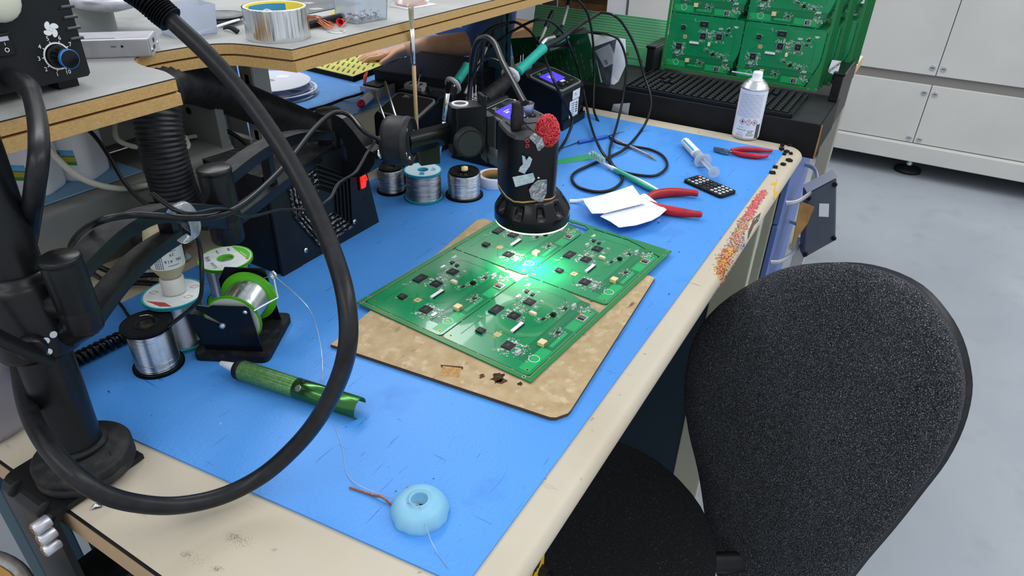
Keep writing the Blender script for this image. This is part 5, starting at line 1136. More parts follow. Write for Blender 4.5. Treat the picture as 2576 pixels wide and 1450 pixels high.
# ------------------------------------------------------------ soldering stations and irons
GRYT=mat('station_grey_trim','#8d9196',.4,metal=.3); GLS=mat('station_gloss_panel','#202226',.15,coat=.4); NAVY=mat('station_navy_black','#0d1018',.38,col2='#12151d',ns=20)
SCR=mat('violet_screen','#4a3cf0',.3,emit=.9); STK=mat('sticker_white','#e3e8ee',.6); INKB=mat('ink_black','#202329',.6); SILV=mat('silver_tray','#b9bcc0',.35,metal=.5)
def station(M,label,w=.108,d=.15,screen=True,logo=True,stickers=False,hf=.083,hb=.112):
    th=thing('soldering_station',label,'soldering station',M=M)
    # side profile along y, extruded in x
    prof=[(0,0),(d,0),(d,hb*.86),(d-.012,hb),(d*.62,hb*.985),(d*.60,hb*.93),(.006,hf),(0,hf-.006)]
    m=MB(); vs=[(x,y,z) for x in (-w/2,w/2) for y,z in prof]; n=len(prof)
    m.add(vs,[(k,n+k,n+(k+1)%n,(k+1)%n) for k in range(n)]+[tuple(range(n)),tuple(range(2*n-1,n-1,-1))],NAVY); m.build('body',th,bevel=.0025)
    m=MB(); m.box((w+.006,d+.012,.018),NAVY,(0,d/2,.009)); m.box((.018,.06,.012),BLK,(w/2-.004,.03,.022)); m.build('base',th,bevel=.002)
    sl=math.atan2(hb*.93-hf,d*.60-.006); P=mtx((0,.006,hf),(sl,0,0)); Lp=(d*.60-.006)/math.cos(sl)
    m=MB(); m.prism(rrect(w*.96,Lp,.010,3,0,Lp/2),0,.0030,GRYT,P); m.prism(rrect(w*.88,Lp*.93,.008,3,0,Lp/2),.003,.0036,GLS,P); m.build('console',th)
    if logo:
        m=MB(); m.text('JBC',.011,mat('logo_grey','#9a9da2',.5),P@mtx((-w*.18,Lp*.86,.0037)),.0001); m.build('logo',th,label='grey lettering JBC')
    if screen:
        m=MB(); m.prism(rrect(w*.56,Lp*.42,.003,2,-.004,Lp*.58),.0036,.0039,SCR,P); m.box((.012,.004,.0002),WHT2,(-.012,Lp*.60,.0041),M=P); m.box((.02,.002,.0002),WHT2,(-.008,Lp*.66,.0041),M=P); m.build('screen',th,label='glowing violet screen')
        for k in range(3):
            m=MB(); m.box((.018,.013,.003),BLKD,((k-1)*.021,Lp*.16+.003*abs(k-1),.005),M=P); m.box((.004,.0008,.0002),WHT2,((k-1)*.021,Lp*.16,.0066),M=P); m.build('button',th,bevel=.0008)
        m=MB(); m.box((.018,.007,.0006),STK,(.0,Lp*.30,.0042),M=P); m.build('paper_dot',th)
    if stickers:
        F=frame((0,0,.0),(0,-1,0),(1,0,0)); m=MB(); m.box((.036,.020,.0004),STK,(.012,hf*.80,.0003),M=F); m.text('TR',.008,mat('sticker_blue','#2f6ea5',.6),F@mtx((.008,hf*.80,.0006)),.0001); m.build('name_sticker',th)
        m=MB(); m.box((.044,.040,.0004),STK,(.004,hf*.42,.0003),M=F)
        for k in range(6): m.box((.016-.002*(k%3),.0016,.0003),mat('sticker_blue','#2f6ea5',.6),(-.002,hf*.42+.014-.005*k,.0006),M=F)
        for k in range(5): m.box((.010,.0022,.0003),INKB,(.016,hf*.42+.012-.005*k,.0006),M=F)
        m.build('test_sticker',th,label='white test sticker with blue and black print')
    # tip tray and rest
    T=mtx((-w*.22,d*.80,hb-.001),(R(8),0,R(4)))
    m=MB(); m.prism([(-.021,-.013),(.021,-.013),(.024,.002),(.016,.013),(-.016,.013),(-.024,.002)],0,.010,SILV,T)
    for x in (-.011,.0,.011): m.cyl(.0034,.0003,BLK,T@mtx((x,.002,.010)),14); m.box((.0025,.010,.0003),BLK,(x,-.005,.0101),M=T)
    m.build('tip_tray',th,bevel=.001)
    for x in (-.011,.002):
        m=MB(); a=T@Vector((x,.002,.008)); m.cylp(a,a+Vector((.006,.003,.022)),.0011,STEEL,8); m.cylp(a+Vector((.006,.003,.022)),a+Vector((.009,.004,.034)),.0007,BLKD,8); m.build('spare_tip',th)
    return th
SC_=station(mtx((1.392,.652,.7502)),'rear soldering station with violet screen and white stickers on its front',stickers=True)
SB_=station(mtx((1.12,.600,.7502)),'middle soldering station with papers and a wire wool cup on its console',screen=True)
SA_=station(mtx((1.0,.845,.7502),(0,0,R(-90))),'left soldering station lettered on a dusty console behind the focus block',screen=False,d=.13,w=.10)
pa=at(1262,262,z=.85); m=MB(); m.box((.03,.024,.0006),WHT2,(0,0,0),M=mtx(at(1252,256,z=.8540),(R(17),0,.1))); m.box((.018,.03,.0006),WHT2,(0,0,.0005),M=mtx(at(1300,262,z=.8465),(R(17),0,-.2))); o=m.build('paper_slips'); tag(o,'white paper slips lying on the middle station console','paper'); recenter(o,at(1270,262,z=.850))
th=thing('wire_wool_cup','small metal cup of tip cleaning wool standing on the middle station','cup',(1.142,.636,.8425))
m=MB(); m.lathe([(.013,0),(.0165,.001),(.0175,.020),(.0165,.0205),(.0155,.003),(0,.003)],mat('cup_steel','#8e95b5',.25,metal=.7),None,28); m.build('cup',th)
m=MB(); rr=random.Random(4)
for k in range(60):
    a=rr.uniform(0,6.28); b=a+rr.uniform(1,2.5); r=rr.uniform(.004,.0145); m.tube([(r*math.cos(a),r*math.sin(a),.018),(r*.6*math.cos((a+b)/2),r*.6*math.sin((a+b)/2),.023),(r*math.cos(b),r*math.sin(b),.018)],.0006,mat('brass_wool','#6f5f40',.5,metal=.6),4,3)
m.build('wire_wool',th,stuff=True)
def iron(name,label,collar,g0,g1,sl,cab,r=.0098,rest=None,gr=None):
    th=thing(name,label,'soldering iron',collar)
    ax=(g1-g0).normalized(); F=frame(g0,ax)
    m=MB(); L=(g1-g0).length; m.lathe([(0,0),(r*.95,0),(r*1.05,.003),(r*.92,L*.12),(r,L*.2),(r*.98,L*.8),(r*1.08,L*.9),(r*1.08,L*.97),(r*.8,L)],TEAL,F,24); m.build('grip',th,world=True,label='teal foam grip')
    m=MB(); m.tube([g1]+sl,lambda t:.0072-.0038*t,RUB,14,8); m.build('strain_sleeve',th,world=True)
    if cab: m=MB(); m.tube([sl[-1]]+cab,.0029,BC_,10,8); m.build('cable',th,world=True)
    m=MB(); m.cylp(g0,g0-ax*.028,.0042,STEEL,12,.0028); m.build('shank',th,world=True)
    return th,ax
yB=.715
g0,g1=at(1303,181,y=yB),at(1369,119,y=yB-.01)
iron('soldering_iron','teal gripped iron parked in the middle station, its cable looping far right',g0,g0,g1,[at(1410,98,y=yB-.015),at(1460,62,y=yB-.02),at(1512,31,y=yB-.03)],
 [at(1543,38,x=1.50),at(1570,64,x=1.505),at(1600,122,x=1.51),at(1620,190,x=1.505),at(1637,245,x=1.49),at(1633,288,x=1.47),at(1612,330,x=1.43),at(1575,372,z=.756),at(1540,392,z=.754),at(1485,415,z=.754),at(1447,434,z=.754),at(1439,453,z=.754),at(1458,472,z=.754),at(1499,483,z=.754),at(1537,478,z=.754),at(1563,459,z=.754),at(1561,440,z=.754),at(1542,418,z=.756),at(1510,375,z=.77),at(1488,321,x=1.37),at(1472,250,x=1.46),at(1458,185,x=1.48),at(1434,117,x=1.45),at(1417,84,y=.72),at(1385,54,y=.74),at(1350,50,y=.76),at(1303,71,y=.80),at(1249,106,y=.84),at(1215,135,y=.88)])
yA=.84
g0,g1=at(1149,206,y=yA),at(1177,164,y=yA)
iron('soldering_iron','teal gripped iron parked in the left station beside the blue post',g0,g0,g1,[at(1190,140,y=yA),at(1212,95,y=yA),at(1240,70,y=yA),at(1279,58,y=yA-.01)],
 [at(1303,58,y=.81),at(1341,87,y=.79),at(1368,141,y=.76),at(1390,196,y=.635),at(1417,253,y=.620),at(1436,291,y=.615),at(1439,312,y=.61),at(1423,353,z=.757),at(1401,385,z=.755),at(1384,412,z=.754),at(1376,440,z=.754)])
yC=.775
th=thing('hot_tweezers','hot tweezers with teal pad and chrome guard held over the rear station','tweezers',at(1440,90,y=yC))
m=MB(); a,b=at(1395,118,y=yC),at(1470,80,y=yC); m.tube([a,a.lerp(b,.4),b,at(1474,90,y=yC+.005)],lambda t:.0085+.004*math.sin(PI*t),BLK,14,6,flat=.7); m.build('body',th,world=True,bevel=0)
m=MB(); m.tube([at(1368,118,y=yC-.012),at(1400,106,y=yC-.014),at(1428,90,y=yC-.012)],.0065,TEAL,12,5,flat=.6); m.build('pad',th,world=True,label='teal pad')
m=MB(); m.tube([at(1362,112,y=yC-.004),at(1375,98,y=yC-.004),at(1394,92,y=yC-.004)],.0075,STEEL,12,5,flat=.5); m.tube([at(1385,125,y=yC-.006),at(1402,121,y=yC-.006),at(1424,117,y=yC-.006)],.005,STEEL,10,5,flat=.5); m.build('chrome_guard',th,world=True)
m=MB(); m.tube([at(1468,85,y=yC),at(1495,83,y=yC),at(1531,86,x=1.535)],lambda t:.0062-.003*t,RUB,10,5)
m.tube([at(1531,86,x=1.535),at(1556,100,x=1.52),at(1572,136,x=1.52),at(1576,177,x=1.51),at(1565,258,x=1.48),at(1550,321,x=1.40),at(1534,375,z=.757),at(1537,408,z=.754),at(1561,430,z=.754),at(1608,441,z=.754),at(1648,442,z=.754),at(1674,426,z=.754),at(1677,407,z=.754),at(1662,388,z=.754),at(1635,376,z=.754),at(1590,368,z=.755),at(1548,357,z=.760),at(1520,330,x=1.42),at(1496,285,x=1.46),at(1493,245,x=1.49),at(1495,190,x=1.52),at(1492,109,x=1.52),at(1484,54,x=1.51),at(1472,22,x=1.50),at(1448,-6,x=1.48)],.0027,BC_,10,8); m.build('cable',th,world=True)
def rest(th,c,n,foot,lab=None):
    m=MB(); F=frame(c,n); m.lathe([(.0125,-.004),(.0185,-.003),(.019,.003),(.0165,.006),(.0125,.006),(.0115,.0),(.0125,-.004)],mat('rest_white','#c9ccd0',.35),F@mtx((0,0,0),(0,0,0),(1.15,.95,1)),28); m.build('tool_rest_collar',th,world=True,label='pale oval collar')
    m=MB(); m.tube([c-n*.006,c-n*.025+Vector((0,0,-.004)),foot],lambda t:.013+.003*t,BLKD,14,6); m.build('tool_rest_neck',th,world=True)
def rest_at(th,px,py,y,n,foot): rest(th,at(px,py,y=y),n.normalized(),Vector(foot))
ax=(at(1369,119,y=yB-.01)-at(1303,181,y=yB)); rest_at(SB_,1284,190,yB,ax,(1.135,.725,.855))
ax=(at(1177,164,y=yA)-at(1149,206,y=yA)); rest_at(SA_,1139,215,yA,ax,(1.10,.845,.855))
for (p,q,y,nm) in (((1170,235),(1228,112),.86,SA_),((1352,120),(1377,60),.79,SC_),((1415,65),(1431,6),.80,SC_)):
    m=MB(); a,b=at(*p,y=y),at(*q,y=y); m.cylp(a,b,.0035,mat('rest_rod','#b5b3b1',.4),10); e=b+(b-a).normalized()*.03; m.cylp(b-(b-a).normalized()*.008,e,.0062,RUB,12,.005); m.tube([e,e+Vector((0,0,.006))],.003,BLK,6); 
    if nm is SC_: m.tube([a,a.lerp(Vector((1.40,.79,.86)),.6),Vector((1.40,.79,.85))],.004,BLK,8,4)
    m.build('cable_rod',nm,world=True,label='pale rod with black clip')
# camera leads
P=[at(1273,262,y=.43)+Vector((0,0,0)),at(1272,215,y=.45),at(1264,155,y=.49),at(1245,110,y=.53),at(1222,94,y=.56),at(1200,106,y=.59),at(1188,150,y=.61),at(1184,205,y=.62),at(1180,260,y=.62),at(1180,300,y=.60),at(1186,330,y=.57)]
cam_b=LC+Matrix.Rotation(R(-38),3,'Z')@Vector((-.020,-.009,.1275)); P[0]=cam_b+Vector((0,0,.034)); P[1]=P[0].lerp(P[2],.45)
cable('camera_cable','glossy black camera cable arching up from the camera and down behind the block',P,.0042,BC_)
cam_b2=LC+Matrix.Rotation(R(-38),3,'Z')@Vector((-.007,.012,.1275)); P=[cam_b2+Vector((0,0,.028)),at(1290,212,y=.50),at(1272,168,y=.52),at(1240,148,y=.55),at(1210,158,y=.58),at(1190,190,y=.60),at(1182,240,y=.60),at(1180,300,y=.59)]
cable('camera_power_cable','thinner twin cable arching from the camera beside the camera cable',P,.0024,BC_,flat=.5)
rr=random.Random(12); 
for k in range(7):
    a=at(1185+rr.uniform(-8,10)+5*k,170+rr.uniform(-20,30),y=.72+.01*k); b=at(1188+5*k,262,y=.73+.01*k); 
    cable('hanging_lead','thin black lead hanging in the bundle behind the focus block',[a+Vector((.01,0,.05)),a,b,Vector((b.x-.01,b.y,.757))],.0022,BC_,4)
    bpy.data.objects[-1] if False else None
for o in COL.objects:
    if o.name.startswith('hanging_lead'): o['group']='leads hanging in a bundle behind the focus block'
# ------------------------------------------------------------ brushes in their pot
pb=at(962,322,z=.7502); pb=Vector((.948,.775,.7502))
th=thing('brush_pot','open black plastic tray holding brushes behind the swivel drum','tray',pb)
m=MB()
for (a,b) in (((-.04,-.03,0),(.04,.03,.003)),((-.04,-.03,0),(.04,-.027,.045)),((-.04,.027,0),(.04,.03,.045)),((-.04,-.03,0),(-.037,.03,.045)),((.037,-.03,0),(.04,.03,.045))): m.bx(a,b,BLK)
m.build('tray',th,bevel=.001)
WOODH=mat('pale_wood_handle','#c9ab7c',.55,col2='#bd9d6c',ns=40); BRS=mat('cream_bristle','#d9d0b0',.8,bump=1,bs=900); BRD=mat('dark_bristle','#6f6347',.9,bump=1,bs=900)
def brush(label,base,ft,tip,rh,hm,bm,fl=.34,bl=.2,rf=None,feruled=True,band=None):
    th=thing('paint_brush',label,'brush',base); L=(tip-base).length; d=(tip-base).normalized(); rf=rf or rh*1.05
    F=frame(base,d); t1=1-fl-bl
    m=MB(); m.lathe([(0,0),(rh*.7,.001),(rh*.95,L*t1*.5),(rh,L*t1),(0,L*t1)],hm,F,16); m.build('handle',th,world=True)
    m=MB(); m.lathe([(0,L*t1-.001),(rh*1.05,L*t1-.001),(rh*1.1,L*t1+.003),(rh*1.02,L*t1+.005),(rh*1.1,L*t1+.008),(rf,L*(t1+fl)),(rf*.9,L*(t1+fl)),(0,L*(t1+fl))],STEEL,F,18); m.build('ferrule',th,world=True)
    m=MB(); rr=random.Random(int(L*1e5)); e0=base+d*(L*(t1+fl)-.001)
    for k in range(60):
        a=rr.uniform(0,6.28); q=rr.uniform(0,1)**.5; o=F.to_3x3()@Vector((math.cos(a)*q*rf*.85,math.sin(a)*q*rf*.85,0)); m.cylp(e0+o,e0+o*1.35+d*(L*bl*rr.uniform(.85,1.02)),.0006,bm,5,.0003)
    m.build('bristles',th,world=True)
    if band: m=MB(); m.lathe([(rh*1.3,L*band),(rh*1.3,L*band+.014)],BLUEP,F,12); m.build('blue_band',th,world=True)
brush('tall paintbrush with pale wooden handle and cream bristles standing before the shelf',Vector((.975,.77,.7535)),None,at(1033,14,y=.735),.0036,WOODH,BRS,.20,.12,.0042)
brush('thin metal brush with ragged bristles leaning left in the black tray',Vector((.95,.785,.7535)),None,at(943,232,y=.81),.0018,ALU,BRD,.5,.12,.0018)
brush('short fine brush with blue collar standing in the black tray',Vector((.952,.765,.7535)),None,at(967,203,y=.80),.0018,ALU,BRD,.5,.14,.0022,band=.30)
brush('flat silver handled brush with black tip standing behind the focus block',Vector((1.0,.745,.7503)),None,at(1130,204,y=.70),.0040,STEEL,BLK,.3,.12,.0045)
# ------------------------------------------------------------ pink eraser on a dark case
th=thing('dark_tool_case','small dark case lying on the mat behind the focus block','case',at(1235,398,z=.7502)); p=at(1238,392,z=.765); m=MB(); m.box((.07,.045,.022),NAVY,(p.x+.02,p.y+.02,.7612),(0,0,-.2)); m.build('case',th,world=True,bevel=.002)
th=thing('pink_eraser','pink rubber block resting on the dark case behind the focus block','eraser',(p.x+.01,p.y+.01,.7722)); m=MB(); m.box((.034,.018,.009),mat('pink_rubber','#b9736a',.7),(p.x+.010,p.y+.008,.7769),(0,0,-.5)); m.build('block',th,world=True,bevel=.0015)
# ------------------------------------------------------------ tools and bits on the right half of the mat
Z0=.7502
# tissues
def sheet(name,label,pts,z,mt,th_=.0006,wob=.0012,seed=1):
    P=[at(a,b,z=z) for a,b in pts]; c=sum(P,Vector())/len(P); rr=random.Random(seed); m=MB(); n=len(P); rings=[1,.8,.6,.4,.2]; vs=[];fs=[]
    for q,s in enumerate(rings):
        for k,p in enumerate(P): vs.append(c+(p-c)*s+Vector((0,0,wob*abs(math.sin(k*1.7+q*1.3+seed)))))
    vs.append(c+Vector((0,0,wob)))
    for q in range(len(rings)-1):
        for k in range(n): fs.append((q*n+k,q*n+(k+1)%n,(q+1)*n+(k+1)%n,(q+1)*n+k))
    q=len(rings)-1
    for k in range(n): fs.append((q*n+k,q*n+(k+1)%n,len(vs)-1))
    m.add(vs,fs,mt,sm=True); nb=[v-Vector((0,0,th_)) for v in vs[:n]]; m.add(vs[:n]+nb,[(k,n+k,n+(k+1)%n,(k+1)%n) for k in range(n)],mt)
    o=m.build(name); tag(o,label,'tissue'); recenter(o,(c.x,c.y,z)); return o
TIS=mat('tissue_white','#e3e8f2',.9,bump=.5,bs=200)
sheet('tissue','torn white tissue lying over the jaws of the red pliers, lower of two',[(1510,546),(1530,532),(1560,520),(1590,500),(1620,488),(1627,491),(1655,512),(1677,529),(1660,543),(1640,556),(1600,567),(1557,574),(1535,558)],.764,TIS,seed=2)
sheet('tissue','torn white tissue lying on top of the other, nearest the camera',[(1466,502),(1490,497),(1518,491),(1560,478),(1591,467),(1606,488),(1622,512),(1575,524),(1520,537),(1489,539),(1472,513)],.7685,TIS,seed=5)
th=thing('rolled_tissue','narrow rolled strip of white tissue pointing at the camera','tissue',at(1450,508,z=Z0)); m=MB(); m.tube([at(1433,506,z=.7535),at(1452,506,z=.7545),at(1470,504,z=.7600),at(1485,508,z=.766)],.0036,TIS,8,4,flat=.5); m.build('strip',th,world=True)
# red handled pliers
def pliers(name,label,piv,tip,h1,h2,r,jl,sm_=False,tips=None):
    th=thing(name,label,'pliers',piv); MT=mat('tool_steel','#6d7176',.3,metal=.85,col2='#8b8f93',ns=60)
    d=(tip-piv).normalized(); s=Vector((-d.y,d.x,0)); F=Matrix(((d.x,s.x,0,piv.x),(d.y,s.y,0,piv.y),(0,0,1,piv.z),(0,0,0,1))); L=(tip-piv).length
    m=MB(); m.prism([(-L*.45,-L*.16),(0,-L*.26),(L*.35,-L*.24),(L*.8,-L*.17),(L,-L*.02),(L,L*.02),(L*.8,L*.17),(L*.35,L*.24),(0,L*.26),(-L*.45,L*.16)],-.0035,.0035,MT,F); m.cyl(L*.13,.0012,STEEL,F@mtx((0,0,.0035)),18); m.build('jaws',th,world=True,bevel=.001)
    for h in (h1,h2):
        m=MB(); m.tube([piv-d*L*.2]+h[:1],r*.55,MT,8,4,flat=.5,up=(0,0,1)); m.build('tang',th,world=True)
        m=MB(); m.tube(h,lambda t:r*(.75+.35*math.sin(PI*min(1,t*1.25)))*(1 if t<.97 else .75),RED,14,8,flat=.8,up=(0,0,1)); m.build('handle',th,world=True,label='red dipped handle')
    return th
z=.759
pliers('red_handled_pliers','large pliers with dark red handles, jaws hidden under the tissues',at(1600,505,z=z),at(1560,502,z=z),[at(1625,500,z=z),at(1650,489,z=z),at(1690,484,z=z),at(1735,485,z=z),at(1757,488,z=z)],[at(1630,512,z=z),at(1665,526,z=z),at(1700,533,z=z),at(1740,538,z=z),at(1766,540,z=z)],.0078,.03)
z=.756
pliers('side_cutters','small side cutters with bright red handles near the far corner',at(1822,381,z=z),at(1794,374,z=z),[at(1838,379,z=z),at(1860,376,z=z),at(1890,376,z=z),at(1920,379,z=z),at(1943,380,z=z)],[at(1842,383,z=z),at(1865,389,z=z),at(1895,393,z=z),at(1918,394,z=z),at(1932,392,z=z)],.0052,.02)
# remote control
def remote():
    A,Bq,C,D=at(1719,455,z=Z0+.004),at(1757,441,z=Z0+.004),at(1853,482,z=Z0+.004),at(1814,496,z=Z0+.004)
    X=(C-Bq).normalized(); L=(C-Bq).length; W=(Bq-A).length; c=(A+Bq+C+D)/4; Yv=Vector((-X.y,X.x,0)); 
    M=Matrix(((X.x,Yv.x,0,c.x),(X.y,Yv.y,0,c.y),(0,0,1,Z0),(0,0,0,1))); W=.044
    th=thing('remote_control','small black card remote control with rows of white buttons','remote control',M=M)
    m=MB(); m.prism(rrect(L,W,.006,4),0,.0055,BLKD); m.build('case',th,bevel=.0012)
    rr=random.Random(1); LG=mat('button_grey','#c4c8ce',.5)
    k=0
    for i in range(9):
        for j in range(4):
            x=-L/2+.009+i*(L-.018)/8; y=-W/2+.007+j*(W-.014)/3
            if i in (4,) and j in (0,3): continue
            mt=LG if (i in (1,2,6,7,8)) else BLKG
            if i==0: mt=[mat('button_green','#5fa57a',.5),BLKG,BLKG,mat('button_orange','#e08a5a',.5)][j]
            m=MB(); m.cyl(.0032,.0011,mt,mtx((x,y,.0055)),16,bev=.0003); m.box((.0016,.0005,.0002),INKB if mt is LG else WHT2,(x,y,.0067)); m.build('button',th)
remote()
# syringe
def syringe(name,label,a,b,c,col,cat='syringe',r=.0095,capcol=None,strip=None):
    th=thing(name,label,cat,a); d=(b-a).normalized(); L=(b-a).length; F=frame(a,d); L2=(c-b).length
    m=MB(); m.lathe([(0,-.010),(.0012,-.010),(.0016,-.002),(r*.8,0),(r,.003),(r,L),(r*.88,L),(r*.88,.006)],FROST,F,28)
    m.prism(rrect(r*3.6,r*2.6,r*1.1,5),L-.001,L+.0012,FROST,F); m.build('barrel',th,world=True)
    m=MB(); m.lathe([(r*1.01,.006),(r*1.01,L*.72)],mat('syringe_label','#dfe6ea',.6),F,28); 
    if strip:
        m.lathe([(r*1.03,.010),(r*1.03,L*.66)],strip,F,3,a0=strip_a,a1=strip_a+22)
    for k in range(9):
        for j in range(3): m.box((.0004,.0022,.0012),INKB,(0,0,0),M=F@Matrix.Rotation(R(strip_a+40+18*j),4,'Z')@mtx((r*1.02,0,.012+k*L*.06)))
    m.build('printed_label',th,world=True)
    m=MB(); e=b+d*L2; 
    for q in (0,PI/2): m.box((r*1.3,.0012,L2+L*.25),FROST,(0,0,L+L2/2-L*.12),(0,0,q),M=F)
    m.cyl(r*1.15,.0014,FROST,F@mtx((0,0,L+L2)),24); m.build('plunger',th,world=True)
    if capcol: m=MB(); m.lathe([(0,-.014),(.003,-.014),(r*.7,-.004),(r*.95,.0),(r*1.02,.004)],capcol,F,20); m.build('tip_cap',th,world=True)
strip_a=120
syringe('paste_syringe','clear syringe with a blue striped label lying beside the remote control',at(1722,356,z=.7605),at(1768,404,z=.7640),at(1783,438,z=.762),None,strip=mat('label_cyan','#2f9fc4',.5))
# toothbrush
def toothbrush():
    th=thing('toothbrush','green and white toothbrush lying between the cable loops','toothbrush',at(1560,430,z=Z0)); z=.757
    W=mat('toothbrush_white','#e6eaee',.35); G=mat('toothbrush_green','#3dac8a',.4)
    m=MB(); m.tube([at(1484,388,z=z+.003),at(1495,397,z=z+.003),at(1510,407,z=z+.002),at(1528,417,z=z),at(1545,426,z=z),at(1580,444,z=z),at(1620,462,z=z),at(1662,484,z=z)],lambda t:.0036 if t<.22 else (.0026 if t<.42 else .0030+.0026*math.sin(PI*min(1,(t-.42)/.62))),W,12,8,flat=.75,up=(0,0,1)); m.build('handle',th,world=True)
    m=MB(); m.tube([at(1543,427,z=z+.0012),at(1556,431,z=z+.0016),at(1590,449,z=z+.0016),at(1625,469,z=z+.0010),at(1652,481,z=z+.0005)],lambda t:.0022+.0030*math.sin(PI*t)**.6,G,10,6,flat=.8,up=(0,0,1)); m.build('grip_pad',th,world=True,label='green grip pad')
    m=MB(); rr=random.Random(2)
    a=at(1489,392,z=z+.005); b=at(1518,410,z=z+.004); d=(b-a); s=Vector((-d.y,d.x,0)).normalized()
    for i in range(9):
        for j in range(3):
            p=a+d*(i/8)+s*((j-1)*.0028)
            for k in range(5): q=p+Vector((rr.uniform(-.001,.001),rr.uniform(-.001,.001),0)); m.cylp(q,q+Vector((rr.uniform(-.0015,.001),rr.uniform(-.001,.0015),.010)),.0005,rr.choice((W,mat('mint_bristle','#6fbd9c',.6),mat('pale_mint','#b9dccb',.6))),4)
    m.build('bristles',th,world=True)
toothbrush()
th=thing('green_tape_strip','strip of green masking tape lying on the mat behind the camera','tape',at(1440,400,z=Z0)); m=MB(); P=[at(a,b,z=.7506) for a,b in ((1398,403),(1476,388),(1500,396),(1490,401),(1401,414))]; m.prism([(p.x,p.y) for p in P][::-1],.7503,.7508,mat('green_tape','#2c9c63',.5)); m.build('tape',th,world=True)
th=thing('blue_probe','slim blue handled steel probe lying on the mat left of the cable loops','probe',at(1490,350,z=Z0))
m=MB(); a,b=at(1455,358,z=.7545),at(1528,343,z=.7545); m.cylp(a,b,.0038,BLUEP,12,bev=.0006); m.build('handle',th,world=True); m=MB(); m.cylp(a,at(1408,375,z=.7520),.0012,BLKD,8,.0005); m.cylp(b,at(1571,330,z=.7525),.0012,BLKD,8,.0004); m.build('steel_points',th,world=True)
th=thing('clear_pen','clear plastic ballpoint pen lying inside the far cable loop','pen',at(1600,375,z=Z0))
m=MB(); a,b=at(1548,351,z=.7545),at(1634,392,z=.7545); m.cylp(a,b,.0036,CLEAR,6); m.build('barrel',th,world=True); m=MB(); m.cylp(a,b,.0012,mat('ink_tube','#6f7f9c',.4),8); m.build('refill',th,world=True); m=MB(); m.cylp(b,at(1651,404,z=.7520),.0026,mat('brass_tip','#b58f4c',.35,metal=.8),10,.0006); m.build('tip',th,world=True)
m=MB(); m.cylp(a,a+(a-b).normalized()*.006,.0036,BLUEP,8); m.build('end_plug',th,world=True)
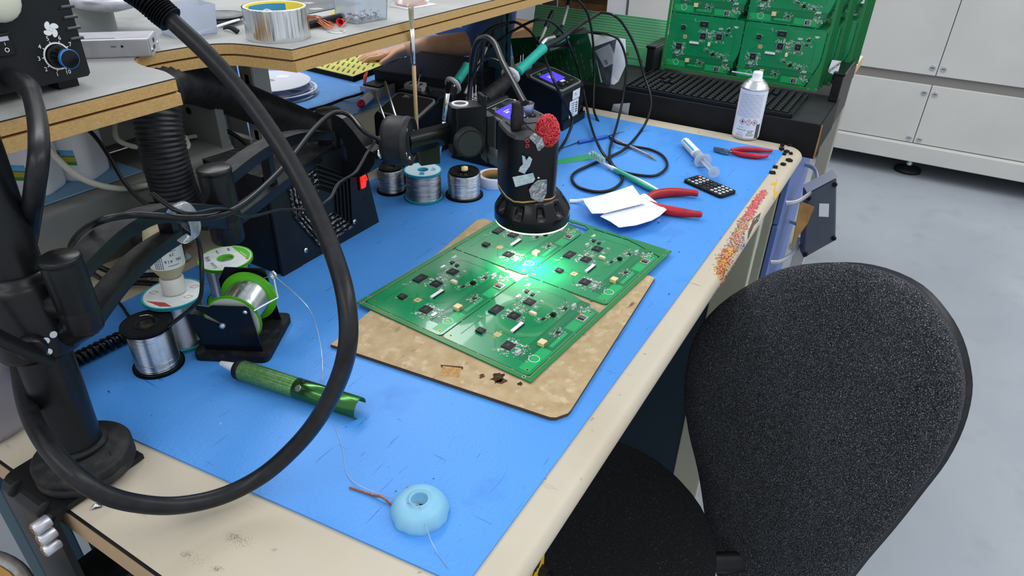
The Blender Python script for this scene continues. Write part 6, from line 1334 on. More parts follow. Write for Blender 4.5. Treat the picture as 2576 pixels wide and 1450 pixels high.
# spray can
def can():
    c=at(1874,343,z=.7495); c.z=.7485; r=.0288; th=thing('spray_can','white aerosol can with thin nozzle straw standing at the far corner of the bench','spray can',c)
    H=hgt(c,222); W=mat('can_white','#dfe3ee',.32,col2='#d8dce8',ns=20); BOT=mat('can_rim','#bfc2c6',.3,metal=.8)
    m=MB(); m.lathe([(0,.001),(r*.93,.0),(r*1.0,.003),(r,.006)],BOT,None,40); m.lathe([(r,.006),(r,H)],W,None,40); m.build('can',th)
    m=MB(); m.lathe([(r,H),(r*1.03,H+.002),(r*.97,H+.004),(r*.80,H+.012),(r*.62,H+.016),(r*.60,H+.018),(r*.50,H+.017),(r*.46,H+.014),(0,H+.014)],BOT,None,40); m.build('shoulder',th)
    m=MB(); m.lathe([(0,H+.013),(r*.46,H+.013),(r*.46,H+.019),(r*.38,H+.020),(r*.36,H+.031),(r*.32,H+.035),(r*.15,H+.0355),(0,H+.034)],WHT,None,28); m.build('nozzle',th)
    m=MB(); vd=Vector((-.25,.97,.03)); s=Vector((0,0,H+.0275)); m.cylp(s+Vector((-.004,.008,0)),s+Vector((-.004,.008,0))+Vector((-.1,.60,.03)).normalized()*.045,.0016,FROST,8); m.build('straw',th)
    va=math.atan2(-c.y,-c.x)
    def lb(t,size,ang,z,mt=INKB,ext=.0001):
        n=len(t)
        for k,ch in enumerate(t):
            if ch==' ': continue
            a=va+ang+(k-(n-1)/2)*size*.62/r; o=Vector(((r+.0002)*math.cos(a),(r+.0002)*math.sin(a),z)); m.text(ch,size,mt,frame(o,(math.cos(a),math.sin(a),0),(-math.sin(a),math.cos(a),0)),ext)
    m=MB(); GI=mat('grey_print','#8a90a0',.6)
    for k in range(17):
        z=H*.93-.0030*k
        for j in range(15):
            a=va-.95+.125*j+.02*math.sin(k*3+j); m.box((.0030 if (j*7+k*5)%4 else .0016,.0008,.0002),GI,(0,0,0),M=frame(((r+.0001)*math.cos(a),(r+.0001)*math.sin(a),z),(math.cos(a),math.sin(a),0),(-math.sin(a),math.cos(a),0)))
    for j,a0 in enumerate((-.40,.05,.50)):
        a=va+a0; F=frame(((r+.0002)*math.cos(a),(r+.0002)*math.sin(a),H*.385),(math.cos(a),math.sin(a),0),(-math.sin(a),math.cos(a),0)); q=.0070
        m.ringprism([(q,0),(0,q),(-q,0),(0,-q)],[(q*.86,0),(0,q*.86),(-q*.86,0),(0,-q*.86)],0,.0003,mat('hazard_red','#c0503c',.6),F,sm=False)
        if j==1: m.text('!',.008,INKB,F@mtx((0,0,.0002)),.0001)
        elif j==0: m.prism([(-.0016,-.002),(.0016,-.002),(.0022,.0),(.0,.003),(-.002,.0)],0,.0003,INKB,F)
        else: m.box((.0012,.004,.0003),INKB,(-.001,0,.0002),M=F); m.box((.004,.0012,.0003),INKB,(.001,-.001,.0002),(0,0,.6),M=F)
    for k,t in enumerate(('SOLVENT','ABUSE','CAN KILL','INSTANTLY')): lb(t,.0032,.30,H*.205-.0034*k,INKB)
    for k in range(3): lb('ELECTROLUBE' if k==1 else 'Aerosol',.0026 if k!=1 else .0032,-.42,H*.27-.006*k,mat('print_slate','#6b7790',.6))
    for k in range(5):
        for j in range(8):
            a=va-.75+.08*j; m.box((.0019,.0006,.0002),GI,(0,0,0),M=frame(((r+.0001)*math.cos(a),(r+.0001)*math.sin(a),H*.12-.0022*k),(math.cos(a),math.sin(a),0),(-math.sin(a),math.cos(a),0)))
    for k in range(26):
        a=va+.88; m.box((.010,.0004+.0004*((k*7)%3),.0002),INKB,(0,0,0),M=frame(((r+.0001)*math.cos(a),(r+.0001)*math.sin(a),H*.06+.0012*k),(math.cos(a),math.sin(a),0),(-math.sin(a),math.cos(a),0)))
    m.build('printed_text',th)
can()
# rubber offcuts on the far corner
def nose(x,y):
    r=.014; 
    if y>=.165+r: return .748
    t=(.165+r-y)/r; t=min(.999,t); return .748-r+r*math.sqrt(1-t*t)
for k,(px,py,w_) in enumerate(((1968,366,.0075),(1987,363,.007),(1966,375,.008),(1979,379,.009),(1974,385,.007),(1990,384,.0065),(1986,401,.010),(1971,411,.008),(1951,418,.008),(1944,432,.009))):
    p=at(px,py,z=.752); m=MB(); m.box((w_*.95,w_*1.1,.0045),BLKD,(0,0,.00225)); o=m.build('rubber_offcut',bevel=.0003); z=max(nose(p.x,p.y),.748); o.location=(p.x,p.y,z if p.y<.2 else .7502); o.rotation_euler=(0,0,.4*k); 
    tag(o,'small black rubber offcut stuck on the beige edge at the far front corner','offcut','black rubber offcuts at the far corner of the bench')
# clippings crust along the nose
m=MB(); rr=random.Random(8); CL={n:mat('clip_'+n,c,.5) for n,c in dict(red='#c2333a',pink='#d9626b',yellow='#e0c93a',grey='#b9b3a4',dark='#4b3f38',blue='#2a5ac0').items()}
line=[(1922,484),(1905,505),(1888,535),(1872,560),(1858,590),(1845,620),(1822,655),(1815,690)]
S=smooth([(a,b,0) for a,b in line],10)
for k in range(3600):
    t=rr.random(); q=S[int(t*(len(S)-1))]; wd=9+13*t if t<.75 else 20
    px,py=q.x+rr.gauss(0,wd*.5)*.8,q.y+rr.gauss(0,wd*.5)*.55
    p=at(px,py,z=.748)
    if p.y>.196: continue
    z=nose(p.x,p.y)
    if p.y<.1655: p.y=.1655; z=.733-rr.random()*.006
    cl=rr.choices(('red','pink','yellow','grey','dark'),((2,10,.3,2,1) if t<.35 else (3,3,2,7,4) if t<.75 else (8,2,7,2,3)))[0]
    a=rr.uniform(0,PI); l=rr.uniform(.0012,.0026); dd=Vector((math.cos(a),math.sin(a)*.8,0))*l; b0=Vector((p.x,p.y,z+.0004)); m.tube([b0-dd,b0+dd+Vector((0,0,rr.uniform(0,.0008)))],.00045,CL[cl],5)
for k in range(40): 
    p=at(1872+rr.gauss(0,2),602+rr.gauss(0,5),z=.748); z=nose(p.x,max(p.y,.166)); m.tube([Vector((p.x,p.y,z)),Vector((p.x+.001,p.y+.001,z+.0006))],.0006,CL['blue'],5)
o=m.build('insulation_clippings',stuff=True); tag(o,'crust of red, pink and yellow wire insulation clippings stuck along the bench nose','clippings'); recenter(o,at(1870,570,z=.748)); 
m=MB(); TAPEY=mat('amber_tape','#d6a52e',.35); 
P=[at(a,b,z=.7485) for a,b in ((1940,462),(1955,456),(1964,470),(1962,480),(1951,492),(1948,478))]
m.add([Vector((p.x,max(p.y,.1648),nose(p.x,max(p.y,.166))+.0006)) for p in P],[tuple(range(6))],TAPEY); m.add([Vector((p.x,max(p.y,.1648),nose(p.x,max(p.y,.166))+.0001)) for p in P],[tuple(range(5,-1,-1))],TAPEY); o=m.build('amber_tape_patch'); tag(o,'torn amber tape patch stuck on the bench nose','tape'); recenter(o,P[0])
m=MB(); DT=mat('dark_tape','#4e4638',.6)
P=[at(a,b,z=.7475) for a,b in ((1915,532),(1910,548),(1898,562),(1884,592),(1883,580),(1896,550))]
m.add([Vector((p.x,max(p.y,.1646),min(.7478,nose(p.x,max(p.y,.166)))+.0006)) for p in P],[tuple(range(6))],DT); m.add([Vector((p.x,max(p.y,.1646),min(.7478,nose(p.x,max(p.y,.166)))+.0001)) for p in P],[tuple(range(5,-1,-1))],DT); o=m.build('dark_tape_patch'); tag(o,'long dark worn tape patch on the outer bench nose beside the clippings','tape'); recenter(o,P[0])
# foil crumb at the near end
th=thing('foil_crumb','crumpled scrap of silver foil on the near end of the bench','foil',at(243,1274,z=.748)); P=[at(a,b,z=.749) for a,b in ((227,1284),(234,1273),(246,1270),(257,1265),(256,1277),(243,1280))]; m=MB(); m.add([p+Vector((0,0,.001*(k%3))) for k,p in enumerate(P)]+[sum(P,Vector())/6+Vector((0,0,.004))],[(k,(k+1)%6,6) for k in range(6)],mat('crumpled_foil','#c9cdd0',.3)); m.add([p for p in P],[tuple(range(5,-1,-1))],mat('crumpled_foil','#c9cdd0',.3)); m.build('crumb',th,world=True)
# scuff marks on the near end are part of the laminate
m=MB(); SCF=mat('scuff_grey','#7f786b',.8)
rr=random.Random(31)
for (cx_,cy_,sx,sy,n) in ((588,1352,22,12,260),(610,1365,30,16,120),(470,1395,18,8,120),(545,1432,14,7,110),(500,1410,40,16,60)):
    for k in range(n):
        p=at(rr.gauss(cx_,sx*.5),rr.gauss(cy_,sy*.5),z=.748); a=rr.uniform(0,PI); s=rr.uniform(.00015,.0006)
        if p.x>.168: m.prism([(p.x+s*math.cos(a),p.y+s*math.sin(a)),(p.x+s*.5*math.cos(a+2),p.y+s*.5*math.sin(a+2)),(p.x+s*.8*math.cos(a+4),p.y+s*.8*math.sin(a+4))],.7479,.74805,SCF)
m.build('scuff_marks',bench,world=True,stuff=True)
# yellow tagged clamp under the nose
th=thing('yellow_warning_tag','yellow tag with a black bolt hanging under the front edge near the lower frame edge','tag',(.355,.226,.66)); 
p=at(1352,1425,y=.2265)
m=MB(); m.box((.040,.002,.055),mat('tag_yellow','#d7a91e',.5),(p.x,.2285,p.z-.006),(0,0,0)); 
for k in range(3): m.box((.004,.0004,.010),INKB,(p.x-.006+.006*k,.2272,p.z-.004),(0,.5,0))
m.build('tag',th,world=True); m=MB(); M=frame((p.x+.012,.2275,p.z-.022),(0,-1,0)); m.cyl(.008,.010,BLK,M,6); m.cyl(.0045,.016,BLKG,M,14); m.build('bolt',th,world=True)
# ------------------------------------------------------------ drawer unit
th=thing('drawer_unit','blue fronted drawer cabinet with bow handles under the white side table','drawer unit',(1.77,.40,0))
PAN=mat('pedestal_panel','#b3b3a1',.5); DBL=mat('drawer_blue','#6177b4',.45); HAN=mat('handle_grey','#b2b6bd',.3,metal=.4)
PX0,PX1,PY=1.605,1.93,.205
m=MB(); m.bx((PX0,PY,.03),(PX1,.62,.690),PAN); m.build('carcass',th,world=True,bevel=.003); m=MB(); m.bx((PX0-.0008,.225,.46),(PX0-.0002,.275,.58),PAPER); m.build('taped_sheet',th,world=True,label='sheet of white paper on the side')
m=MB(); m.bx((PX0,PY-.002,.0),(PX1,.6,.03),BLK); m.build('plinth',th,world=True)
for k,(z0,z1) in enumerate(((.53,.688),(.37,.525),(.20,.365),(.035,.195))):
    m=MB(); m.bx((PX0+.002,PY-.016,z0),(PX1-.002,PY-.002,z1),DBL); d_=m.build('drawer_front',th,world=True,bevel=.002)
    m=MB(); zc=z1-.09; 
    m.tube([(PX0+.03,PY-.015,zc-.02),(PX0+.045,PY-.036,zc-.018),(PX0+.09,PY-.055,zc-.01),(PX0+.14,PY-.062,zc),(PX0+.19,PY-.052,zc+.008),(PX0+.22,PY-.036,zc+.012),(PX0+.23,PY-.015,zc+.013)],.0065,HAN,10,6,flat=.6,up=(0,0,1)); m.build('handle',d_,world=True)
# ------------------------------------------------------------ side table with the trays and the row of panels
TZ=.722
th=thing('side_table','white topped side table beyond the bench end carrying the black boxes','table',(2.1,.6,0)); WT=mat('white_tabletop','#d7d7d3',.5,col2='#cfcfca',ns=3); EDG2=mat('beech_edging','#c9a67a',.6)
m=MB(); m.bx((1.585,.186,TZ-.026),(2.70,.925,TZ),WT); m.build('tabletop',th,world=True)
m=MB(); m.bx((1.585,.184,TZ-.026),(2.70,.1865,TZ-.0004),EDG2); m.bx((2.70,.186,TZ-.026),(2.702,.925,TZ),EDG2); m.build('edging',th,world=True)
LEGM=mat('table_leg_grey','#a19f96',.5)
for (x,y) in ((1.99,.215),(2.62,.215),(1.66,.88),(2.62,.88)):
    m=MB(); m.bx((x-.03,y-.02,0),(x+.03,y+.02,TZ-.026),LEGM); m.build('leg',th,world=True,bevel=.002)
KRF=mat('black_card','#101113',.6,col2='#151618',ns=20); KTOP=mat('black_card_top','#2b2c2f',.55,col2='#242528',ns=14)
th=thing('black_carton','long black cardboard carton under the knobbed tray at the table edge','carton',(1.7,.4,TZ))
m=MB(); m.bx((1.556,.148,TZ+.0005),(1.80,.72,.797),KRF); m.build('carton',th,world=True,bevel=.001)
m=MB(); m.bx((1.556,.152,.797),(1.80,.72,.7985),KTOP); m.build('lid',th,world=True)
m=MB(); m.tube([(1.5555,.1475,.7235),(1.5555,.1470,.76),(1.5555,.1475,.798)],.0016,CARD,5,2); m.build('torn_edge',th,world=True,label='torn brown cardboard corner')
th=thing('black_carton','second black carton lying further left behind the bench corner','carton',(1.6,.84,TZ))
m=MB(); m.bx((1.60,.735,TZ+.0005),(1.77,.92,.79),KRF); m.build('carton',th,world=True,bevel=.001)
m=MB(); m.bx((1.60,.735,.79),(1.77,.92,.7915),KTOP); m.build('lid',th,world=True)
# knobbed tray
def knobtray():
    th=thing('knobbed_tray','black plastic tray covered in rows of round knobs on the long carton','tray',(1.66,.40,.7990))
    KN=mat('knob_black','#151719',.33); x0,x1,y0,y1=1.572,1.757,.222,.592; z=.7990
    m=MB(); m.bx((x0-.008,y0-.008,z),(x1,y1+.008,z+.004),KN); m.bx((x0-.010,y0-.010,z),(x0-.007,y1+.010,z+.009),KN); m.bx((x0-.01,y0-.010,z),(x1,y0-.007,z+.009),KN); m.bx((x0-.01,y1+.007,z),(x1,y1+.01,z+.009),KN); m.build('tray_base',th,world=True,bevel=.001)
    nx,ny=11,22; tot=nx*ny; rest=MB(); n=0
    kb=MB(); M0=None; first=None
    for i in range(nx):
        for j in range(ny):
            if (i,j) in ((4,17),(4,18),(6,19),(7,18),(2,5),(7,3)): continue
            c=(x0+(i+.5)*(x1-x0)/nx,y0+(j+.5)*(y1-y0)/ny,z+.004); pr1=[(0,.006),(.0042,.006),(.0060,.0058),(.0066,.0045),(.0064,0)]; pr2=[(0,.0066),(.0030,.0066),(.0034,.0060)]
            if i<5 and n<100:
                if first is None:
                    m=MB(); m.lathe(pr1,KN,None,14); m.lathe(pr2,KTOP,None,12); first=m.build('knob',th); first.location=Vector(c)-Vector((1.66,.40,.7990))
                else:
                    o=first.copy(); COL.objects.link(o); o.parent=th; o.location=Vector(c)-Vector((1.66,.40,.7990))
                n+=1
            else: rest.lathe(pr1,KN,mtx(c),12); rest.lathe(pr2,KTOP,mtx(c),10)
    rest.build('further_knobs',th,world=True,stuff=True)
knobtray()
# rack holding the panels
th=thing('board_rack','black plastic rack gripping the row of upright circuit panels','rack',(1.86,.39,.7225))
m=MB(); m.bx((1.762,.155,.7995),(1.80,.62,.8035),BLK) if False else m.bx((1.805,.150,.7225),(2.02,.625,.795),BLK); m.build('rack_base',th,world=True,bevel=.002)
for y in (.158,.612):
    m=MB(); m.bx((1.75,y-.010,.7995),(2.02,y+.010,.862),BLK); m.bx((1.748,y-.013,.858),(2.02,y+.013,.866),BLKG); m.build('side_rail',th,world=True,bevel=.002)
th=thing('handwritten_tag','white handwritten paper tag stuck on the right rail of the board rack','tag',(1.79,.145,.85))
P=[at(a,b,x=1.765) for a,b in ((2094,150),(2117,153),(2106,191),(2083,180))]
m=MB(); u=(P[1]-P[0]).normalized(); v=(P[0]-P[3]).normalized(); nn=u.cross(v).normalized(); q=[p-Vector((.004,.0,0)) for p in P]; m.add(q,[(3,2,1,0)],PAPER); m.add([p+Vector((.0005,0,0)) for p in q],[(0,1,2,3)],PAPER)
c=sum(q,Vector())/4; m.text('REWORK',.0085,INKB,frame(c-Vector((.0006,0,0)),(-1,0,0),(0,-.86,-.2)) @Matrix.Rotation(R(60),4,'Z'),.0002); m.build('tag',th,world=True)
# ------------------------------------------------------------ bare boards, bags behind the stations
def xplate(name,label,cat,pts,x0,x1,mt,extra=None,th_=.0016):
    """a flat plate given by picture corners on a plane through two depths (x at the left and right ends)"""
    P=[at(a,b,x=x0+(x1-x0)*t) for a,b,t in pts]; c=sum(P,Vector())/len(P); n=(P[1]-P[0]).cross(P[2]-P[0]).normalized()
    if n.x>0: n=-n
    th=thing(name,label,cat,min(P,key=lambda p:p.z)); m=MB(); k=len(P); m.add([p for p in P]+[p-n*th_ for p in P],[tuple(range(k)),tuple(range(2*k-1,k-1,-1))]+[(i,(i+1)%k,k+(i+1)%k,k+i) for i in range(k)],mt)
    m.build('sheet',th,world=True)
    if extra: extra(th,P,n)
    return th
DKG=mat('dark_green_board','#0b4a2a',.3,col2='#0d5230',ns=14)
def dpr(th,P,n):
    # P: TL TR BR BL ; rows of plated holes and outlines
    u=(P[1]-P[0]); v=(P[3]-P[0]); L=lambda a,b:P[0]+u*a+v*b+(P[2]-P[1]-v)*(a*b)
    m=MB(); VIA=mat('via_pale','#9fc7a6',.5); F0=frame((0,0,0),n,u); SLK=mat('silk_pale_green','#6fb08a',.6)
    for i in range(14):
        for j in range(9):
            for k in range(7):
                a=.06+.062*i; b=.10+.10*j+.009*k
                if (i*5+j*3)%4==0 or a<.33 and b>.5: continue
                q=L(a,b)+n*.0002; m.box((.0008,.0008,.0002),VIA,(0,0,0),M=Matrix.Translation(q)@F0)
    m.text('THERMALOGIC' if False else 'C THERM',.010,SLK,Matrix.Translation(L(.955,.55)+n*.0003)@F0@Matrix.Rotation(R(90),4,'Z'),.0001)
    m.build('plated_holes',th,world=True,stuff=True)
    m=MB(); q=[L(.30,.52),L(.56,.50),L(.60,.98),L(.34,.99)]; m.add([p+n*.0012 for p in q],[(0,1,2,3),(3,2,1,0)],mat('mid_green_board','#11552f',.35)); 
    for a,b in ((.36,.58),(.52,.60),(.37,.70)): m.ringprism(circ(.003,14),circ(.0014,14),.0,.0003,GOLD,Matrix.Translation(L(a,b)+n*.0014)@F0)
    m.build('small_board_outline',th,world=True)
xplate('bare_circuit_board','dark green unpopulated board standing behind the rear soldering station','circuit board',[(1284,97,0),(1478,84,1),(1519,239,1),(1310,262,0)],1.66,1.575,DKG,dpr)
PGN=mat('pale_green_board','#5db67f',.35,col2='#69c08b',ns=9); PGE=mat('pale_green_edge','#b4e3c4',.5)
for k in range(12):
    y=1.02; x=1.80+.0065*k
    th=thing('bare_circuit_board','pale green bare board leaning in the stack behind the stations','circuit board',(x,.80,.7225+.001),group='pale green bare boards leaning in a stack')
    h=.118+.0055*k; m=MB(); s=.0035*k
    ln=.20; vs=[(0,-.21+s,0),(0,.20+s,0),(ln*h,.20+s,h),(ln*h,-.21+s,h)]; vs=[(a,b,c+.0) for a,b,c in vs]; m.add(vs+[(a+.0016,b,c) for a,b,c in vs],[(0,1,2,3),(7,6,5,4),(0,4,5,1),(1,5,6,2),(2,6,7,3),(3,7,4,0)],PGN if k else PGN)
    m.box((.0020,.405,.0008),PGE,(ln*h+.0008,-.005+s,h)); m.build('board',th)
    if k==0:
        m=MB(); F=frame((-.0004,0,0),(-1,0,ln),(0,-1,0))
        for (a,b,w_,hh) in ((.12,.06,.05,.06),(.17,.05,.03,.03)): m.ringprism([(a-w_/2,b-hh/2),(a+w_/2,b-hh/2),(a+w_/2,b+hh/2),(a-w_/2,b+hh/2)],[(a-w_/2+.001,b-hh/2+.001),(a+w_/2-.001,b-hh/2+.001),(a+w_/2-.001,b+hh/2-.001),(a-w_/2+.001,b+hh/2-.001)],0,.0005,DKG,F,sm=False)
        for (a,b) in ((.195,.02),(.10,.10),(.195,.10),(.08,.02)): m.ringprism(circ(.004,14,a,b),circ(.002,14,a,b),0,.0006,GOLD,F)
        m.build('pads',th)
xplate('white_paper_bag','curled white sheet behind the antistatic bag beside the stations','paper',[(1478,84,0),(1572,98,.5),(1575,160,.7),(1555,205,.8),(1518,236,1),(1500,150,.5)],1.64,1.58,PAPER)
ESD=mat('antistatic_silver','#8d98a8',.18,metal=.5,col2='#6d7888',ns=40,bump=.6,bs=70)
def esd(th,P,n):
    m=MB(); u=(P[1]-P[0]); v=(P[3]-P[0]); L=lambda a,b:P[0]+u*a+v*b; q=[L(.08,.10),L(.72,.06),L(.70,.50),L(.12,.56)]; m.add([p+n*.001 for p in q],[(0,1,2,3),(3,2,1,0)],PAPER)
    F0=frame((0,0,0),n,u)
    for k in range(4): m.box((.010,.0010,.0003),INKB,(0,0,0),M=Matrix.Translation(L(.28,.40+.03*k)+n*.0015)@F0)
    m.build('paper_label',th,world=True)
xplate('antistatic_bag','crumpled silver antistatic bag with white label behind the bare board','bag',[(1488,120,0),(1550,98,1),(1545,130,1),(1535,215,1),(1516,222,.6),(1500,160,.2)],1.622,1.565,ESD,esd)
th=thing('zip_bag','small clear zip bag lying against the black carton','bag',at(1562,282,z=.7485)); P=[at(a,b,x=1.545+.003*k) for k,(a,b) in enumerate(((1543,262),(1585,259),(1580,289),(1538,279)))]; m=MB(); m.add(P+[p+Vector((.001,0,0)) for p in P],[(0,1,2,3),(7,6,5,4)],FROST); m.build('bag',th,world=True)
# ------------------------------------------------------------ second bench behind
th=thing('rear_bench','beige bench standing back to back behind the blue matted one','workbench',(1.5,1.4,0))
RY0,RY1=1.103,1.72
px_=at(1257,100,y=.958).x; m=MB(); m.prism([(.72,.938),(px_-.04,.938),(px_-.04,.99),(px_+.04,.99),(px_+.04,.938),(2.0,.938),(2.0,RY1),(.72,RY1)],BZ-.03,BZ,mat('pale_laminate','#c9c6ba',.55,col2='#c0bdb0',ns=5)); m.build('worktop',th,world=True,bevel=.002)
for (x,y) in ((.80,1.66),(1.94,1.02),(1.94,1.66),(.80,1.04)):
    m=MB(); m.box((.05,.05,.718),PETROL,(x,y,.359)); m.build('leg',th,world=True)
MAT2=mat('blue_mat_second','#5a9be0',.4,col2='#4d8fd8',ns=4,bump=.3,bs=100); mixspots(MAT2,'#9cc8f2',10,.6,.8,seed=4,stretch=(6,1,1,.4))
m=MB(); m.bx((.76,RY0,BZ),(1.985,1.68,BZ+.002),MAT2); tag(m.build('rear_esd_mat'),'second blue mat lying on the rear bench under the shelf','mat')
RZ=BZ+.0022
th=thing('component_reel','white component reel lying on the rear mat behind the slotted post','reel',(1.185,1.37,RZ))
W9=mat('reel_white','#dfe2ee',.4)
def flange(m,r,z,M=None):
    m.ringprism(circ(r,56),circ(r*.93,56),z,z+.0018,W9); m.ringprism(circ(r*.30,30),circ(r*.10,30),z,z+.0018,W9)
    for k in range(6): m.box((r*.66,.020,.0018),W9,(r*.62*math.cos(k*PI/3),r*.62*math.sin(k*PI/3),z+.0009),(0,0,k*PI/3))
def reelc(th,r,h,solid=False,M=None):
    m=MB(); flange(m,r,0); 
    if solid: m.ringprism(circ(r,56),circ(r*.12,56),h-.0018,h,W9)
    else: flange(m,r,h-.0018)
    m.build('flanges',th); m=MB(); m.cyl(r*.32,h-.004,mat('hub_grey','#b9bccb',.5),mtx((0,0,.002)),30); m.build('hub',th)
    if solid: m=MB(); m.box((.04,.018,.0004),mat('reel_sticker','#b7bda9',.6),(.03,.045,h+.0002),(0,0,.3)); m.box((.03,.03,.0004),PAPER,(.045,-.01,h+.0002),(0,0,.2)); m.build('sticker',th)
reelc(th,.098,.014)
th=thing('component_reel','solid faced white reel stacked on the open reel on the rear mat','reel',(1.18,1.385,RZ+.0145),.3); reelc(th,.098,.016,True)
# yellow sheet on black foam
P=[at(a,b,z=.765) for a,b in ((745,158),(888,192),(1017,142),(905,115))]
th=thing('yellow_label_sheet','pale yellow sheet of small parts lying on black foam on the rear mat','sheet',(P[1].x,P[1].y,RZ)); FOAM=mat('black_foam','#1b1d22',.9,bump=1,bs=200)
m=MB(); m.prism([(p.x,p.y) for p in P],RZ,.7635,FOAM); m.build('foam_base',th,world=True)
m=MB(); YS=mat('pale_yellow_sheet','#d6d06c',.6,col2='#ccc65f',ns=12); m.prism([(p.x,p.y) for p in P],.7635,.765,YS); m.build('sheet',th,world=True)
m=MB(); rr=random.Random(6); GM3=mat('part_grey_green','#9a9a5c',.6); u=(P[2]-P[1]); v=(P[0]-P[1])
for i in range(5):
    for j in range(10):
        q=P[1]+u*(.12+.18*i)+v*(.07+.09*j)
        for k in range(3): m.box((.014,.004,.0015),GM3 if k else mat('part_dark','#55563c',.6),(q.x+.008*k-.008,q.y+.005*k,.7655),(0,0,.5+rr.uniform(-.1,.1)))
m.build('small_parts',th,world=True,stuff=True)
# ribbed black tray
P=[at(941,176,z=.80),at(1060,128,z=.80),at(1200,172,z=.80),at(1110,240,z=.80)]
X=(P[1]-P[0]).normalized(); X.z=0; D=(P[3]-P[0]); D.z=0; Yv=Vector((-X.y,X.x,0)); w_=(P[1]-P[0]).length; d_=.26
M=Matrix(((X.x,Yv.x,0,P[0].x),(X.y,Yv.y,0,P[0].y),(0,0,1,RZ),(0,0,0,1)))
th=thing('ribbed_black_tray','large ribbed black plastic tray standing on the rear bench before the person','tray',M=M); H=.800-RZ
m=MB(); RT=mat('ribbed_black','#16171c',.4); m.box((w_,d_,H-.002),RT,(w_/2,-d_/2,(H-.002)/2)); m.box((w_*1.02,d_*1.02,.004),RT,(w_/2,-d_/2,H-.004)); m.build('tray',th,bevel=.001)
m=MB()
for k in range(34): m.box((w_*.98,.0042,.003),RT,(w_/2,-d_*(.5+k)/34,H-.0005))
for k in range(34): m.cyl(.0038,.006,RT,mtx((.001,-d_*(.5+k)/34,H-.006)),8)
m.build('ribs',th,stuff=False)
# grey block with lead, paste syringe, red strip
a=at(907,240,z=RZ); b=at(958,250,z=RZ); X=(b-a); X.z=0; X=X.normalized(); Yv=Vector((-X.y,X.x,0)); M=Matrix(((X.x,Yv.x,0,a.x),(X.y,Yv.y,0,a.y),(0,0,1,RZ),(0,0,0,1)))
th=thing('metal_block','grey metal block with a black pad and lead on the rear bench','block',M=M); m=MB(); m.box((.058,.09,.024),ALU,(.029,.045,.012)); m.build('block',th,bevel=.001); m=MB(); m.box((.05,.08,.004),BLK,(.029,.048,.026)); m.build('pad',th,bevel=.001)
cable('block_lead','black lead running from the metal block over the rear mat',[at(915,233,z=.77),at(895,240,z=.763),at(860,250,z=RZ+.003),at(820,265,z=RZ+.003),at(765,280,z=RZ+.003),at(700,300,z=RZ+.003)],.0032,BC_)
strip_a=200
syringe('flux_syringe','white labelled syringe with crimson tip lying on the rear bench edge',at(907,262,z=RZ+.011),at(937,236,z=RZ+.012),at(950,228,z=RZ+.014),None,capcol=mat('crimson_cap','#c2184a',.3),r=.010)
th=thing('red_strip','orange red plastic strip standing behind the metal block','strip',at(915,212,z=RZ)); m=MB(); m.tube([at(916,212,z=RZ+.004),at(918,200,z=RZ+.020),at(920,186,z=RZ+.03)],.011,mat('orange_red','#e0452c',.4),8,4,flat=.25); m.build('strip',th,world=True)
# partition and stuff under / behind the shelf
PRT=mat('partition_grey','#a9a8ab',.5,col2='#a19fa3',ns=4)
th=thing('partition_panel','pale grey partition standing between the two benches under the shelf','panel',(.6,1.12,BZ+.0025)); m=MB(); m.bx((.20,1.112,BZ+.0025),(.826,1.122,.985),PRT); m.build('panel',th,world=True); m=MB(); m.bx((.834,1.108,BZ+.0025),(.872,1.13,.985),GREYP); m.build('stile',th,world=True)
DG=mat('dark_grey_cabinet','#5c5f5c',.5,col2='#555855',ns=5)
th=thing('grey_storage_cabinet','dark grey metal storage cabinet standing behind the benches at the left','cabinet',(1.1,2.35,0)); m=MB(); m.bx((-.4,2.20,0),(1.66,2.6,1.9),DG); m.build('body',th,world=True)
for (x0,x1) in ((-.395,.62),(.63,1.07),(1.08,1.655)):
    m=MB(); m.bx((x0,2.185,.03),(x1,2.20,1.88),DG); m.build('door',th,world=True,bevel=.002)
m=MB(); m.bx((1.70,2.18,0),(1.735,2.22,1.9),WHT); tag(m.build('white_conduit'),'white conduit running up beside the grey storage cabinet','conduit')
th=thing('yellow_carton','bright yellow carton standing behind the foil tape','carton',(1.87,2.25,.0)); m=MB(); m.bx((1.79,2.2,.60),(1.93,2.4,1.25),mat('carton_yellow','#dcd23a',.6)); m.build('carton',th,world=True); m=MB(); m.bx((1.83,2.195,.80),(1.89,2.2,.90),BLK); m.build('print',th,world=True)
th2=thing('low_cupboard','low grey cupboard the yellow carton stands on','cupboard',(1.9,2.4,0)); m=MB(); m.bx((1.745,2.19,0),(2.2,2.6,.598),LTGREY); m.build('body',th2,world=True); m=MB(); m.bx((1.76,2.18,.02),(2.18,2.19,.58),LTGREY); m.build('door',th2,world=True)
slotted_post(1.98,2.12,0,1.9,.05,.05,LTGREY,'rack_post','pale slotted post behind the foil tape roll')
th=thing('round_grey_lamp','grey round lamp head hanging over the aluminium box','lamp',at(250,5,z=1.10)); p=at(255,-2,y=1.05)
m=MB(); m.lathe([(0,0),(.03,.002),(.055,.012),(.06,.022),(.05,.03),(0,.034)],ALU,mtx((p.x,p.y,p.z-.012),(R(8),0,0)),36); m.build('lamp_head',th,world=True); m=MB(); m.cyl(.03,.09,GREYP,mtx((p.x-.01,p.y+.02,SZ)),24) if p.z-.02>SZ else None; m.build('column',th,world=True)
